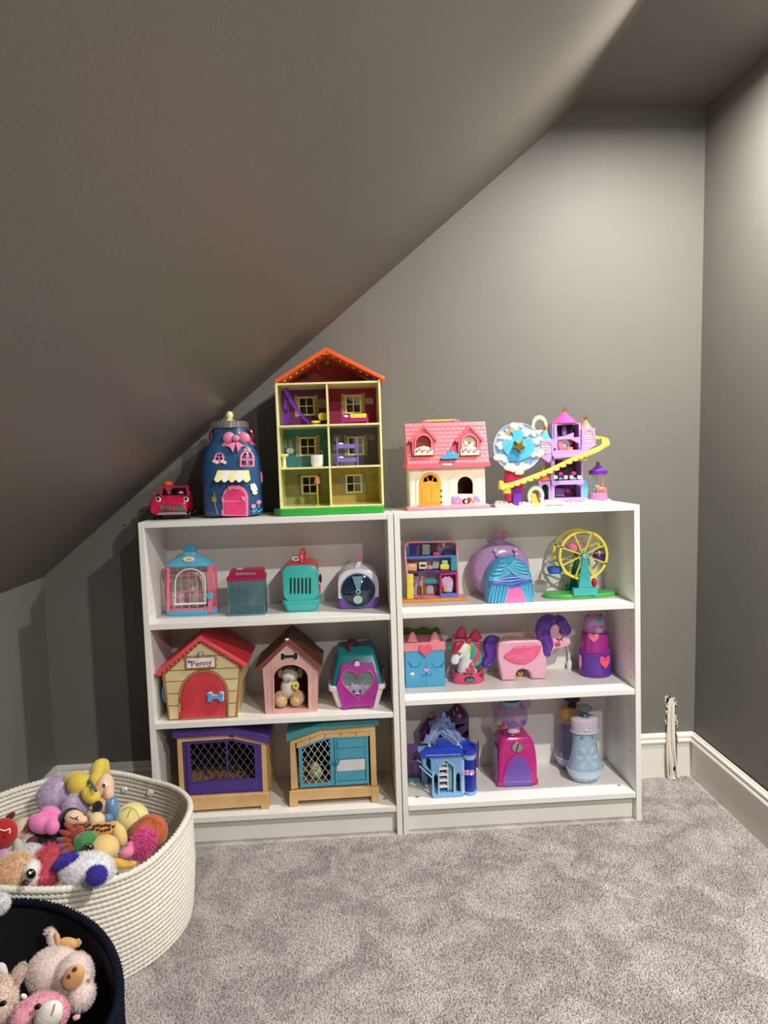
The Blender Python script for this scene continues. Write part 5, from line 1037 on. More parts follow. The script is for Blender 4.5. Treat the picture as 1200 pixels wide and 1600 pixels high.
def purple_hutch():
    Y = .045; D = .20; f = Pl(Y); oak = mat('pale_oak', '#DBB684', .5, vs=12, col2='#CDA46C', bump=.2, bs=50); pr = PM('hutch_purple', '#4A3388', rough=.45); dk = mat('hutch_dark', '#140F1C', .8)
    t = thing('toy_hutch', 'purple and oak toy rabbit hutch with a wide diamond-lattice front', 'toy hutch', (f.x(350), Y + D/2, ZB)); fl = lambda pts: [(x, max(zz, ZB)) for x, zz in f.L(pts)]
    # base apron with feet
    part('base_rail', MB().plate([f.L([(278.5, 1247), (421.5, 1237), (421, 1256), (280, 1266)])], Y - .012, Y - .004, .001), oak, t)
    for a, b in (((278.5, 1254), (292, 1272)), ((408, 1245), (421.5, 1264))):
        q = fl([(a[0], a[1]), (b[0], a[1] - 1), (b[0], b[1] - 1), (a[0] + .5, b[1])]); q[2] = (q[2][0], ZB); q[3] = (q[3][0], ZB)
        part('foot', MB().plate([q], Y - .0125, Y + .02, .001), oak, t)
    x0, x1 = f.x(279, 1250), f.x(421, 1245); part('deck', MB().box(x0 + .004, x1 - .004, Y - .004, Y + D, f.z(1254, 350), f.z(1240, 350)), oak, t)
    for yy in (Y + D - .02,):
        for xx in (x0 + .004, x1 - .026): part('foot', MB().box(xx, xx + .022, yy, yy + .02, ZB, f.z(1254, 350)), oak, t)
    # posts and top rails
    part('corner_post', MB().plate([f.L([(277, 1152), (284, 1152), (289, 1243), (281.5, 1244)])], Y - .006, Y + .006, .001), oak, t); part('corner_post', MB().plate([f.L([(408, 1158), (415.5, 1158), (418.5, 1238), (411, 1238.5)])], Y - .006, Y + .006, .001), oak, t)
    part('top_rail', MB().plate([f.L([(277, 1152), (364, 1147), (364, 1153), (278, 1159)])], Y - .007, Y + .006, .001), oak, t); part('top_rail', MB().plate([f.L([(365, 1147.5), (415, 1158), (415, 1164), (365, 1153.5)])], Y - .007, Y + .006, .001), oak, t)
    part('rail_joint', MB().plate([f.L(rect(358.5, 1147, 365, 1151))], Y - .0085, Y - .005), pr, t)
    # purple door: frame with lattice
    fr = [(286, 1159), (360, 1154), (409, 1163), (411, 1237), (289, 1243)]; h1 = [(297, 1163), (352.5, 1158.5), (355, 1217), (300, 1223)]; h2 = [(355.5, 1158), (364, 1158), (397, 1166), (399, 1216), (357.5, 1217)]
    d = part('door_frame', MB().plate([f.L(fr), f.L(h1), f.L(h2)], Y - .002, Y + .005, .001), pr, t)
    part('bottom_panel', MB().plate([f.L([(295, 1225), (405, 1216), (406, 1234), (296, 1241)])], Y - .0045, Y - .001, .0008), pr, d)
    for a, b in ((290, 294), (402, 405)): part('frame_ridge', MB().plate([f.L([(a, 1162), (a + 1, 1162), (b, 1240), (b - 1, 1240)])], Y - .0035, Y - .001), dk if a < 300 else pr, d)
    wire = mat('lattice_grey', '#76707E', .4)
    lattice(f, h1, Y + .001, .0200, .0008, wire, d, 1.45); lattice(f, h2, Y + .001, .0200, .0008, wire, d, 1.45)
    # box behind
    bx0, bx1 = f.x(281, 1200), f.x(417, 1200); zb = f.z(1240, 350); zt = f.z(1157, 350)
    straw = mat('straw_print', '#5E3B22', .8, vs=90, col2='#A87B4A', bump=.5, bs=200)
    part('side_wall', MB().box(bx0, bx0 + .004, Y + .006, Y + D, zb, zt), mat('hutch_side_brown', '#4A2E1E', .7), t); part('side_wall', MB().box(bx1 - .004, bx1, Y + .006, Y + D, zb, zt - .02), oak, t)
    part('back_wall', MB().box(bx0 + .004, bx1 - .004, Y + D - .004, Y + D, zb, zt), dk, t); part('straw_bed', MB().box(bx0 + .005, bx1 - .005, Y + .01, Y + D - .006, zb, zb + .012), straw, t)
    rs = random.Random(3); st = MB()
    for i in range(150):
        x, y = rs.uniform(bx0 + .02, bx1 - .02), rs.uniform(Y + .02, Y + .09); a = rs.uniform(0, PI); st.tube([(x, y, zb + .012 + rs.random()*.02), (x + .014*math.cos(a), y + .012*math.sin(a), zb + .014 + rs.random()*.026)], .0009, 3)
    o = part('straw', st, mat('straw_tan', '#A07848', .8), t, smooth=0); o['kind'] = 'stuff'
    # roof
    A, B, C = f.p(271, 1139.5), f.p(364, 1134), f.p(421, 1148); th = f.z(1140, 300) - f.z(1151.5, 300)
    for p, q in ((A, B), (B, C)):
        r = part('roof_panel', MB().prism([p, q, (q[0], q[1] - th), (p[0], p[1] - th)], Y - .018, Y + D + .01), pr, t, bevel=.001)
purple_hutch()

def teal_hutch():
    Y = .05; D = .20; f = Pl(Y); oak = MATS['pale_oak']; tq = PM('hutch_teal', '#4F9FBA', rough=.45); tqr = PM('hutch_roof_teal', '#3B8E92', rough=.45); dk = MATS['hutch_dark']; f_ = f
    t = thing('toy_hutch', 'teal and oak toy hutch with one lattice door and one plank door', 'toy hutch', (f.x(522), Y + D/2, ZB)); fl = lambda pts: [(x, max(zz, ZB)) for x, zz in f.L(pts)]
    part('base_rail', MB().plate([f.L([(452.5, 1235), (592, 1227), (592, 1241), (454, 1250)])], Y - .012, Y - .004, .001), oak, t)
    for a, b in (((452.5, 1241), (466, 1260)), ((580, 1234), (592, 1251))):
        q = f.L([(a[0], a[1]), (b[0], a[1] - 1), (b[0], b[1] - 1), (a[0] + .5, b[1])]); q[2] = (q[2][0], ZB); q[3] = (q[3][0], ZB); part('foot', MB().plate([q], Y - .0125, Y + .02, .001), oak, t)
    x0, x1 = f.x(454, 1245), f.x(592, 1240); part('deck', MB().box(x0 + .004, x1 - .004, Y - .004, Y + D, f.z(1245, 520), f.z(1231, 520)), oak, t)
    for xx in (x0 + .004, x1 - .026): part('foot', MB().box(xx, xx + .022, Y + D - .02, Y + D, ZB, f.z(1245, 520)), oak, t)
    part('corner_post', MB().plate([f.L([(453, 1157), (461, 1159), (466, 1231), (455, 1233)])], Y - .006, Y + .006, .001), oak, t); part('corner_post', MB().plate([f.L([(577, 1134), (586, 1132), (589, 1226), (580, 1227)])], Y - .006, Y + .006, .001), oak, t)
    part('top_rail', MB().plate([f.L([(453, 1157), (505, 1138), (505, 1145), (455, 1163)])], Y - .007, Y + .004, .001), oak, t); part('top_rail', MB().plate([f.L([(505, 1138), (586, 1132), (586, 1141), (505, 1146)])], Y - .007, Y + .004, .001), oak, t)
    xs = [463, 484, 508, 532, 556, 578]; ty = lambda x: 1146 + (505 - x)*.36 if x < 505 else 1145 - (x - 505)*.05
    for a, b in zip(xs, xs[1:]): part('board', MB().plate([f.L([(a + .4, ty(a)), (b - .4, ty(b)), (b - .4, ty(b) + 8), (a + .4, ty(a) + 8)])], Y - .004, Y + .003, .0008), oak, t)
    # left lattice door
    d1 = [(466, 1165), (505, 1151), (521.5, 1151), (523, 1227), (469, 1231)]; h1 = [(472, 1169), (508, 1156), (515, 1155.5), (517, 1222), (474, 1225)]
    d = part('lattice_door', MB().plate([f.L(d1), f.L(h1)], Y - .003, Y + .004, .001), tq, t); lattice(f, h1, Y - .001, .0180, .0009, mat('lattice_white', '#D9DCD8', .4), d, 1.5)
    kn = f.p(516.5, 1191.5); part('knob', MB().ell((kn[0], Y - .007, kn[1]), (.008, .006, .008)), PM('knob_teal', '#2F7E9C'), d)
    # right plank door
    d2 = [(522.5, 1151), (575, 1147.5), (577, 1224), (524, 1227.5)]; d = part('plank_door', MB().plate([f.L(d2), f.L([(526, 1155), (570, 1152), (572, 1219), (527.5, 1222)])], Y - .003, Y + .004, .001), tq, t)
    part('door_backing', MB().plate([f.L([(525, 1154), (571, 1151), (573, 1220), (526.5, 1223)])], Y + .002, Y + .004), mat('teal_seam', '#24606F', .7), d)
    for a, b in ((1155, 1169.5), (1170, 1187), (1187.5, 1205), (1205.5, 1221)):
        part('door_plank', MB().plate([f.L([(526.5, a + .5), (570, a - 2.3), (571, b - 3), (527.5, b)])], Y - .0005, Y + .0025, .0007), tq, d)
    part('white_label', MB().plate([f.L([(530, 1191), (532, 1187.5), (570, 1185.5), (570.5, 1202.5), (526.5, 1205.5), (526, 1197)])], Y - .002, Y - .0004, .0003), mat('door_label_white', '#DAD6D6', .6), d)
    kn = f.p(526, 1190.5); part('knob', MB().ell((kn[0], Y - .008, kn[1]), (.009, .006, .009)), PM('knob_teal', '#2F7E9C'), d)
    bx0, bx1 = f.x(457, 1200), f.x(588, 1200); zb = f.z(1231, 520); zt = f.z(1142, 520)
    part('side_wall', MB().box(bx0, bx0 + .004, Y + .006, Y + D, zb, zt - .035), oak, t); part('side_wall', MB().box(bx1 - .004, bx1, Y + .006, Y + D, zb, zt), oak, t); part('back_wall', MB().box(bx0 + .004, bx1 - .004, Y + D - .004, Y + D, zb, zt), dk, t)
    part('straw_bed', MB().box(bx0 + .005, bx1 - .005, Y + .01, Y + D - .006, zb, zb + .010), MATS['straw_print'], t)
    A, B, C = f.p(447.5, 1142), f.p(487, 1127), f.p(592, 1122); 
    A, B, C = f.p(447.5, 1144.5), f.p(502, 1128), f.p(591.5, 1121)
    for p, q, h in ((A, B, .026), (B, C, .020)): part('roof_panel', MB().prism([p, q, (q[0], q[1] - (.020 if h == .020 else .020)), (p[0], p[1] - h)], Y - .018, Y + D + .01), tqr, t, bevel=.001)
    g = Pl(Y + .05); X = lambda px, py: (g.p(px, py)[0], Y + .05, g.p(px, py)[1]); cm = mat('chick_cream', '#C7C398', .8, vs=80, col2='#8FA08A')
    q = X(492, 1207); c = thing('toy_chick', 'pale green toy chick seen through the teal lattice door', 'toy bird', (q[0], q[1], zb + .010))
    bz = max(q[2], zb + .036); part('body', MB().ell((q[0] + .004, q[1], zb + .032), (.024, .020, .022)), cm, c); part('head', MB().ell((q[0] + .002, q[1] - .008, zb + .057), (.016, .015, .015)), cm, c); part('beak', MB().lathe((q[0] + .001, q[1] - .022, zb + .055), [(.004, 0), (.0004, -.008)], 8, axis='y'), C_yel, c)
    for s in (-1, 1): part('eye', MB().ell((q[0] + .002 + s*.007, q[1] - .021, zb + .060), .002), C_blk, c)
teal_hutch()

# ================================================================== right bookcase, upper shelf
def open_playhouse():
    Y = .165; D = .07; f = Pl(Y + .02); Yf = Y + .02; z = lambda py, px=675: f.z(py, px)
    t = thing('open_playhouse', 'open three-storey toy playhouse on an orange base with yellow and teal stairs', 'toy house', (f.x(675), Y + .04, Z1R)); org = PM('playhouse_orange', '#E8953F'); pk = PM('playhouse_pink', '#E79AB0')
    P = lambda n, loops, y0, y1, m, bev=.0008, par=t, **k: part(n, MB().plate([f.L(l) for l in loops], y0, y1, bev), m, par, **k)
    b = Pl(Y); part('base', MB().box(b.x(629, 942), b.x(729, 936), Y - .004, Y + .075, Z1R, Z1R + .010), org, t, bevel=.0015)
    z0 = Z1R + .010; o = [(638, 934), (632, 862), (632, 853), (635, 848), (641, 846.5), (708, 845), (713, 847), (715, 852), (718, 934)]; i_ = [(640, 933), (634.5, 862), (635, 855), (640, 849), (708, 847.5), (712, 850), (713, 855), (716, 933)]
    P('outer_frame', [o, i_], Yf, Y + .072, pk, 0)
    P('back_panel', [[(639, 933), (634, 856), (641, 848), (708, 847), (714, 855), (717, 933)]], Y + .070, Y + .073, mat('playhouse_wallpaper', '#D9A8C0', .6, vs=70, col2='#B6BECC'), 0)
    fl = lambda n, a, b_, m: P(n, [[a, b_, (b_[0], b_[1] + 2.6), (a[0], a[1] + 2.6)]], Yf + .001, Y + .07, m)
    fl('upper_floor', (635.5, 871), (714, 868), PM('floor_cornflower', '#5A7CD0')); fl('middle_floor', (637, 894), (715, 891.5), PM('floor_violet', '#4A2C80'))
    tq = PM('stair_turquoise', '#2FA5B8'); yl = PM('stair_yellow', '#F2E04A')
    for nm, xa, xb, ta, tb, n, m, y in (('stairs', 636, 646, 897, 936, 12, yl, Yf - .004), ('stairs', 705, 714, 868, 892, 7, tq, Yf)):
        s = P(nm, [rect(xa, ta, xb, tb)], y + .002, y + .012, m, .0005)
        for k in range(n): py = ta + (tb - ta)*(k + .5)/n; P('step', [rect(xa + .6, py - .9, xb - .6, py + .4)], y - .001, y + .003, m, .0003, s)
    P('blue_roof_tip', [[(664, 846), (672, 838), (680, 845)]], Y + .05, Y + .06, C_sky)
    # stage room bottom right
    mg = PM('stage_magenta', '#BF1F66'); st = P('stage', [[(687, 896), (714, 894), (716, 933), (688, 935)], [(690, 899), (712, 898), (713, 930), (691, 931)]], Yf - .002, Y + .05, mg)
    P('stage_floor', [[(688, 928), (715, 927), (715, 934), (688, 935)]], Yf - .004, Y + .05, PM('floor_cornflower', '#5A7CD0'), .0008, st); P('stage_screen', [[(691, 906), (697, 901), (699, 903), (702, 901), (708, 906), (709, 914), (707, 926), (693, 926)]], Y + .03, Y + .034, mat('screen_lilac', '#D9BFDC', .5, vs=40, col2='#C49BC9'), .0005, st); P('gold_trophy', [[(693, 916), (699, 916), (698, 924), (694, 924)]], Y + .02, Y + .026, PM('trophy_gold', '#E3A32C'), .0005, st)
    # furniture reliefs in the rooms
    for nm, l, m, y in (('wardrobe', rect(641, 849, 653, 870), PM('wardrobe_violet', '#4B2E93'), .05), ('teal_locker', rect(635.5, 851, 641, 870), tq, .05), ('grey_bed', rrect(659, 852, 673, 868, 2), PM('room_grey_green', '#9DB5AC'), .045), ('piano', rect(659, 852, 661, 870), C_blk, .043), ('picture', rect(674, 852, 686, 859), PM('print_bronze', '#6E3B22'), .06), ('desk', rect(674, 861, 686, 867), PM('print_bronze', '#6E3B22'), .055), ('stool', rrect(678, 864, 688, 869, 2), C_hot, .04), ('armchair', [(694, 868), (695, 861), (698, 858), (705, 858), (707, 862), (707, 868)], PM('chair_indigo', '#2E2460'), .04), ('lamp', rect(693, 848, 697, 856), PM('lamp_blush', '#D9C0C8'), .05),
                        ('counter', rect(637, 882, 652, 893), PM('counter_peach', '#E6B36E'), .035), ('bowl', [(639, 884), (650, 884), (647, 887), (641, 887)], PM('bowl_blush', '#F0CBB8'), .032), ('cooker', rect(656, 880, 668, 891), PM('cooker_cream', '#E8E0B4'), .045), ('cooker_window', rect(658, 884, 666, 887), C_drk, .0435), ('kitchen_shelf', rect(638, 874, 668, 878), PM('kitchen_cream', '#B5A58C'), .06), ('striped_stool', rect(670, 885, 677, 891), C_pink, .04), ('tall_unit', rect(678, 879, 688, 891), PM('unit_sage', '#A9BDB4'), .055), ('sofa', rrect(689, 883, 703, 891, 2), yl, .035), ('cushion', rrect(692, 877, 701, 883, 1.5), PM('cushion_mint', '#9FD6A6'), .04),
                        ('fan_pole', rect(650, 913, 651.5, 932), C_lil, .04), ('fan', circ(650.5, 910, 4), PM('fan_grey', '#7F7A8C'), .038), ('post', rect(660, 901, 661.5, 931), org, .04), ('shop_window', rect(647, 903, 655, 911), PM('window_blush', '#D8C4D0'), .06), ('black_screen', rect(647, 897, 655, 901), C_blk, .06), ('teal_sofa', rrect(665, 907, 686, 914, 2), PM('sofa_teal', '#2C94A4'), .045), ('mirror', rrect(669, 896, 678, 904, 2), PM('mirror_mauve', '#8C6B80'), .06), ('arch_door', arch(668, 680, 917, 932), PM('arch_pink', '#E090B4'), .06), ('arch_grey', arch(670, 678, 919, 931), PM('room_grey_green', '#9DB5AC'), .058), ('bookshelf', rect(681, 917, 686, 932), PM('book_brown', '#5C3A4C'), .06), ('flower_screen', rect(655, 920, 667, 931), PM('screen_bronze', '#8C6230'), .06)):
        P(nm, [l], Y + y, Y + y + .008, m, .0005)
open_playhouse()

def heart_purse():
    Y = .16; f = Pl(Y + .03); pr = mat('pearly_mauve_plastic', '#B890C2', .22, var=.05, clear=.08, coat=.4); z = lambda py, px=785: f.z(py, px)
    c = f.p(783, 889); t = thing('toy_perfume_bottle', 'large pearly mauve round perfume-bottle case with heart stopper and bead chain', 'toy case', (c[0], Y + .05, Z1R))
    w, h = f.x(828.5, 890) - c[0], z(848) - c[1]; R = []
    for y, s in ((.004, .60), (.010, .80), (.022, .94), (.040, 1), (.056, 1), (.074, .94), (.084, .80), (.088, .6)): R.append([(c[0] + w*s*math.cos(u), Y + y, max(c[1] + h*s*math.sin(u)*(1.0 if math.sin(u) > 0 else 1.28), Z1R)) for u in [2*PI*i/48 for i in range(48)]][::-1])
    part('body', MB().rings(R), pr, t); part('seam', MB().tube([(c[0] + w*1.004*math.cos(u), Y + .048, max(Z1R + .002, c[1] + h*1.004*math.sin(u)*(1 if math.sin(u) > 0 else 1.28))) for u in [2*PI*i/60 for i in range(60)]], .0014, 6, closed=True), C_lil, t)
    part('neck', MB().lathe((c[0], Y + .048, z(852)), [(.024, 0), (.022, .010), (.019, .014), (.019, .022)], 28), pr, t)
    part('heart_stopper', MB().plate([f.L(heart(784, 840, 23, 17))], Y + .040, Y + .058, .004), PM('stopper_rose', '#C47E93'), t)
    for s, pts in ((-1, ((771, 859, 3), (774, 865, 3.4), (776.5, 871.5, 3.7))), (1, ((802, 858, 3), (803.5, 865, 3.4), (803, 871, 3.6)))):
        for px, py, r in pts: q = f.p(px, py); part('pearl_bead', MB().ell((q[0], Y + .001, q[1]), r*.0024), mat('pearl_mauve', '#CDB2D2', .3), t)
heart_purse()

def dress_case():
    Y = .09; f = Pl(Y + .02); z = lambda py, px=797: f.z(py, px); xa, xb = f.x(760.5, 930), f.x(833, 930); xc = (xa + xb)/2; w = (xb - xa)/2; zt = z(870); H = zt - Z1R; D = .06
    t = thing('dress_case', 'domed toy case sculpted as a blue and pink ball gown', 'toy case', (xc, Y + .03, Z1R)); aq = PM('gown_aqua', '#3FA2CC'); aq2 = PM('gown_sky', '#55B4DA'); ub = PM('gown_ultramarine', '#3E6BC8'); pk = PM('gown_pink', '#EE74B0')
    def dome(s, e=0):
        pts = [(xc - w*s, Z1R + e)] + [(xc - w*s*1.0, Z1R + H*.42)] + [(xc - w*s*math.cos(u), Z1R + H*.42 + (H*.58 - (1 - s)*w)*math.sin(u)) for u in [PI*i/20 for i in range(1, 20)]] + [(xc + w*s, Z1R + H*.42), (xc + w*s, Z1R + e)]
        return pts
    dep = lambda x, zz: -.022*math.sqrt(max(0, 1 - min(1, ((x - xc)/w))**2))*(1 - .4*max(0, (zz - Z1R - H*.5)/(H*.5))**2)
    R = [[(x, Y + y + .02, zz) for x, zz in dome(s, e)] for y, s, e in ((-.016, .80, .004), (-.010, .90, .001), (0, .97, 0), (.012, 1, 0), (.048, 1, 0), (.056, .95, 0))]
    part('body', MB().rings(R), aq, t); q = lambda px, py: f.p(px, py)
    def yf(x, zz):
        zz = min(max(zz, Z1R), zt); hh = max(0, (zz - Z1R - H*.42)/(H*.58)); r = abs(x - xc)/w; d = math.sqrt(min(1, r*r + hh*hh)); s = min(1, d)
        for a, b, ya, yb in ((0, .80, -.016, -.016), (.80, .90, -.016, -.010), (.90, .97, -.010, 0), (.97, 1.01, 0, .012)):
            if s <= b: return Y + .02 + ya + (yb - ya)*(s - a)/(b - a)
        return Y + .032
    def fold(pts, r, m, nm, k=5, flat=.8, par=t):
        sp = smoothpath([(*q(px, py), 0) for px, py in pts], k); return part(nm, MB().tube([(p.x, yf(p.x, p.y) - r*.3, p.y) for p in sp], r, 8), m, par)
    # pink inner skirt
    part('pink_panel', MB().plate([f.L([(793, 916), (811, 916), (818, 930), (821, 942), (787, 943), (790, 928)])], Y - .0005, Y + .006, .001), pk, t)
    for a, b in ((796, 791), (801, 799), (805, 807), (809, 815)): fold([(a, 917), ((a + b)/2, 930), (b, 942)], .0034, pk, 'pink_fold')
    for a, b in ((765, 763), (769, 767), (774, 772), (779, 777), (785, 781), (789, 785)): fold([(a + 3, 914), (a, 928), (b, 942)], .0042, aq2, 'skirt_fold')
    for a, b in ((813, 821), (817, 824), (821, 827), (826, 830)): fold([(a - 1, 913), ((a + b)/2, 928), (b, 940)], .0042, aq2, 'skirt_fold')
    for k in range(4): fold([(763 + k*1.5, 915 - k*3.5), (777, 912 - k*2.5), (798 - k, 917 - k*5), (818, 909 - k*3), (830 - k*2, 908 - k*3.5)], .0042, ub, 'overskirt_swag')
    for k in range(5): fold([(764 + k*4, 902 - k*6), (778 + k*2, 901 - k*6), (794 - k*1.5, 891 - k*3.2)], .0046, aq2, 'drape')
    for k in range(5): fold([(791 + k*2, 883 - k*1.6), (803, 893 - k*4), (815, 899 - k*5), (828 - k*2, 900 - k*5.5)], .0046, aq2, 'drape')
    bd = MB()
    for pts in ([(764, 905), (778, 904), (793, 894)], [(792, 885), (800, 894), (812, 901), (828, 903)]):
        sp = smoothpath([(*q(*p), 0) for p in pts], 8)
        for p in sp[::1]: bd.ell((p.x, yf(p.x, p.y) - .005, p.y), .0022, seg=8, ring=6)
    part('bead_trim', bd, PM('bead_ice', '#9FDDEE'), t); part('side_hinge', MB().box(xc + w*.98, xc + w + .006, Y + .02, Y + .05, Z1R + .012, Z1R + .040), aq2, t, bevel=.002)
dress_case()

def ferris():
    Y = .115; Y2 = .185; f = Pl(Y); g = Pl(Y2); yl = PM('wheel_yellow', '#EFE04A'); tq = PM('ferris_turquoise', '#3FB4B6'); gr = PM('ferris_green', '#53C25A'); t = thing('ferris_wheel', 'yellow toy ferris wheel on a turquoise stand and bright green base', 'toy ferris wheel', (f.x(908), .15, Z1R))
    out = []
    x0, x1 = f.x(852, 930), f.x(968, 932)
    b = Pl(.15); xa, xb = b.x(850, 928), b.x(965, 930) - .007; bpt = [(xa, .17), (xa + .012, .135), (xa + .05, .115), (xa + .09, .108), (xa + .13, .105), (xa + .17, .112), (xb - .02, .128), (xb, .15), (xb - .004, .175), (xb - .04, .20), (xa + .12, .215), (xa + .03, .205)]
    sm = smooth2(bpt, 4); cx_, cy_ = sum(p[0] for p in sm)/len(sm), sum(p[1] for p in sm)/len(sm)
    part('base', MB().rings([[(cx_ + (x - cx_)*s, cy_ + (y - cy_)*s, Z1R + h) for x, y in sm] for s, h in ((.97, 0), (1, .003), (1, .009), (.96, .014), (.9, .015))]), gr, t)
    hub = f.p(912, 868)
    for yy, pl_, nm in ((Y, f, 'front'), (Y2, f, 'rear')):
        R = f.x(950.5, 868) - hub[0]; q = f
        wheel = MB().lathe((hub[0], yy, hub[1]), [(R - .008, 0), (R, 0), (R, .005), (R - .008, .005), (R - .008, 0)], 56, axis='y'); wh = part('wheel_rim', wheel, yl, t)
        for k in range(8):
            a = PI/8 + k*PI/4 + .02; part('spoke', MB().tube([(hub[0] + .010*math.cos(a), yy + .0025, hub[1] + .010*math.sin(a)), (hub[0] + (R - .006)*math.cos(a), yy + .0025, hub[1] + (R - .006)*math.sin(a))], .0028, 6), yl, wh)
        for k, m in ((3, C_blk), (1, C_org), (7, C_blk), (5, C_org)):
            a = PI/8 + k*PI/4; part('axle_pin', MB().lathe((hub[0] + (R - .004)*math.cos(a), yy - .002, hub[1] + (R - .004)*math.sin(a)), [(.0005, 0), (.0032, 0), (.0032, .003)], 12, axis='y'), m, wh)
    part('axle', MB().tube([(hub[0], Y - .008, hub[1]), (hub[0], Y2 + .006, hub[1])], .005, 10), tq, t)
    zb = Z1R + .012
    for yy, m in ((Y - .014, tq), (Y2 + .008, PM('ferris_deep_teal', '#0E6A5E'))):
        l = [(hub[0] - .006, hub[1] + .004), (hub[0] + .008, hub[1] + .004), (f.x(923, 918), zb + .010), (f.x(901, 918), zb + .010)]
        s = part('support_leg', MB().plate([l], yy, yy + .008, .001), m, t); part('leg_foot', MB().box(f.x(894, 920), f.x(931, 920), yy - .004, yy + .018, zb, zb + .026), m, s, bevel=.002)
        if yy < Y:
            for (a, b_) in (((905, 905), (918, 893)), ((905, 893), (918, 906)), ((908, 880), (915, 888)), ((909, 888), (916, 880))): part('cross_brace', MB().tube([(*f.p(*a)[:1], yy - .0005, f.p(*a)[1]), (f.p(*b_)[0], yy - .0005, f.p(*b_)[1])], .0009, 5), tq, s)
            part('foot_emboss', MB().plate([f.L(rrect(904, 922, 921, 926, 1.5))], yy - .0055, yy - .004, .0004), tq, s)
    hc = part('hub_cap', MB().lathe((hub[0], Y - .018, hub[1]), [(.0005, -.001), (.011, -.001), (.013, .002), (.013, .008)], 24, axis='y'), tq, t)
    part('star_print', MB().plate([f.L(star(911.7, 867.8, 4.2, .5))], Y - .0203, Y - .0188), C_wht, hc); part('hub_pin', MB().lathe((hub[0], Y - .022, hub[1]), [(.0005, 0), (.0028, 0), (.0028, .003)], 12, axis='y'), C_blk, hc)
    # gondolas
    ym = (Y + Y2)/2 + .004
    def gondola(px, py, m, r=.022, fig=None):
        q = Pl(ym).p(px, py); gd = part('gondola', MB().lathe((q[0], ym, q[1]), [(.004, -.020), (r*.7, -.018), (r*.95, -.008), (r, .004), (r*.9, .004), (r*.8, -.008), (.003, -.014)], 24), m, t)
        for s in (-1, 1): part('hanger', MB().tube(smoothpath([(q[0] + s*r*.9, ym, q[1] + .003), (q[0] + s*r*.5, ym, q[1] + .020), (q[0], ym, q[1] + .026)], 4), .0018, 6), m, gd)
        for k in range(3): part('gondola_ridge', MB().lathe((q[0], ym, q[1]), [(r*(.80 + .07*k), -.014 + k*.006), (r*(.84 + .07*k), -.012 + k*.006)], 24), m, gd)
        return q
    gondola(897, 852, C_pink, .030); gondola(867, 888, PM('gondola_blue', '#1F5FBE'), .028); q = gondola(937, 869, PM('gondola_violet', '#4B1F8A'), .025)
    part('red_gondola', MB().ell((Pl(ym).x(927, 910), ym - .01, Pl(ym).z(910, 927)), (.010, .010, .016)), C_red, t)
    fg = thing('toy_figure', 'tiny dark-haired figure riding in the purple ferris wheel gondola', 'figurine', (q[0] - .002, ym, q[1] - .012)); part('torso', MB().lathe((q[0] - .002, ym, q[1] - .012), [(.006, 0), (.008, .008), (.004, .018)], 14), C_pink, fg)
    part('head', MB().ell((q[0] - .003, ym - .003, q[1] + .013), (.0085, .007, .0085)), C_tan, fg); part('hair', MB().ell((q[0] - .002, ym + .001, q[1] + .016), (.010, .007, .008)), C_blk, fg)
ferris()

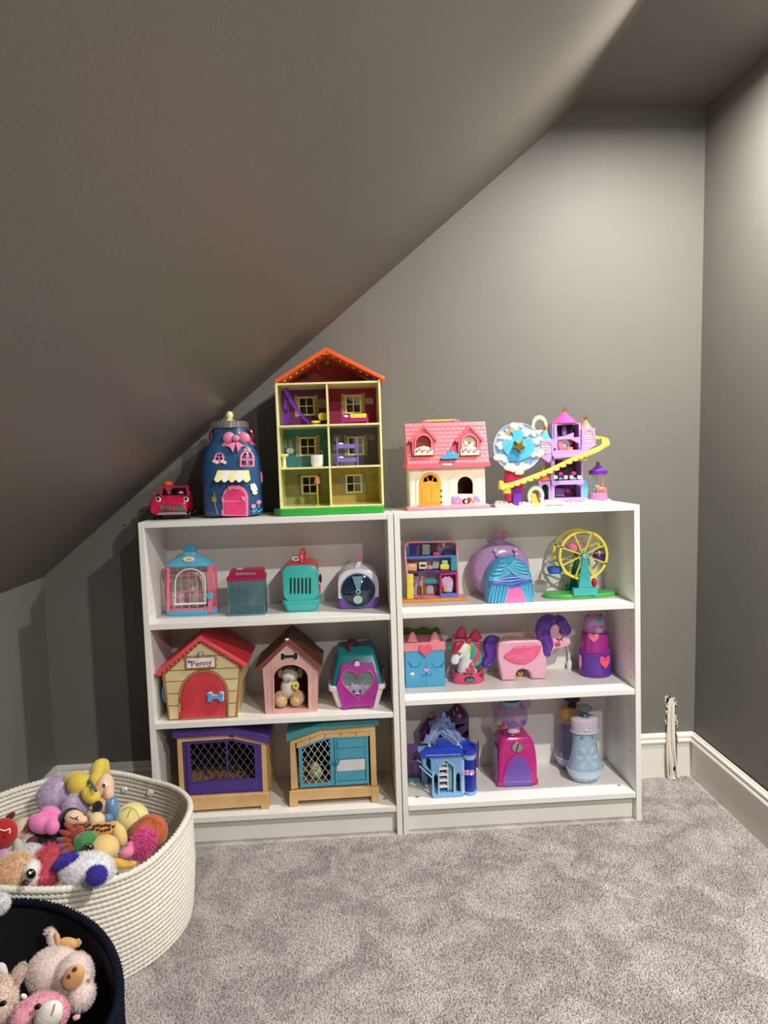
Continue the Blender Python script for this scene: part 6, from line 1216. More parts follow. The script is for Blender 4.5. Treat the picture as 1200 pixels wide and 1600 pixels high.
# ================================================================== right bookcase, middle shelf
def cat_box():
    Y = .13; D = .11; f = Pl(Y); xa, xb = f.x(633, 1040), f.x(695, 1038); bl = PM('cat_box_blue', '#48A6D2', rough=.5); pk = PM('cat_box_pink', '#E88E9C', rough=.5); z = lambda py, px=664: f.z(py, px); zl = z(1017)
    t = thing('cat_box', 'blue cat-faced toy box with pink lid, ears and a big pink heart', 'toy box', ((xa + xb)/2, Y + D/2, Z2R)); part('body', MB().rings([rr3(xa, xb, Y, Y + D, zz, .004) for zz in (Z2R, zl)]), bl, t, bevel=.002)
    part('lid', MB().box(xa - .003, xb + .003, Y - .004, Y + D + .003, zl - .001, z(1004)), pk, t, bevel=.003)
    for px in (645, 680): 
        e = part('ear', MB().plate([f.L([(px - 8, 1004), (px - 6, 996), (px - 3, 990), (px, 988), (px + 3, 990), (px + 6, 996), (px + 8, 1004)])], Y + .002, Y + .012, .002), pk, t); part('inner_ear', MB().plate([f.L([(px - 5, 1003), (px - 3, 996), (px, 991), (px + 3, 996), (px + 5, 1003)])], Y + .0008, Y + .003, .0004), PM('inner_ear_pink', '#F2A6B4'), e)
    part('heart_clasp', MB().plate([f.L(heart(664.5, 1016, 21, 18))], Y - .014, Y - .003, .003), PM('heart_pink', '#EE5C82'), t)
    ink = mat('ink_navy', '#16324E', .6); ln = MB(); L = lambda pts, r=.0009: ln.tube([(x, Y - .0004, zz) for x, zz in [f.p(*p) for p in pts]], r, 5)
    for cx, s in ((648.5, -1), (683, 1)):
        L([(cx + 8.5*math.cos(a), 1035 + 8*math.sin(a)) for a in [PI*.06 + PI*.88*i/10 for i in range(11)]]); 
        for k in range(3): x, y = cx + s*(8.2 - k*1.8), 1036 + k*2.8; L([(x, y), (x + s*3.6, y - .8 + k*1.2)])
    L([(658.5, 1053), (660, 1056), (663, 1056.5), (665.5, 1054), (666, 1051)]); L([(666, 1051), (667, 1054.5), (670, 1056.5), (673, 1054.5), (674, 1052)]); L([(665, 1025), (666, 1072)], .0004)
    part('face_lines', ln, ink, t); part('nose', MB().plate([f.L(heart(666, 1047, 9, 6.5))], Y - .005, Y, .001), PM('nose_lilac', '#E79ADB'), t)
    st = part('sticker', MB().plate([f.L(circ(644.5, 1054, 3.3))], Y - .0012, Y + .0002), C_wht, t); part('sticker_print', MB().plate([f.L(rect(642.5, 1054.5, 646.5, 1056.5))], Y - .0016, Y - .001), PM('sticker_rust', '#B5523A'), st)
    # box standing behind
    Yb = .245; h = Pl(Yb - .004); xa, xb = h.x(631, 1000), h.x(689, 1000); t = thing('toy_box', 'dusky rose box with a wavy green top edge behind the cat box', 'toy box', ((xa + xb)/2, Yb + .008, Z2R))
    part('body', MB().box(max(xa, .8215), xb, Yb, Yb + .022, Z2R, h.z(990, 660)), mat('dusky_rose_box', '#B5828A', .6), t); 
    lp = [(630, 990)] + [(630 + i*5, 985.5 - 2.2*math.sin(i*1.2) - i*.2) for i in range(12)] + [(689, 988), (688, 991)]
    q = h.L(lp); q = [(max(x, .8215), zz) for x, zz in q]; part('grass_edge', MB().plate([q], Yb - .004, Yb + .024, .001), mat('grass_green_box', '#4C8A2A', .6), t)
cat_box()

def unicorn_bust():
    Yc = .185; f = Pl(Yc - .02); cx = f.x(731, 1050); t = thing('unicorn_bust', 'white unicorn head with rainbow mane and crimson bow on a round pink stand', 'unicorn toy', (cx, Yc, Z2R))
    pk = PM('stand_pink', '#E0527C'); wh = PM('unicorn_white', '#E9E6E8'); bw = PM('bow_crimson', '#C4285A'); f0 = Pl(Yc); r = (f0.x(762, 1056) - f0.x(701, 1056))/2; r = .064
    st = part('stand', MB().lathe((cx, Yc, Z2R), [(r*.9, 0), (r*.97, .002), (r*.97, .006), (r*.9, .020), (r*.82, .033), (r*.76, .034), (r*.70, .030), (.001, .030)], 44, sy=.85), pk, t); part('dark_recess', MB().lathe((cx, Yc, Z2R + .0305), [(r*.74, 0), (r*.72, .001), (.001, .001)], 40, sy=.85), PM('recess_mauve', '#5E3A46'), st)
    ym = Yc - r*.85*.93; g = Pl(ym)
    for px in (711, 754): part('heart_print', MB().plate([g.L(heart(px, 1057, 6, 6))], ym + .010, ym + .016), PM('print_plum', '#7E1246'), st)
    o = part('oval_logo', MB().plate([g.L(circ(734, 1062, 8, 4.6))], ym - .004, ym + .004, .0006), mat('logo_navy', '#16263E', .5), st); part('logo_lettering', MB().text('JoJo', *g.p(734, 1062), .013, ym - .0052, ym - .0038, shear=.2), PM('logo_aqua', '#7FD0DA'), o)
    z = lambda py, px=728: f.z(py, px); X = lambda px, py, dy=0: (f.p(px, py)[0], Yc - .02 + dy, f.p(px, py)[1])
    # head and neck: one body
    mb = MB()
    neck = smoothpath([X(731, 1052, .02), X(732, 1040, .016), X(733, 1028, .012), X(731, 1018, .006), X(727, 1010, .0)], 5); n = len(neck); mb.tube(neck, [.038 - .016*(i/(n - 1)) for i in range(n)], 16)
    mz = smoothpath([X(728, 1008, 0), X(720, 1014, -.008), X(712, 1024, -.014), X(709, 1031, -.016)], 5); n = len(mz); mb.tube(mz, [.023, .023, .022, .021, .020, .019, .018, .0175, .017, .0165, .016, .0155, .015, .0148, .0145, .0145][:n], 16)
    mb.ell(X(709.5, 1031, -.016), (.015, .015, .013)).ell(X(724, 1010, 0), (.024, .022, .022)).ell(X(719, 1021, -.004), (.019, .018, .017))
    blob('head', mb, wh, t, vox=.0022, smooth_it=4)
    er = part('ear', MB().lathe(X(724.5, 1009, -.012), [(.008, 0), (.0085, .006), (.005, .016), (.0005, .024)], 14, sy=.5), wh, t); part('inner_ear', MB().lathe(X(724.3, 1008, -.0165), [(.004, 0), (.0045, .005), (.0005, .017)], 12, sy=.3), PM('ear_mauve', '#8E4A66'), er)
    def lock(pts, rr, m, nm='mane_lock', dy=-.018):
        sp = smoothpath([X(px, py, d) for px, py, d in pts], 5); n = len(sp); part(nm, MB().tube(sp, [rr*(.5 + .8*math.sin(PI*(i + .6)/(n + .6))) for i in range(n)], 10), m, t)
    ro, ye, te, rs_ = PM('mane_red', '#B0203C'), PM('mane_yellow', '#E6D84E'), PM('mane_teal', '#2FA796'), PM('mane_rose', '#E0456E')
    lock([(721, 1002, -.018), (713, 1005, -.024), (710, 1013, -.026), (710, 1018, -.024)], .010, ro, 'forelock'); lock([(723, 1002, -.018), (717, 1004, -.022), (714, 1012, -.026)], .008, ro, 'forelock')
    lock([(727, 1002, -.010), (731, 1010, -.012), (732, 1022, -.010)], .0085, ye); lock([(731, 1001, -.006), (737, 1010, -.010), (738, 1022, -.012), (734, 1028, -.012)], .0105, te); lock([(736, 1004, 0), (742, 1014, -.008), (744, 1026, -.012), (739, 1034, -.014)], .0095, rs_)
    lock([(742, 1010, .004), (748, 1022, 0), (747, 1032, -.006), (740, 1036, -.014), (734, 1042, -.018)], .0095, te); lock([(739, 1032, -.014), (736, 1037, -.018), (733, 1041, -.020)], .007, rs_); lock([(749, 1024, .006), (748, 1036, 0), (742, 1043, -.008)], .007, PM('mane_violet', '#5B2C86'))
    # bow
    b = MB()
    def loop(nm, pts, dy): part(nm, MB().plate([smooth2(f.L(pts), 4)], Yc - .035 + dy, Yc - .019 + dy, .006), bw, t)
    loop('bow_loop', [(712, 992), (716, 984), (722, 979), (727, 983), (729, 992), (730, 998), (724, 999), (716, 997)], .01); loop('bow_loop', [(733, 997), (737, 989), (743, 983), (748, 986), (751, 991), (753, 998), (748, 1001), (741, 1003)], .012)
    loop('bow_tail', [(732, 1000), (741, 1001), (752, 1003), (750, 1008), (744, 1012), (738, 1009)], .008); loop('bow_tail', [(712, 992), (708, 994), (709, 999), (714, 1000), (720, 999)], .016); q = X(731, 998, -.022); part('bow_knot', MB().ell(q, (.012, .010, .011)), bw, t)
    part('small_bow', MB().plate([smooth2(f.L([(726, 1039), (731, 1041), (737, 1040), (739, 1044), (736, 1048), (731, 1045), (727, 1047), (725, 1043)]), 3)], Yc - .062, Yc - .054, .002), bw, t)
    part('eye', MB().ell(X(715.5, 1019.5, -.0265), (.0055, .003, .0045)), C_blk, t); part('eyelash', MB().tube([X(712, 1018.5, -.029), X(716, 1016.5, -.029), X(720, 1017.5, -.027)], .0009, 5), C_blk, t); part('nostril', MB().ell(X(709, 1029, -.030), (.0016, .001, .0016)), C_gry, t)
    part('hair_beads', MB().ell(X(703, 1003, .02), (.006, .006, .006)).ell(X(706, 1001, .02), (.005, .005, .005)).ell(X(700, 1004, .022), (.004, .004, .004)), PM('beads_dark_rose', '#8A2A44'), t); lock([(704, 1008, .01), (702, 1013, .012), (699, 1015, .014)], .006, te)
    q = X(718, 998, .008); part('spare_ear', MB().lathe(q, [(.007, 0), (.006, .008), (.0005, .016)], 12, sy=.5), wh, t)
unicorn_bust()

def pony_case():
    Y = .15; D = .06; f = Pl(Y); yc = Y + D/2; pk = mat('pony_pink_glitter', '#EFBCCF', .38, vs=160, col2='#E4A6C0', bump=.35, bs=160); vi = PM('pony_violet', '#5C2E9C'); X = lambda px, py, dy=0: (f.p(px, py)[0], yc + dy, f.p(px, py)[1])
    t = thing('unicorn_case', 'pale pink unicorn carry case with pink wing and glossy purple mane and tail', 'unicorn toy', (f.x(818), yc, Z2R))
    fl = [(x, max(zz, Z2R)) for x, zz in f.L([(785, 1003), (800, 1001), (840, 1000), (847, 1002), (853, 1012), (855, 1030), (854, 1046), (853.5, 1061), (831, 1061.5), (829, 1053), (825, 1048), (817, 1046), (810, 1048), (807, 1053), (806, 1063), (785, 1064), (782, 1048), (778, 1030), (778, 1013), (780, 1006)])]
    part('body', MB().plate([fl], Y, Y + D, .007), pk, t)
    wing = [(787, 1025), (793, 1020), (798, 1017), (800, 1014), (806, 1011), (812, 1010), (818, 1008), (824, 1010), (830, 1008), (838, 1008), (845, 1010), (843, 1018), (838, 1026), (830, 1033), (820, 1037), (808, 1037), (797, 1033), (790, 1029)]
    w = part('wing', MB().plate([f.L(wing)], Y - .008, Y + .001, .003), PM('wing_pink', '#EA5F90'), t)
    for k in range(5): part('feather_ridge', MB().tube([(*f.p(px, py)[:1], Y - .0085, f.p(px, py)[1]) for px, py in ((790 + k*4, 1025 + k*1.3), (812 + k*2, 1022 - k*1.5 + k*3), (842 - k*2, 1011 + k*4))], .0016, 6), PM('wing_light', '#F08BAE'), w)
    # head
    head = [(851, 1002), (853, 992), (862, 980), (872, 976), (880, 983), (884, 991), (891, 998), (893, 1004), (890, 1010), (880, 1013), (868, 1016), (862, 1022), (856, 1014)]
    h = part('head', MB().plate([smooth2(f.L(head), 3)], Y + .004, Y + D - .008, .008), pk, t)
    part('horn', MB().lathe(X(876.5, 971, 0), [(.0075, -.012), (.006, 0), (.004, .014), (.0008, .026)], 14), C_gold, h)
    part('cheek', MB().ell((*f.p(871.5, 1007)[:1], Y - .0005, f.p(871.5, 1007)[1]), (.0095, .003, .0068)), PM('cheek_rose', '#C23A5E'), h)
    ey = MB(); E = lambda *p: ey.tube([(*f.p(a, b)[:1], Y - .0002 + .0036, f.p(a, b)[1]) for a, b in p], .0017, 6)
    E((871, 999), (874, 1000.5), (878, 999), (881, 995)); E((874, 1000), (873, 1003)); E((878, 999), (878.5, 1002)); E((872, 999), (869.5, 999)); part('closed_eye', ey, C_blk, h)
    def lock(pts, rr, nm='mane_lock', m=vi):
        sp = smoothpath([X(px, py, d) for px, py, d in pts], 5); n = len(sp); part(nm, MB().tube(sp, [rr*(.55 + .65*math.sin(PI*(i + .8)/(n + .8))) for i in range(n)], 12), m, t)
    lock([(870, 970, -.020), (858, 968, -.022), (849, 975, -.024), (845, 988, -.024), (848, 1000, -.024)], .017); lock([(862, 972, -.026), (853, 982, -.030), (853, 996, -.030), (858, 1008, -.028), (855, 1020, -.026)], .015)
    lock([(847, 990, -.014), (848, 1002, -.018), (853, 1012, -.022), (854, 1022, -.022), (860, 1023, -.022)], .012); lock([(872, 971, -.022), (881, 974, -.024), (887, 983, -.024), (886, 988, -.024), (879, 988, -.026), (877, 984, -.026)], .0115, 'forelock'); lock([(866, 969, -.012), (876, 968, -.012), (884, 974, -.012), (888, 984, -.010)], .010, 'forelock'); lock([(872, 972, -.028), (878, 978, -.030), (881, 986, -.030)], .008, 'forelock')
    lock([(782, 1003, 0), (773, 1000, 0), (766, 1003, 0), (763, 1012, 0), (766, 1022, 0), (766, 1033, 0), (761, 1036, 0), (760, 1041, 0), (765, 1044, 0), (770, 1041, 0)], .0125, 'tail')
    lock([(780, 1006, .004), (772, 1006, .004), (769, 1014, .004), (772, 1026, .004), (771, 1036, .004), (767, 1040, .004)], .0105, 'tail')
    hd = MB().tube(smoothpath([X(789, 1001), X(793, 997), X(806, 996), X(812, 994), X(822, 993), X(831, 995), X(834, 1000)], 5), .0030, 8); part('handle', hd, PM('handle_brass', '#B9963E'), t)
    q = X(813, 1053, .02); k = thing('heart_charm', 'small gold heart charm hanging under the unicorn case', 'charm', q); part('heart', MB().plate([Pl(yc + .02).L(heart(813, 1054, 9, 9))], yc + .018, yc + .023, .001), C_gold, k)
pony_case()

def cake_tower():
    Yc = .185; f0 = Pl(Yc); cx = f0.x(929.5, 1040); f = Pl(Yc - .045); z = lambda py: f.z(py, 930)
    t = thing('cake_tower', 'three-tier toy cake tower in purple and magenta with unicorn face on top', 'toy cake', (cx, Yc, Z2R)); vi = PM('cake_violet', '#5B2E98', var=.08, vs=200); mg = PM('cake_magenta', '#A3278F', var=.08, vs=200); mv = PM('cake_mauve', '#C38AC4'); hp = PM('cake_hot_pink', '#F0557E'); lp = PM('cake_rose', '#EE7BA0')
    r1 = (f0.x(954, 1030) - f0.x(905.5, 1030))/2; z1, z2, z3 = Z2R + .084, Z2R + .084 + .066, Z2R + .219 + .0
    part('tier', MB().lathe((cx, Yc, Z2R), [(r1*.94, 0), (r1, .003), (r1, z1 - Z2R - .003), (r1*.95, z1 - Z2R)], 44), vi, t); r2 = r1*.83
    part('tier', MB().lathe((cx, Yc, z1), [(r2, 0), (r2, z2 - z1 - .003), (r2*.95, z2 - z1)], 40), mg, t); r3 = r1*.62
    cat = part('tier', MB().lathe((cx, Yc, z2), [(r3, 0), (r3, .046), (r3*.93, .056), (r3*.7, .060)], 36), mv, t)
    fr = MB()
    for i in range(40): a = 2*PI*i/40; fr.ell((cx + r2*1.04*math.cos(a), Yc + r2*1.04*math.sin(a), z1 + .001), (.004, .004, .003), seg=8, ring=6)
    part('frosting_trim', fr, mg, t); fr = MB()
    for i in range(32): a = 2*PI*i/32; fr.ell((cx + r3*1.1*math.cos(a), Yc + r3*1.1*math.sin(a), z2 + .001), (.004, .004, .003), seg=8, ring=6)
    part('frosting_trim', fr, mg, t)
    b = lambda r: (lambda x, zz: Yc - math.sqrt(max(1e-6, r*r - min(abs(x - cx), r*.97)**2)))
    part('heart_relief', MB().plate([f.L(heart(944, 1034, 19, 20))], -.005, .001, .0012, bend=b(r1)), hp, t); part('heart_relief', MB().plate([f.L(heart(927.5, 997, 15, 14))], -.005, .001, .0012, bend=b(r2)), lp, t)
    q = lambda px, py, r, o=.001: (f.p(px, py)[0], b(r)(f.p(px, py)[0], 0) - o, f.p(px, py)[1])
    for s in (-1, 1): part('closed_eye', MB().tube([(cx + s*.012 - .006, Yc - r3 - .0008, z2 + .028), (cx + s*.012, Yc - r3 - .0015, z2 + .025), (cx + s*.012 + .006, Yc - r3 - .0002, z2 + .028)], .0011, 5), C_mag, cat)
    part('muzzle', MB().ell((cx + .003, Yc - r3, z2 + .012), (.013, .003, .011)), PM('muzzle_grey', '#C9BFC8'), cat); part('teal_fringe', MB().ell((cx + .004, Yc - r3*.9, z2 + .046), (.011, .007, .009)).ell((cx + .013, Yc - r3*.8, z2 + .050), (.008, .006, .006)), C_teal, cat)
    part('horn', MB().lathe((cx + .004, Yc - r3*.35, z2 + .054), [(.006, 0), (.004, .012), (.0006, .022)], 12), C_gold, cat)
    for s in (-1, 1): part('ear', MB().lathe((cx + s*.022, Yc - .004, z2 + .052), [(.008, 0), (.006, .008), (.0006, .016)], 12, sy=.6), mg, cat)
    part('clasp', MB().ell((cx - r1, Yc - .01, Z2R + .05), (.004, .008, .024)), C_pink, t)
    part('clasp', MB().ell((cx - r2, Yc - .01, z1 + .030), (.004, .006, .006)), C_mag, t)
    g = Pl(.26); wire = MB().tube(smoothpath([(*g.p(910, 987)[:1], .235, g.p(910, 987)[1]), (g.x(898, 990), .25, g.z(990, 898)), (g.x(892, 1004), .262, g.z(1004, 892)), (g.x(892, 1024), .262, g.z(1024, 892)), (g.x(899, 1040), .258, Z2R + .02), (g.x(906, 1050), .25, Z2R + .0016)], 6), .0016, 6)
    solo('mint_cord', wire, PM('mint_cord', '#A9D3C8'), 'thin mint cord looped behind the unicorn case beside the cake tower', 'cord', (g.x(895), .255, Z2R))
    q = (g.x(889, 1035), .252, Z2R); c = thing('cord_plug', 'small white plug and lead standing behind the unicorn case', 'plug', q); part('plug_body', MB().lathe(q, [(.010, 0), (.011, .003), (.010, .026), (.006, .032), (.003, .034)], 18), C_wht, c); part('lead', MB().tube(smoothpath([(q[0], .252, Z2R + .033), (q[0] - .004, .254, Z2R + .075), (q[0] - .012, .256, Z2R + .11)], 5), .0035, 8), C_wht, c)
cake_tower()

# ================================================================== right bookcase, bottom shelf
def ice_palace():
    Y = .045; D = .09; f = Pl(Y); z = lambda py, px=700: f.z(py, px); ic = PM('ice_blue', '#78AEDB'); ic2 = PM('ice_pale', '#A3C8E6'); ro = mat('royal_blue_plastic', '#1B3FC0', .16, coat=.6); nv = PM('royal_navy', '#16289A'); dk = mat('ice_dark', '#18283C', .7)
    fl = lambda pts: [(x, max(zz, ZB)) for x, zz in f.L(pts)]
    t = thing('ice_palace', 'light blue toy ice palace with pointed arches, white stairs and royal blue roof', 'toy castle', (f.x(705), Y + D/2, ZB))
    o = [(676, 1248), (674.5, 1210), (661, 1198), (659, 1177), (722, 1180), (724, 1244)]; a1 = [(687, 1240), (686.5, 1199), (692, 1194.5), (697, 1189), (703, 1193), (708, 1198), (709, 1238)]; w1 = [(679, 1242), (678, 1215), (680.5, 1209), (684, 1214), (684.5, 1241)]; w2 = [(713, 1238), (713, 1212), (716, 1207), (719, 1212), (719.5, 1237)]; w3 = [(666, 1196), (666, 1186), (669, 1184), (673, 1188), (673.5, 1206)]
    fr = part('front_arcade', MB().plate([fl(o), f.L(a1), f.L(w1), f.L(w2), f.L(w3)], Y, Y + .006, .001), ic, t)
    for off, m in ((2.0, ic2),):
        for px in (685.6, 709.8, 722, 676.5): part('pilaster', MB().plate([f.L([(px - 1, 1242), (px - 1, 1197 if px < 720 and px > 680 else 1206), (px, 1194 if px < 720 and px > 680 else 1203), (px + 1, 1197 if px < 720 and px > 680 else 1206), (px + 1, 1242)])], Y - .003, Y + .001, .0005), m, fr)
        part('arch_moulding', MB().plate([f.L([(685, 1199), (697, 1185), (711, 1198), (709.5, 1199), (697, 1188), (686.5, 1200)])], Y - .004, Y + .001, .0006), m, fr)
    x0, x1 = f.x(676, 1246), f.x(723, 1244); part('floor_plate', MB().box(x0, x1, Y - .004, Y + D, ZB, ZB + .012), ic, t, bevel=.001)
    part('back_wall', MB().plate([fl([(676, 1248), (662, 1178), (722, 1180), (724, 1246)])], Y + D - .004, Y + D), dk, t)
    for k, py in enumerate((1195, 1203, 1212.5, 1221.5, 1231)): part('stair_tread', MB().plate([f.L([(687, py + .8), (702, py - .6), (702, py + 1.6), (687, py + 3)])], Y + .010, Y + .034, .0008), C_wht, t)
    part('stair_stringer', MB().plate([f.L([(698, 1194), (702, 1191), (703, 1238), (700, 1238)])], Y + .012, Y + .020, .0008), ic2, t); part('stair_door', MB().plate([f.L([(703, 1196), (708, 1200), (708.5, 1238), (703.5, 1239)])], Y + .014, Y + .018, .0006), PM('sea_mint', '#86C4B4'), t)
    A, B = f.p(658, 1176), f.p(723, 1172)
    rf = f.L([(657, 1183), (657, 1177), (667, 1172), (684, 1168), (699, 1166.5), (712, 1168), (723, 1172), (723, 1179), (690, 1181)]); part('roof', MB().plate([rf], Y - .012, Y + .03, .003), ro, t)
    part('roof_step', MB().plate([f.L([(680, 1171), (684, 1165), (695, 1162.5), (706, 1165), (711, 1170)])], Y - .002, Y + .06, .002), ro, t); part('side_cornice', MB().box(f.x(654, 1170), f.x(724, 1170), Y + .018, Y + .045, z(1177), z(1172)), ic, t, bevel=.001)
    dt = MB()
    for i in range(18): q = f.p(666 + i*3, 1178.5 - .1*i); dt.ell((q[0], Y - .0125, q[1]), (.0022, .001, .0022), seg=8, ring=5)
    part('beading', dt, ic2, t)
    for px, py in ((672, 1167), (717, 1165)): part('pinnacle', MB().lathe((*f.p(px, py)[:1], Y + .02, f.p(px, py)[1]), [(.006, -.006), (.004, 0), (.0005, .007)], 10), ic2, t)
    part('snow_branch', MB().tube([(*f.p(655, 1197)[:1], Y, f.p(655, 1197)[1]), (f.x(668, 1207), Y, z(1207)), (f.x(675, 1214), Y, z(1214))], .0022, 6).tube([(*f.p(652, 1190)[:1], Y + .01, f.p(652, 1190)[1]), (f.x(663, 1193), Y + .01, z(1193))], .002, 6), ic2, t)
    # round royal blue tower on the right
    cx = f.x(735, 1200); cy = Y + .045; zb = ZB; z1 = z(1190); w = f.x(747, 1200) - cx
    rg = lambda s, zz: [(cx + w*s*math.cos(u) if math.cos(u) > -.99 else cx - w*s, cy + .043*s*math.sin(u), zz) for u in [2*PI*i/36 for i in range(36)]]
    part('tower', MB().rings([rg(1.0, zb + .010), rg(1.0, z1)]), nv, t); part('tower_foot', MB().rings([rg(1.08, zb), rg(1.08, zb + .011)]), ic, t, bevel=.001); part('tower_collar', MB().rings([rg(1.06, z1), rg(1.1, z1 + .014), rg(1.12, z1 + .016)]), ic2, t)
    part('tower_bowl', MB().rings([rg(1.1, z1 + .015), rg(1.14, z1 + .024), rg(1.10, z1 + .032), rg(.9, z1 + .034), rg(.8, z1 + .024)]), ro, t)
    bow = MB()
    for dx in (-7.5, -1, 6): q = f.p(731.5 + dx, 1207); bow.lathe((q[0], Y - .004, q[1]), [(.0005, 0), (.0095, 0), (.0095, .004)], 6, axis='y')
    part('snowflake_clasp', bow, PM('clasp_orchid', '#C69AD8'), t); part('clasp_pearl', MB().ell((f.x(735.5, 1209), Y - .006, z(1209, 735)), .004), C_wht, t)
    part('hinge_strip', MB().box(f.x(722, 1210), f.x(725.5, 1210), Y - .001, Y + .02, ZB + .01, z(1190)), ic2, t)
ice_palace()

def ice_tower():
    Y = .15; f = Pl(Y); ib = mat('frost_blue_plastic', '#8FA6D4', .3, vs=60, col2='#5A6FA8', bump=.5, bs=90); t = thing('ice_spire', 'frosted blue ice spire playset piece with jagged peak behind the ice palace', 'toy castle', (f.x(692), Y + .02, ZB))
    part('peak_body', MB().plate([f.L([(657, 1175), (658, 1162), (662, 1160), (666, 1148), (670, 1150), (674, 1137), (676, 1128), (680, 1131), (684, 1121), (689, 1124), (691, 1115), (693, 1109), (696, 1114), (698, 1123), (702, 1120), (706, 1132), (711, 1130), (712, 1143), (718, 1145), (722, 1153), (727, 1155), (729, 1165), (724, 1168), (722, 1178)]), f.L([(684, 1172), (684, 1154), (688, 1148), (692, 1154), (692, 1172)])], Y, Y + .014, .002), ib, t)
    li = PM('frost_pale', '#A9BEE0')
    for k in range(3): part('ice_gable', MB().tube([(*f.p(px, py)[:1], Y - .002, f.p(px, py)[1]) for px, py in ((668 - k*3, 1158 + k*4), (680 - k, 1140 + k*5), (690, 1124 + k*9), (700 + k, 1140 + k*5), (713 + k*3, 1156 + k*4))], .0020, 6), li, t)
    for a, b in (((676, 1150), (688, 1130)), ((704, 1150), (692, 1130)), ((670, 1168), (686, 1145)), ((708, 1168), (693, 1145)), ((662, 1172), (672, 1156)), ((720, 1170), (710, 1154))): part('ice_facet', MB().tube([(*f.p(*a)[:1], Y - .001, f.p(*a)[1]), (f.p(*b)[0], Y - .001, f.p(*b)[1])], .0016, 5), li, t)
    part('door_dark', MB().plate([f.L([(682, 1174), (682, 1152), (688, 1146), (694, 1152), (694, 1174)])], Y + .016, Y + .02), mat('amber_dark', '#4A3A2A', .6), t)
    x0, x1 = f.x(658, 1175), f.x(728, 1175); part('lower_block', MB().box(x0, x1, Y - .002, Y + .022, ZB, f.z(1173, 692)), ib, t)
ice_tower()

def purple_castle():
    Y = .20; f = Pl(Y); pu = PM('castle_plum', '#5F3A78'); pd = PM('castle_deep_plum', '#4A1840'); t = thing('purple_castle', 'plum purple storybook castle with domed tower at the back of the bottom shelf', 'toy castle', (f.x(690), Y + .03, ZB))
    fl = lambda pts: [(max(x, .8215), max(zz, ZB)) for x, zz in f.L(pts)]
    part('curved_wall', MB().plate([fl([(636, 1215), (636, 1160), (664, 1160), (670, 1220)]), f.L([(640, 1184), (640, 1178), (645, 1175), (650, 1179), (650, 1184)])], Y - .02, Y - .012, .001), pu, t)
    part('mint_plinth', MB().box(.8215, f.x(655, 1215), Y - .035, Y + .02, ZB, ZB + .015), PM('plinth_mint', '#5E9C8E'), t, bevel=.002); part('wall_recess', MB().plate([fl([(636, 1190), (636, 1170), (654, 1170), (654, 1190)])], Y - .008, Y - .004), PM('recess_olive', '#6B6244'), t)
    q = f.x(717, 1140); tz0, tz1 = f.z(1157, 717), f.z(1121, 717)
    part('tower', MB().plate([f.L([(699, 1120), (733, 1119), (733, 1150), (726, 1158), (705, 1160), (700, 1150)]), f.L([(701, 1134), (730, 1132), (730, 1141), (702, 1143)])], Y, Y + .05, .002), pu, t)
    part('tower_back', MB().plate([f.L([(699, 1120), (733, 1119), (733, 1150), (700, 1152)]), f.L(rect(724, 1133, 730, 1142))], Y + .05, Y + .053), PM('tower_back_mauve', '#8A7A80'), t)
    part('support', MB().box(f.x(704, 1180), f.x(735, 1180), Y, Y + .04, ZB, f.z(1155, 717)), pu, t)
    dm = part('dome', MB().lathe((q, Y + .025, f.z(1123, 717)), [(.036, -.002), (.037, 0), (.034, .014), (.026, .026), (.016, .034), (.012, .040), (.011, .046), (.009, .049), (.0005, .049)], 24), pd, t)
    sc = MB()
    for i in range(20): a = 2*PI*i/20; sc.ell((q + .036*math.cos(a), Y + .025 + .036*math.sin(a), f.z(1123, 717) - .002), (.006, .006, .005), seg=8, ring=6)
    part('scallop_eave', sc, pu, dm)
    for px, py in ((709, 1113), (714, 1108), (718, 1118)): part('diamond_print', MB().plate([f.L([(px, py - 4), (px + 1.6, py), (px, py + 4), (px - 1.6, py)])], Y - .010 + (.004 if py < 1110 else 0), Y - .006 + (.006 if py < 1110 else 0)), PM('diamond_lilac', '#A886B8'), dm)
    part('winged_roof', MB().plate([smooth2(f.L([(655, 1142), (660, 1134), (668, 1122), (673, 1114), (678, 1116), (680, 1122), (672, 1128), (664, 1140), (657, 1146)]), 3)], Y, Y + .012, .002), pd, t); part('gold_flame', MB().plate([smooth2(f.L([(669, 1120), (671, 1114), (676, 1112), (679, 1117), (676, 1121)]), 3)], Y - .004, Y + .002, .001), PM('flame_ochre', '#A08232'), t)
    part('wing_post', MB().plate([f.L([(656, 1144), (670, 1128), (674, 1165), (658, 1165)])], Y + .002, Y + .010), pu, t)
    part('crown_rail', MB().plate([f.L([(728, 1164), (730, 1161), (733, 1164), (736, 1161), (739, 1164), (742, 1161), (746, 1165), (748, 1158), (749, 1170), (748, 1200), (728, 1200)])], Y, Y + .01, .001), pu, t)
purple_castle()

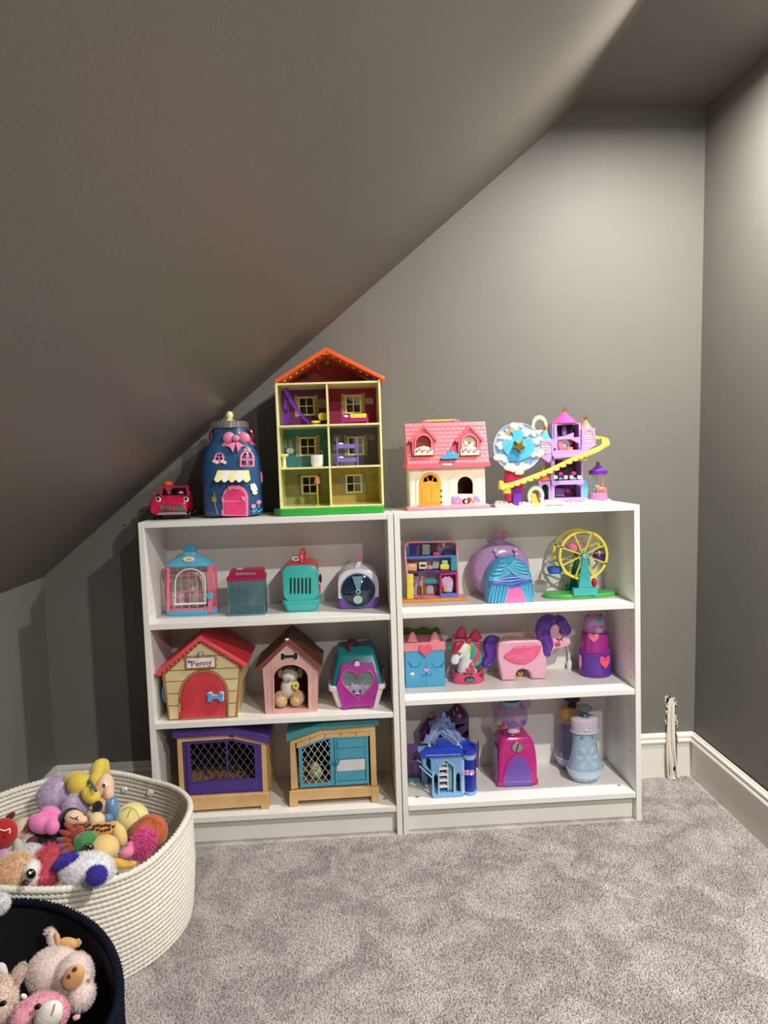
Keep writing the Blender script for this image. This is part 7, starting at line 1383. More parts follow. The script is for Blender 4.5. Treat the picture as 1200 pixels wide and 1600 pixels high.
def gumball():
    Y = .095; f = Pl(Y); z = lambda py, px=805: f.z(py, px); mg = PM('gumball_magenta', '#C22E86', rough=.2); vi = PM('gumball_violet', '#7452B4')
    c = f.x(806, 1180); t = thing('gumball_machine', 'magenta toy gumball machine with clear bear-eared globe and purple door', 'toy gumball machine', (c, Y + .06, ZB)); D = .11
    prof = [(ZB, 1.0), (ZB + .012, 1.0), (ZB + .022, .94), (z(1195), .94), (z(1179), .90), (z(1167), .84), (z(1159), .74), (z(1155), .60)]; W = (f.x(843, 1230) - f.x(777, 1230))/2
    c = (f.x(843, 1230) + f.x(777, 1230))/2
    R = [rr3(c - W*s, c + W*s, Y + (1 - s)*.03, Y + D - (1 - s)*.03, zz, min(.016, W*s*.5)) for zz, s in prof]; b = part('body', MB().rings(R), mg, t)
    part('side_panel', MB().box(c - W*.97, c - W*.93, Y + .015, Y + D - .015, ZB + .02, z(1170)), PM('gumball_grey_blue', '#6E7A92'), t, bevel=.002)
    A = [(787, 1230)] + [(809.5 - 22*math.cos(PI*i/20), 1228 - 47*math.sin(PI*i/20)**.9) for i in range(21)] + [(832, 1228)]
    fl = lambda pts: [(x, max(zz, ZB + .002)) for x, zz in f.L(pts)]
    d = part('door', MB().plate([fl(A)], Y - .005, Y + .006, .0015), vi, t); part('door_rim', MB().plate([fl([(785.5, 1230)] + [(809.5 - 24*math.cos(PI*i/20), 1229 - 50*math.sin(PI*i/20)**.9) for i in range(21)] + [(833.5, 1228)]), [(x, zz) for x, zz in fl(A)]], Y - .004, Y + .006, .001), mg, t)
    part('door_sill', MB().plate([f.L([(789, 1220.5), (831, 1219), (831, 1220.5), (789, 1222)])], Y - .0062, Y - .004), PM('sill_lilac', '#9A80D0'), d)
    for px in (781, 837): part('foot_pad', MB().ell((f.x(px, 1227), Y + .004, ZB + .008), (.010, .008, .008)), mg, t)
    q = f.p(808, 1168); k = part('coin_knob', MB().lathe((q[0], Y - .002, q[1]), [(.0005, 0), (.0165, 0), (.018, .003), (.018, .010)], 32, axis='y'), PM('knob_sage', '#8C9A88'), t); part('knob_ring', MB().lathe((q[0], Y - .001, q[1]), [(.0175, 0), (.0195, .001), (.0195, .010), (.0175, .010), (.0175, 0)], 32, axis='y'), mg, k)
    part('knob_slot', MB().plate([[(q[0] + dx, q[1] + dz) for dx, dz in ((-.006, -.014), (-.003, -.015), (.006, .014), (.003, .015))]], Y - .0042, Y - .0018, .0004), C_drk, k)
    gz = z(1127); gy = Y + .052; r = .060; gc = (f.x(803, 1127) + .000, gy, gz)
    cl = mat('globe_clear', '#C9A6D2', .06, clear=.80, coat=.5); part('globe', MB().ell(gc, (r, r*.92, r*.98), seg=40, ring=24), cl, t); part('globe_seat', MB().lathe((gc[0], gy, gz - r*.97), [(.030, -.006), (.034, 0), (.028, .010), (.026, .012)], 30), mg, t)
    for s in (-1, 1):
        part('bear_ear', MB().lathe((gc[0] + s*.050, gy - .012, gz + .044), [(.0005, -.006), (.016, -.004), (.021, .002), (.016, .008), (.0005, .009)], 24, axis='y'), cl, t)
    for dx, dz in ((-.026, -.004), (.034, -.008)): part('eye_dot', MB().lathe((gc[0] + dx, gy - r*.78, gz + dz), [(.0005, -.001), (.009, 0), (.010, .002)], 20, axis='y'), PM('eye_violet', '#5B3AA0'), t)
    part('muzzle_print', MB().ell((gc[0] + .002, gy - r*.62, gz - .040), (.022, .010, .010)), mat('muzzle_milky', '#E3D0DC', .3, clear=.3), t)
    zc = min(gz + r*.80, Z2R - .018 - .022); cap = part('cap', MB().lathe((gc[0], gy, zc), [(.036, -.004), (.038, 0), (.038, .010), (.034, .010)], 30), PM('cap_pale_blue', '#7FB6D8'), t); part('cap_top', MB().lathe((gc[0], gy, zc + .010), [(.034, -.003), (.033, .006), (.020, .009), (.0005, .010)], 30), PM('cap_navy', '#27317E'), cap)
    for i, (dx, dz, m) in enumerate(((-.028, -.036, C_org), (.022, -.040, C_org), (-.004, -.040, C_pur), (.006, -.032, C_pur), (-.040, -.026, C_pale), (.012, -.048, C_pur))):
        rr = .0155; yy = gy - .012 if i != 4 else gy
        o = thing('capsule', ('orange capsule at the lower left inside the gumball globe', 'orange capsule at the lower right inside the gumball globe', 'purple capsule in the middle of the gumball globe', 'purple capsule resting above the others in the gumball globe', 'pale yellow capsule at the far left of the gumball globe', 'purple capsule lowest in the gumball globe')[i], 'toy capsule', (gc[0] + dx, yy, gz + dz), group='capsules in the gumball machine'); part('shell', MB().ell((gc[0] + dx, yy, gz + dz), rr), m, o)
        part('seam', MB().tube([(gc[0] + dx + rr*1.01*math.cos(u), yy + rr*.3*math.sin(u), gz + dz + rr*.95*math.sin(u)) for u in [2*PI*k/20 for k in range(20)]], .0008, 5, closed=True), m, o)
gumball()

def boots():
    for k, (Yc, px0, lab) in enumerate(((.115, 914.5, 'icy blue sculpted toy vial with etched snowflake and lilac collar, standing in front'), (.218, 896, 'matching toy vial with amber collar half hidden behind the icy blue one'))):
        f = Pl(Yc - .04); f0 = Pl(Yc); cx = f0.x(px0 - .5, 1200); z = lambda py: f0.z(py, px0); s = 1.0
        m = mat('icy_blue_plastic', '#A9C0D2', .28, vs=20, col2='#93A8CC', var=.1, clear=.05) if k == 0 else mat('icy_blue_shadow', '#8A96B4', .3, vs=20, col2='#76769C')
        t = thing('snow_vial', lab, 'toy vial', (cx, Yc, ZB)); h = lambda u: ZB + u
        prof = [(.036, 0), (.044, .004), (.055, .020), (.062, .037), (.064, .045), (.058, .062), (.050, .085), (.045, .115), (.042, .150), (.042, .178)]
        bd = part('body', MB().lathe((cx, Yc, ZB), prof, 36, sy=.75), m, t)
        part('foot_band', MB().lathe((cx, Yc, ZB), [(.0555, .0205), (.0655, .044), (.0655, .047), (.063, .048)], 36, sy=.76), PM('band_ice', '#B7CCE0'), bd)
        cl = PM('collar_lilac', '#C9BACD') if k == 0 else PM('collar_amber', '#C99A5C')
        c = part('collar', MB().lathe((cx, Yc, h(.176)), [(.043, -.004), (.047, 0), (.046, .020), (.049, .034), (.047, .044), (.038, .050), (.022, .051)], 34, sy=.78), cl, t); part('collar_rim', MB().lathe((cx, Yc, h(.174)), [(.045, 0), (.0495, .001), (.0495, .004), (.045, .005)], 34, sy=.78), PM('band_ice', '#B7CCE0'), c)
        gm = mat('gem_slate', '#6F8488', .1, clear=.15, coat=.8) if k == 0 else PM('gem_plum', '#3A1650')
        zt = .226; part('stopper_neck', MB().lathe((cx, Yc, h(zt)), [(.016, -.002), (.018, .003), (.012, .010), (.010, .014)], 20), PM('neck_teal', '#2E5660') if k == 0 else gm, t); part('gem_stopper', MB().lathe((cx, Yc, h(zt + .012)), [(.010, 0), (.030, .014), (.028, .022), (.016, .029), (.0005, .030)], 8), gm, t)
        yf = lambda r: Yc - r*.75
        if k == 0:
            et = PM('etch_white', '#C6DCEA'); E = lambda pts, nm='etched_line': part(nm, MB().tube([(cx + x, Yc - .75*math.sqrt(max(1e-6, rr*rr - min(abs(x), rr*.96)**2)) + .0004, h(zz)) for x, zz, rr in pts], .0012, 5), et, bd)
            R_ = lambda zz: np.interp(zz, [p[1] for p in prof], [p[0] for p in prof])
            def ln(x0, z0, x1, z1): E([(x0 + (x1 - x0)*i/6, z0 + (z1 - z0)*i/6, R_(z0 + (z1 - z0)*i/6)) for i in range(7)])
            cz = .092
            for a in (60, 120, 0, 180, -50, -130):
                a = math.radians(a); L_ = .042 if abs(math.sin(a)) > .1 else .036; ex, ez = L_*math.cos(a), L_*math.sin(a); ln(0, cz, ex, cz + ez)
                for q in (.55, .78):
                    for s_ in (-.75, .75): ln(ex*q, cz + ez*q, ex*q + .012*math.cos(a + s_), cz + ez*q + .012*math.sin(a + s_))
            for i in range(5):
                x = -.040 + i*.020; ln(x, .041, x + .010, .012); ln(x + .010, .012, x + .020, .041) if i < 4 else None
            part('triangle_badge', MB().plate([[(cx - .010, h(.190)), (cx + .010, h(.190)), (cx, h(.208))], [(cx - .0065, h(.1925)), (cx + .0065, h(.1925)), (cx, h(.204))]], Yc - .041, Yc - .034, .0006), C_wht, c)
            for s_ in (-1, 1): part('etched_star', MB().plate([[(cx + s_*.018 + (.006 if i % 2 else .002)*math.cos(i*PI/5), h(.162) + (.006 if i % 2 else .002)*math.sin(i*PI/5)) for i in range(10)]], Yc - .032, Yc - .027), PM('star_slate', '#6E86A0'), bd)
boots()

# ================================================================== cables in the wall slot
def cables():
    f = Pl(YW - .03); b = thing('cable_bundle', 'bundle of white cables coming out of the ragged wall slot onto the carpet', 'cables', (P3(1048, 1150, YW - .02).x, YW - .02, 0)); cw = PM('cable_white', '#E6E0D4', rough=.5); cg = PM('cable_cream', '#CFC7B6', rough=.5)
    for k, (a, b_, c, d) in enumerate((((1046.5, 1091), (1046, 1130), (1045, 1170), (1043.5, 1211)), ((1048.5, 1090), (1048, 1130), (1047.5, 1170), (1048.5, 1211)), ((1051, 1090), (1050, 1125), (1051, 1165), (1053, 1210)), ((1053, 1091), (1053, 1130), (1054, 1170), (1058, 1209)), ((1045, 1096), (1044, 1135), (1042.5, 1175), (1044.5, 1211)), ((1049.5, 1095), (1051, 1140), (1050, 1180), (1051, 1211)))):
        yy = (.325, .305, .290, .288); P = []
        for (px, py), y in zip((a, b_, c, d), yy): q = Pl(y - .004*(k % 3)).p(px, py); P.append((q[0], y - .004*(k % 3), max(q[1], .012)))
        P.append((P[-1][0] + .004, P[-1][1] - .006, .004)); part('cable', MB().tube(smoothpath(P, 6), .0034 if k % 2 else .0042, 8), cw if k % 2 else cg, b)
    q = Pl(.28).p(1053, 1203); part('dark_tape', MB().tube([(q[0], .279, max(q[1], .012)), (q[0] + .001, .279, max(q[1], .012) + .014)], .0048, 8), C_blk, b)
    rs = random.Random(9); m = mat('torn_plaster', '#D8D2C4', .9, bump=.6, bs=200); w = Pl(YW - .002)
    for i in range(26):
        s = i % 2; py = 1089 + rs.random()*48 if i > 8 else 1088 + rs.random()*10; px = (1041 if s else 1056) + rs.uniform(-1.6, 1.8); q = w.p(px, py)
        pts = [(q[0] + rs.uniform(.6, 1.4)*.0035*math.cos(a), q[1] + rs.uniform(.6, 1.6)*.0045*math.sin(a)) for a in [2*PI*j/6 for j in range(6)]]; o = struct('trim_torn_plaster', MB().prism(pts, YW - .004, YW + .001), m, (q[0], YW, q[1]), smooth=0)
cables()

# ================================================================== baskets
M_rope = mat('cotton_rope', '#E2DDD0', .9, var=.05, vs=60, bump=.4, bs=500, sheen=.2); M_navy = mat('navy_rope', '#0A101F', .95, var=.15, vs=90, bump=.6, bs=400, spec=.15); M_nin = mat('navy_inside', '#060810', .95)
def basket(name, label, c, rad, zr, N, rr, m, inner, twist, floor_s, step=.0029):
    t = thing(name, label, 'basket', (c[0], c[1], 0)); n = int(2.05/step); th = np.linspace(0, 2*PI, n, endpoint=False); R0 = rad(th); Z = zr(th); seg = 9; ph = np.arange(seg)*2*PI/seg
    for k in range(N):
        u = (k + .5)/N; s = floor_s + (1 - floor_s)*min(1, u*2.2)**.6; top = k == N - 1; r = rr*(1.25 if top else 1.0)
        x = np.maximum(c[0] + R0*s*np.cos(th), -.41); y = c[1] + R0*s*np.sin(th); z = np.maximum(Z*u, r*.9)
        P = np.stack([x, y, z], 1); T = np.roll(P, -1, 0) - np.roll(P, 1, 0); T /= np.linalg.norm(T, axis=1)[:, None]; L = np.concatenate([[0], np.cumsum(np.linalg.norm(np.diff(P, axis=0), axis=1))])
        B = np.cross(T, [0, 0, 1.]); B /= np.linalg.norm(B, axis=1)[:, None]; U = np.cross(B, T); lobes = 3; tot = L[-1] + .003; K = round(tot/twist)*2*PI/tot
        dirn = 1 if k % 2 == 0 or not top else -1
        a = ph[None, :]; q = r*(1 + (.26 if m is M_rope else .30)*np.cos(lobes*(a) + dirn*L[:, None]*K + k*1.3)); hz = 1.0
        V = P[:, None, :] + U[:, None, :]*(q*np.cos(a)*hz)[..., None] + B[:, None, :]*(q*np.sin(a))[..., None]
        V = V.reshape(-1, 3) - np.array([c[0], c[1], 0]); i = np.arange(n)[:, None]; j = np.arange(seg)[None, :]; i2 = (i + 1) % n; j2 = (j + 1) % seg
        F = np.stack([i*seg + j, i*seg + j2, i2*seg + j2, i2*seg + j], -1).reshape(-1, 4)
        me = bpy.data.meshes.new('rope_coil'); me.vertices.add(len(V)); me.vertices.foreach_set('co', V.ravel()); me.loops.add(F.size); me.loops.foreach_set('vertex_index', F.ravel()); me.polygons.add(len(F)); me.polygons.foreach_set('loop_start', np.arange(len(F))*4); me.polygons.foreach_set('use_smooth', np.ones(len(F), dtype=bool)); me.update(); me.materials.append(m)
        o = bpy.data.objects.new('rim_coil' if top else 'rope_coil', me); COL.objects.link(o); o.parent = t; ORG[o.name] = ORG[t.name]
    th = np.linspace(0, 2*PI, 60, endpoint=False); R0 = rad(th); X = np.maximum(c[0] + R0*floor_s*np.cos(th), -.405); Y = c[1] + R0*floor_s*np.sin(th)
    part('bottom_panel', MB().rings([[(x, y, zz) for x, y in zip(X, Y)] for zz in (.001, .008)]), m, t, smooth=0)
    if inner:
        R = []; Z = zr(th)
        for u in (.03, .3, .6, .955): s = (floor_s + (1 - floor_s)*min(1, u*2.2)**.6); rq = R0*s - rr*1.15; R.append([(max(c[0] + a*math.cos(h), -.40), c[1] + a*math.sin(h), max(.009, zz*u)) for a, h, zz in zip(rq, th, Z)])
        part('liner', MB().rings(R, cap=False), inner, t)
    return t
def interp_ang(pairs):
    A = sorted((a % 360, v) for a, v in pairs); xs = [A[-1][0] - 360] + [a for a, _ in A] + [A[0][0] + 360]; vs = [A[-1][1]] + [v for _, v in A] + [A[0][1]]
    def fn(th): 
        d = np.degrees(th) % 360; out = np.interp(d, xs, vs); 
        return sum(np.interp((d + o) % 360, xs, vs) for o in (-14, -7, 0, 7, 14))/5
    return fn
CB = (-.13, -.36); NB = (-.06, -1.08)
cream = basket('rope_basket', 'large cream cotton rope basket full of plush toys beside the bookcase', CB, lambda th: .316 + .010*np.cos(2*(th + .35)), interp_ang([(-13, .300), (20, .285), (66, .270), (88, .300), (110, .290), (144, .290), (180, .29), (-94, .300), (-82, .287), (-68, .277), (-45, .262), (-28, .266)]), 21, .0068, M_rope, None, .0125, .955)
navy = basket('navy_basket', 'dark navy woven rope basket holding a plush pig in the near corner', NB, interp_ang([(100, .320), (78, .292), (53, .270), (21, .268), (-2, .292), (-12, .305), (-60, .30), (-120, .30), (180, .29), (130, .31)]), lambda th: .325 + 0*th, 26, .0064, M_navy, M_nin, .010, .96)
for (px, py) in ((187, 1221), (217, 1233)):  # white lumps in place of light showing through the basket's eyelet holes
    th = math.radians(78 if px < 200 else 60); q = (CB[0] + .300*math.cos(th), CB[1] + .300*math.sin(th), .235)
    part('lit_eyelet', MB().ell(q, (.010, .008, .011)).ell((q[0] + .006, q[1] - .006, q[2] + .004), (.006, .006, .006)), mat('lit_eyelet_white', '#EDEAE4', .9), cream)

# ---- plush toys: soft bodies drawn with their real size at their own height in the heap
def S(px, py, z): return PZ(px, py, z)
def E(px, py, z, rx, ry, rd=None, ang=0):
    p = PZ(px, py, z); k = (p - CAM).dot(CF)/FPX; a = math.radians(ang); u = CR*math.cos(a) + CU*math.sin(a); v = -CR*math.sin(a) + CU*math.cos(a)
    return (p, (rx*k, (rd or (rx + ry)/2*.9)*k, ry*k), Matrix((u, CF, v)).transposed())
def FP(px, py, z, fwd):   # a point brought forward towards the viewer from the heap
    p = PZ(px, py, z); return p + (CAM - p).normalized()*fwd
def FS(px, py, C, ex=.001):   # a point on the near skin of the ellipsoid C = (px, py, z, rx, ry, rd)
    cx, cy, z, rx, ry, rd = C; d0 = (PZ(cx, cy, z) - CAM).dot(CF); k = d0/FPX; r = ray(px, py); P = CAM + r*(d0/r.dot(CF))
    s = math.sqrt(max(.06, 1 - ((px - cx)/rx)**2 - ((py - cy)/ry)**2)); return P + (CAM - P).normalized()*(rd*k*s + ex)
def seam(C, pts, m, par, r=.0010, ex=.0006, nm='seam'):
    return part(nm, MB().tube(smoothpath([FS(x, y, C, ex) for x, y in pts], 4), r, 5), m, par)
def plush_mat(n, c, **k): return mat(n, c, .95, sheen=.35, bump=k.pop('bump', .5), bs=k.pop('bs', 260), **k)
def toy(name, label, px, py, z, group=None):
    p = PZ(px, py, z); return thing(name, label, 'plush toy', (p.x, p.y, max(.02, p.z - .05)), group)
def soft(nm, es, m, par, vox=.0045, **k): return blob(nm, es, m, par, vox=vox, **k)
W_ = plush_mat
yel = W_('felt_yellow', '#D9C04A', vs=20, bump=.3); pch = W_('felt_peach', '#EBC3A4', bump=.15); lilf = W_('fur_lilac', '#B7A2C6', vs=70, col2='#CDBED6'); ptc = W_('patch_purple', '#77689E'); pnk = W_('felt_pink', '#EE84C0', bump=.2); blk = W_('plush_black', '#0B0A0C', bump=.3); bge = W_('felt_beige', '#E9CBA0', bump=.2)
t = toy('plush_doll', 'plain rag doll with swept yellow felt hair and bun, highest in the cream basket', 140, 1222, .35)
soft('head', [E(163, 1232, .345, 15, 24, 16, -8), E(170, 1240, .343, 8, 12, 10)], pch, t); soft('hair', [E(129, 1229, .35, 26, 19, 20, -28), E(118, 1221, .35, 20, 16, 17), E(142, 1243, .345, 17, 12, 14, -40)], yel, t); soft('hair_bun', [E(153, 1207, .372, 13, 22, 15, -14), E(160, 1194, .375, 11, 9, 11), E(150, 1220, .365, 12, 14, 12)], yel, t); soft('hair_curl', [E(165, 1200, .370, 6, 15, 9, 14)], yel, t)
part('hair_band', MB().tube(smoothpath([FP(139, 1220, .36, .035), FP(145, 1228, .36, .042), FP(150, 1236, .355, .040)], 4), .0045, 8), PM('band_slate', '#5A6B78', rough=.8), t)
HD = (163, 1232, .345, 15, 24, 16); p = FS(163, 1227, HD, .001); e = part('eye', MB().ell(p, (.0075, .003, .0095)), C_wht, t); part('pupil', MB().ell(p - CF*.0028, (.004, .002, .006)), PM('pupil_slate', '#2E3E4E'), e); part('mouth', MB().tube([FS(169, 1238, HD), FS(171, 1240, HD), FS(172, 1237, HD)], .0012, 5), PM('mouth_rose', '#B5505E'), t)
t = toy('plush_dog', 'fluffy lilac plush dog with a purple patch lying beneath the yellow-haired doll', 95, 1245, .31)
es = [E(92, 1244, .315, 32, 26, 28), E(118, 1262, .31, 20, 22, 20)]; o = soft('body', es, lilf, t); fur('body_fluff', es, lilf, o, 4200, .010, .0016, .3, 2); soft('patch', [E(110, 1259, .322, 9, 13, 8, -25)], ptc, t); es = [E(83, 1221, .33, 22, 7, 8, 32), E(70, 1238, .32, 14, 8, 9, 30)]; o = soft('ear', es, lilf, t); fur('ear_fluff', es, lilf, o, 900, .008, .0014, .3, 3)
t = toy('plush_mouse', 'plush toy with beige muzzle, black nose and shiny blue satin dress', 168, 1268, .30)
soft('muzzle', [E(151, 1281, .305, 13, 12, 12), E(144, 1273, .30, 10, 9, 9)], bge, t); part('nose', MB().ell(*E(152.5, 1260.5, .325, 8, 9, 8)), blk, t); soft('arm', [E(164, 1260, .31, 8, 16, 9, 20)], pch, t); soft('dress', [E(176, 1264, .305, 11, 20, 12, 8), E(168, 1279, .30, 9, 8, 8)], mat('blue_satin', '#5B86AE', .25, var=.15, vs=40, sheen=.5), t)
t = toy('plush_ball', 'pale yellow ball-shaped plush beside the orange one in the cream basket', 206, 1283, .27); soft('body', [E(206, 1281, .262, 27, 26, 26)], W_('felt_cream_yellow', '#E3D68E', bump=.15), t); YB = (206, 1281, .262, 27, 26, 26); so = W_('seam_olive', '#A59A5E'); seam(YB, ((183, 1275), (194, 1264), (206, 1262), (216, 1272), (220, 1290)), so, t); seam(YB, ((206, 1262), (200, 1275), (199, 1292)), so, t)
t = toy('plush_bird', 'orange and brown round plush against the right wall of the cream basket', 236, 1303, .25); soft('body', [E(234, 1300, .25, 28, 27, 26)], W_('felt_orange', '#BC5E2A', bump=.2), t); soft('brown_cheek', [E(218, 1304, .247, 18, 22, 20)], W_('felt_rust', '#9C5526', bump=.2), t); OB = (234, 1300, .25, 28, 27, 26); sr2 = W_('seam_rust', '#8E4A1E'); seam(OB, ((216, 1284), (226, 1279), (240, 1279), (254, 1290)), sr2, t); seam(OB, ((240, 1279), (244, 1292), (243, 1310)), sr2, t); soft('navy_cap', [E(228, 1278, .255, 15, 9, 12)], W_('felt_navy', '#1B2C44'), t)
t = toy('yarn_plush', 'plush with a long hot-pink yarn mane near the right rim', 215, 1325, .27); hp = W_('yarn_hot_pink', '#E0408E', vs=200, col2='#F06AAE'); es = [E(222, 1318, .262, 14, 22, 14, -32)]; o = soft('mane', es, hp, t); fur('mane_strands', es, hp, o, 1400, .020, .0030, .6, 5); soft('cheek', [E(197, 1334, .262, 13, 9, 10, 30), E(205, 1326, .26, 9, 12, 9)], W_('felt_rose', '#E87FA4'), t)
t = toy('bow_plush', 'black plush with a big candy-pink fabric bow and beige face', 85, 1290, .28); soft('body', [E(73, 1318, .25, 36, 26, 26), E(58, 1330, .24, 26, 16, 20)], blk, t); soft('head', [E(110, 1288, .285, 22, 26, 22), E(94, 1298, .28, 20, 20, 20)], blk, t); soft('face', [E(116, 1278, .322, 15, 12, 13, -10), E(128, 1281, .318, 9, 7, 9)], pch, t)
b = soft('bow', [E(65, 1288, .312, 21, 15, 14, -12), E(58, 1280, .312, 14, 9, 10), E(80, 1270, .315, 17, 10, 11, -18), E(82, 1292, .310, 11, 13, 11), E(84, 1281, .313, 7, 9, 8)], pnk, t); BW = (65, 1288, .312, 21, 15, 14); seam(BW, ((52, 1294), (66, 1299), (80, 1292)), W_('crease_pink', '#C4609A'), b, nm='bow_crease'); seam(BW, ((66, 1292), (74, 1286), (82, 1283)), W_('crease_pink', '#C4609A'), b, nm='bow_crease'); FC = (116, 1278, .322, 15, 12, 13); part('closed_eye', MB().tube(smoothpath([FS(109, 1276, FC), FS(115, 1279, FC), FS(122, 1276, FC)], 4), .0014, 5).tube([FS(118, 1278, FC), FS(122, 1282, FC)], .0012, 5), blk, t)
# dinosaur
t = toy('plush_dinosaur', 'green and orange spotted plush dinosaur with red and purple spines and a glossy eye', 140, 1310, .29); soft('back', [E(156, 1297, .30, 27, 12, 14, 3), E(176, 1294, .30, 13, 9, 10)], W_('felt_amber', '#E39A33', vs=50, col2='#D9B04A'), t); soft('head', [E(134, 1316, .305, 21, 16, 18, 15), E(127, 1322, .30, 12, 13, 14)], W_('plush_green', '#2C6E3C', vs=60, col2='#4C9650'), t)
rs = random.Random(2); pm = W_('spot_plum', '#56283A')
for i in range(15): p = FS(135 + (i % 8)*6 + rs.uniform(-1, 1), 1290 + (i // 8)*7 + rs.uniform(-1.5, 1.5), (156, 1297, .30, 27, 12, 14), -.001); part('spot', MB().ell(p, (.0052, .004, .0036)), pm, t)
sr = W_('spine_red', '#8C2E20', vs=60, col2='#A5452A'); sp_ = W_('spine_purple', '#6B4A8A')
for i, (x, y, a) in enumerate(((132, 1284, 95), (119, 1288, 118), (110, 1294, 140), (104, 1303, 158), (100, 1313, 172), (101, 1322, 188), (105, 1330, 205))):
    c = math.cos(math.radians(a)); s_ = math.sin(math.radians(a)); bx, by = x - c*9, y + s_*9; part('spine', MB().ell(*E(x, y, .31, 12, 4.5, 5, a)), sr, t); part('spine_tip', MB().ell(*E(x + c*6, y - s_*6, .313, 6.5, 3.4, 4, a)), sp_, t)
part('spine_ridge', MB().ell(*E(118, 1312, .303, 10, 24, 10, -25)), sr, t)
e = part('eye', MB().ell(*E(138, 1324, .318, 9.5, 8.5, 4)), W_('eye_green_rim', '#2F6E3C'), t); part('pupil', MB().ell(*E(138.5, 1325, .322, 7, 6.5, 4)), C_blk, e)
for dx, dy in ((-1, -4), (2, -3), (-4, 0), (4, -1)): part('glint', MB().ell(FS(138 + dx, 1324 + dy, (138.5, 1325, .322, 7, 6.5, 4), 0), .0012, seg=8, ring=6), C_wht, e)
t = toy('beige_plush', 'butter-beige plush with a bent leg sitting between the dinosaur and the yarn mane', 170, 1325, .28); bt = W_('felt_butter', '#E2C27E', bump=.2); soft('body', [E(163, 1326, .288, 23, 21, 22)], bt, t); soft('leg', [E(187, 1305, .285, 11, 20, 12, 18), E(178, 1292, .285, 11, 9, 10)], bt, t); soft('foot', [E(186, 1349, .285, 17, 7, 9, -18), E(203, 1351, .28, 12, 5, 8, 18)], W_('felt_mustard', '#D6A53C', bump=.2), t)
t = toy('blue_white_plush', 'white plush dog seen from behind with royal blue ear and pompom tail', 135, 1358, .29); wf = W_('fur_white', '#F4F2F4', vs=60, col2='#DEDBE2'); rb = W_('fur_royal', '#2A1F9A', vs=90, col2='#3C2CB4')
es = [E(137, 1360, .285, 42, 26, 30)]; o = soft('body', es, wf, t, vox=.005); fur('body_fluff', es, wf, o, 4200, .009, .0018, .3, 6); es = [E(102, 1346, .315, 22, 9, 11, 30)]; o = soft('ear', es, rb, t); fur('ear_fluff', es, rb, o, 1300, .007, .0014, .3, 7); es = [E(151, 1368, .320, 15, 14, 13)]; o = soft('pompom_tail', es, rb, t); fur('tail_fluff', es, rb, o, 1500, .009, .0015, .2, 8)
t = toy('red_fur_plush', 'shaggy coral-red fur plush wedged left of the white and blue dog', 76, 1352, .28); rf_ = W_('fur_coral', '#C63A4C', vs=60, col2='#E8647A'); es = [E(77, 1352, .280, 19, 28, 22), E(70, 1368, .278, 17, 17, 18)]; o = soft('body', es, rf_, t); fur('fluff', es, rf_, o, 3200, .018, .0018, .1, 9)
t = toy('pastel_plush', 'pastel peach and yellow furry plush with one big cartoon eye at the near rim', 35, 1360, .29); pf = W_('fur_pastel', '#EFC0A4', vs=9, col2='#EBDD9E'); es = [E(24, 1364, .29, 28, 26, 26)]; o = soft('head', es, pf, t); fur('fluff', es, pf, o, 3400, .016, .0018, .1, 10); es = [E(50, 1366, .292, 14, 22, 17)]; o = soft('white_cheek', es, W_('fur_milk', '#EDE6DE'), t); fur('cheek_fluff', es, W_('fur_milk', '#EDE6DE'), o, 900, .007, .0014, .2, 11)
e = part('eye', MB().ell(*E(48, 1366, .310, 9.5, 10, 5)), C_wht, t); i_ = part('iris', MB().ell(*E(48.5, 1365.5, .315, 7.5, 8, 5)), C_blk, e); part('nose', MB().ell(*E(40, 1379, .312, 6, 3.6, 5, -10)), PM('nose_brown', '#3A1E1A'), t)
part('glint', MB().ell(FS(47, 1364, (48.5, 1365.5, .315, 7.5, 8, 5), 0), .0035, seg=10, ring=8), C_wht, e)
es = [E(30, 1330, .31, 9, 22, 9, 12)]; o = soft('ear', es, W_('ear_grey', '#B9B4AE'), t); part('inner_ear', MB().ell(*E(34, 1324, .318, 3.2, 14, 4, 18)), W_('inner_pink', '#E290B2'), o); soft('lilac_ear', [E(8, 1340, .30, 16, 14, 12)], W_('fur_orchid', '#BE94C4'), t)
es = [E(46, 1336, .275, 26, 16, 18)]; t = toy('fleece_plush', 'off-white curly fleece plush behind the pastel one-eyed plush', 46, 1336, .275); fm = W_('fleece_lilac_white', '#D9D0DA', vs=120, bump=1); o = soft('body', es, fm, t); fur('fluff', es, fm, o, 1600, .007, .0024, .1, 12)
t = toy('red_plush', 'glossy red plush with a white stitched smile at the left edge of the cream basket', 8, 1300, .29); rd_ = W_('plush_red', '#B3181C', bump=.2); soft('head', [E(4, 1303, .29, 23, 24, 22)], rd_, t); soft('ear', [E(16, 1276, .305, 10, 6, 8, 38)], W_('plush_maroon', '#5E0E14'), t); part('smile', MB().tube(smoothpath([FS(x, y, (4, 1303, .29, 23, 24, 22)) for x, y in ((0, 1296), (8, 1298), (15, 1295), (15, 1302))], 4), .0018, 6), C_wht, t); part('nose_dot', MB().ell(FS(6, 1307, (4, 1303, .29, 23, 24, 22), 0), (.005, .003, .004)), W_('plush_maroon', '#5E0E14'), t)
t = toy('lettered_plush', 'beige plush with small red lettering beside the red plush', 40, 1302, .27); soft('body', [E(36, 1303, .27, 20, 25, 20), E(45, 1318, .265, 15, 16, 16)], W_('felt_oat', '#CFC2AC'), t)
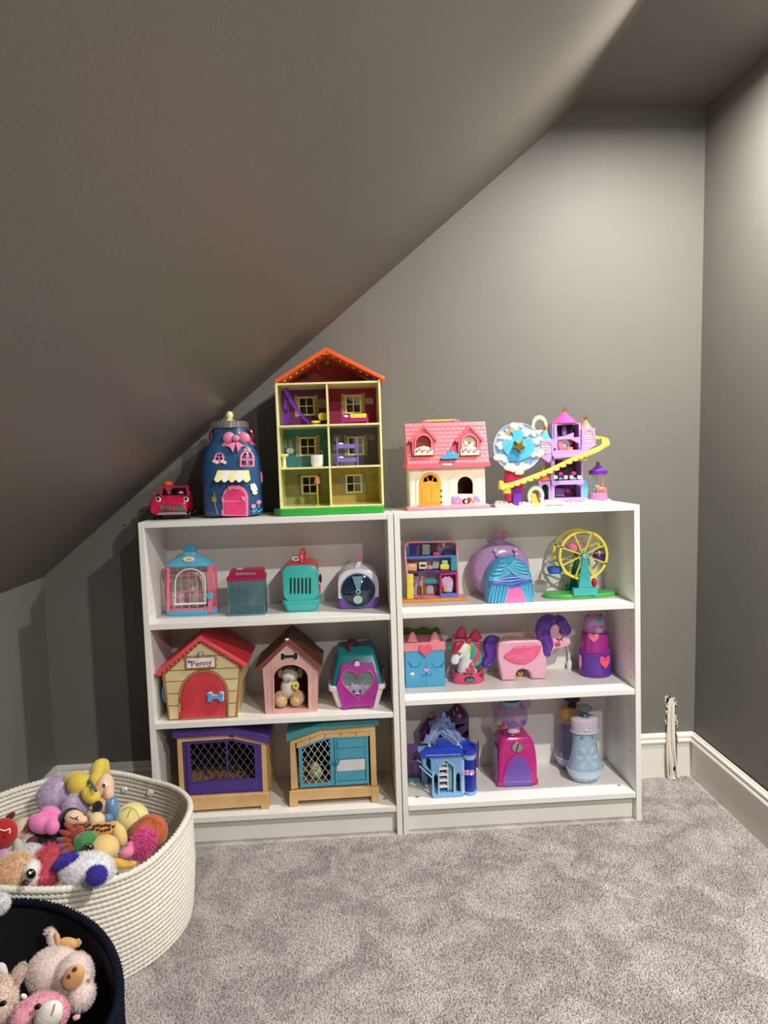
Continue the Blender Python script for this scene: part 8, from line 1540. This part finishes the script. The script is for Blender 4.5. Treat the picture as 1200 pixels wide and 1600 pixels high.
mb = MB().text('KISS', 0, 0, .016, -.001, .001); Mx = Matrix((CR*math.cos(.85) + CU*math.sin(.85), CF, -CR*math.sin(.85) + CU*math.cos(.85))).transposed().to_4x4(); Mx.translation = FS(41, 1297, (36, 1303, .27, 20, 25, 20), .003); mb.xf(Mx); part('lettering', mb, W_('letter_red', '#B0392E'), t); soft('brown_paw', [E(48, 1316, .275, 12, 8, 9, 40)], W_('paw_brown', '#5A2A24'), t)
# ---- navy basket contents
cf = W_('fur_pale_pink', '#E3CFC8', vs=50, col2='#D5C4C0'); t = toy('plush_pig', 'pale plush pig with a tan oval snout and folded tan ears in the navy basket', 92, 1520, .27)
es = [E(84, 1518, .275, 40, 34, 36), E(116, 1528, .278, 28, 36, 32), E(128, 1556, .272, 19, 22, 22, -25)]; o = soft('head', es, cf, t, vox=.005); fur('fluff', es, cf, o, 7000, .006, .0014, .25, 14)
sn = soft('snout', [E(115, 1527, .312, 17, 23, 10, -32)], W_('felt_tan', '#D0A066', bump=.2), t)
SN = (115, 1527, .312, 19, 21, 10)
for px, py in ((117, 1514.5), (108, 1526)): part('nostril', MB().ell(FS(px, py, SN, 0), (.0042, .0035, .0042)), W_('nostril_maroon', '#5A1E1C'), sn)
PH = (116, 1530, .278, 30, 36, 32); part('mouth', MB().tube(smoothpath([FS(139, 1530, PH, .012), FS(133, 1545, PH, .016), FS(121, 1560, PH, .020)], 5), .0030, 6), W_('mouth_rose_felt', '#B56A66'), t)
tan = W_('felt_tan', '#D0A066'); e1 = [E(84, 1470, .31, 8, 20, 9, 18), E(77, 1456, .315, 8, 6, 7)]; o = soft('ear', e1, cf, t); fur('ear_fluff', e1, cf, o, 700, .005, .0013, .2, 15); soft('inner_ear', [E(90, 1468, .316, 5, 16, 5, 12)], tan, o); o = soft('ear', [E(107, 1474, .305, 18, 9, 9, -8)], tan, t); soft('ear_edge', [E(121, 1474, .302, 7, 8, 8)], W_('ear_taupe', '#A68C72'), o)
t = toy('pink_plush', 'pink plush with a long white muzzle below the pig in the navy basket', 72, 1577, .27); pf2 = W_('fur_bubblegum', '#E6A9B8', vs=70, col2='#D98EA4'); es = [E(66, 1584, .285, 40, 28, 30), E(40, 1592, .285, 20, 26, 24)]; o = soft('head', es, pf2, t, vox=.005); fur('fluff', es, pf2, o, 3600, .006, .0016, .1, 16); mz = soft('muzzle', [E(76, 1588, .315, 20, 28, 15, -38)], W_('fleece_ivory', '#E6E2DA'), t); seam((76, 1588, .315, 24, 28, 15), ((86, 1568), (82, 1583), (70, 1602)), W_('stitch_pink', '#D4828E'), mz, .0014, .001, 'muzzle_stitch'); part('eye', MB().ell(*E(59, 1573, .322, 6, 4, 4, 30)), C_blk, t); soft('horn', [E(37, 1557, .305, 8, 5, 6, -15)], W_('fleece_ivory', '#E6E2DA'), t); soft('side_ear', [E(119, 1590, .285, 8, 6, 6, 20)], pf2, t)
t = toy('plush_rabbit', 'cream plush rabbit with an upright pink-lined ear at the left frame edge', 8, 1560, .27); cr = W_('fur_cream', '#E6D3C2', vs=60, col2='#D8C0B2'); es = [E(2, 1566, .285, 21, 38, 26)]; o = soft('head', es, cr, t, vox=.005); fur('fluff', es, cr, o, 2600, .009, .0016, .1, 17); es = [E(26, 1527, .31, 9, 25, 8, -28)]; o = soft('ear', es, cr, t); fur('ear_fluff', es, cr, o, 900, .006, .0014, .1, 18); soft('inner_ear', [E(29, 1529, .318, 4, 19, 4, -30)], W_('inner_blush', '#E8B4B0'), o); soft('ear', [E(3, 1516, .30, 9, 14, 8, 20)], W_('ear_fog', '#CFC8C0'), t); part('eye', MB().ell(*E(4, 1568, .322, 7, 4, 4, 20)), C_blk, t)
t = toy('white_plush', 'white furry plush tuft poking over the rim of the navy basket', 2, 1412, .32); es = [E(-2, 1412, .335, 14, 14, 14)]; o = soft('body', es, wf, t); fur('fluff', es, wf, o, 1200, .010, .0018, .2, 19)
t = toy('black_plush', 'black furry plush lying deep at the back of the navy basket', 35, 1478, .2); es = [E(38, 1486, .17, 34, 22, 26)]; o = soft('body', es, W_('fur_black', '#121014', vs=60), t); fur('fluff', es, W_('fur_black', '#121014'), o, 1500, .012, .0018, .2, 20)

# ---- nothing reaches below the surface its thing stands on
for o in list(COL.objects):
    if o.type == 'MESH' and not o.modifiers.get('fuse') and o.parent:
        r = o.parent if o.parent.parent is None else o.parent.parent
        if r.get('category') in ('light', 'bookcase', 'basket', 'cables', 'plush toy', 'figurine', 'charm') or len(o.data.vertices) > 20000: continue
        for v in o.data.vertices:
            if v.co.z + ORG[o.name].z < r.location.z: v.co.z = r.location.z - ORG[o.name].z
# ---- leave a hair of air under every toy, so that nothing shares a face with its shelf
INNER = ('toy_slide', 'toy_chair', 'toy_bed', 'toy_bunk_bed', 'toy_sink', 'toy_bathtub', 'toy_floor_lamp', 'toy_chick', 'plush_puppy', 'toy_bird')
for o in list(COL.objects):
    if o.parent is None and o.get('category') and o['category'] not in ('light', 'bookcase', 'basket', 'cables', 'carpet', 'plush toy') or o.name.startswith('plush_puppy'):
        if o.parent is None: o.location.z += .0006 + (.0006 if o.name.split('.')[0] in INNER else 0)
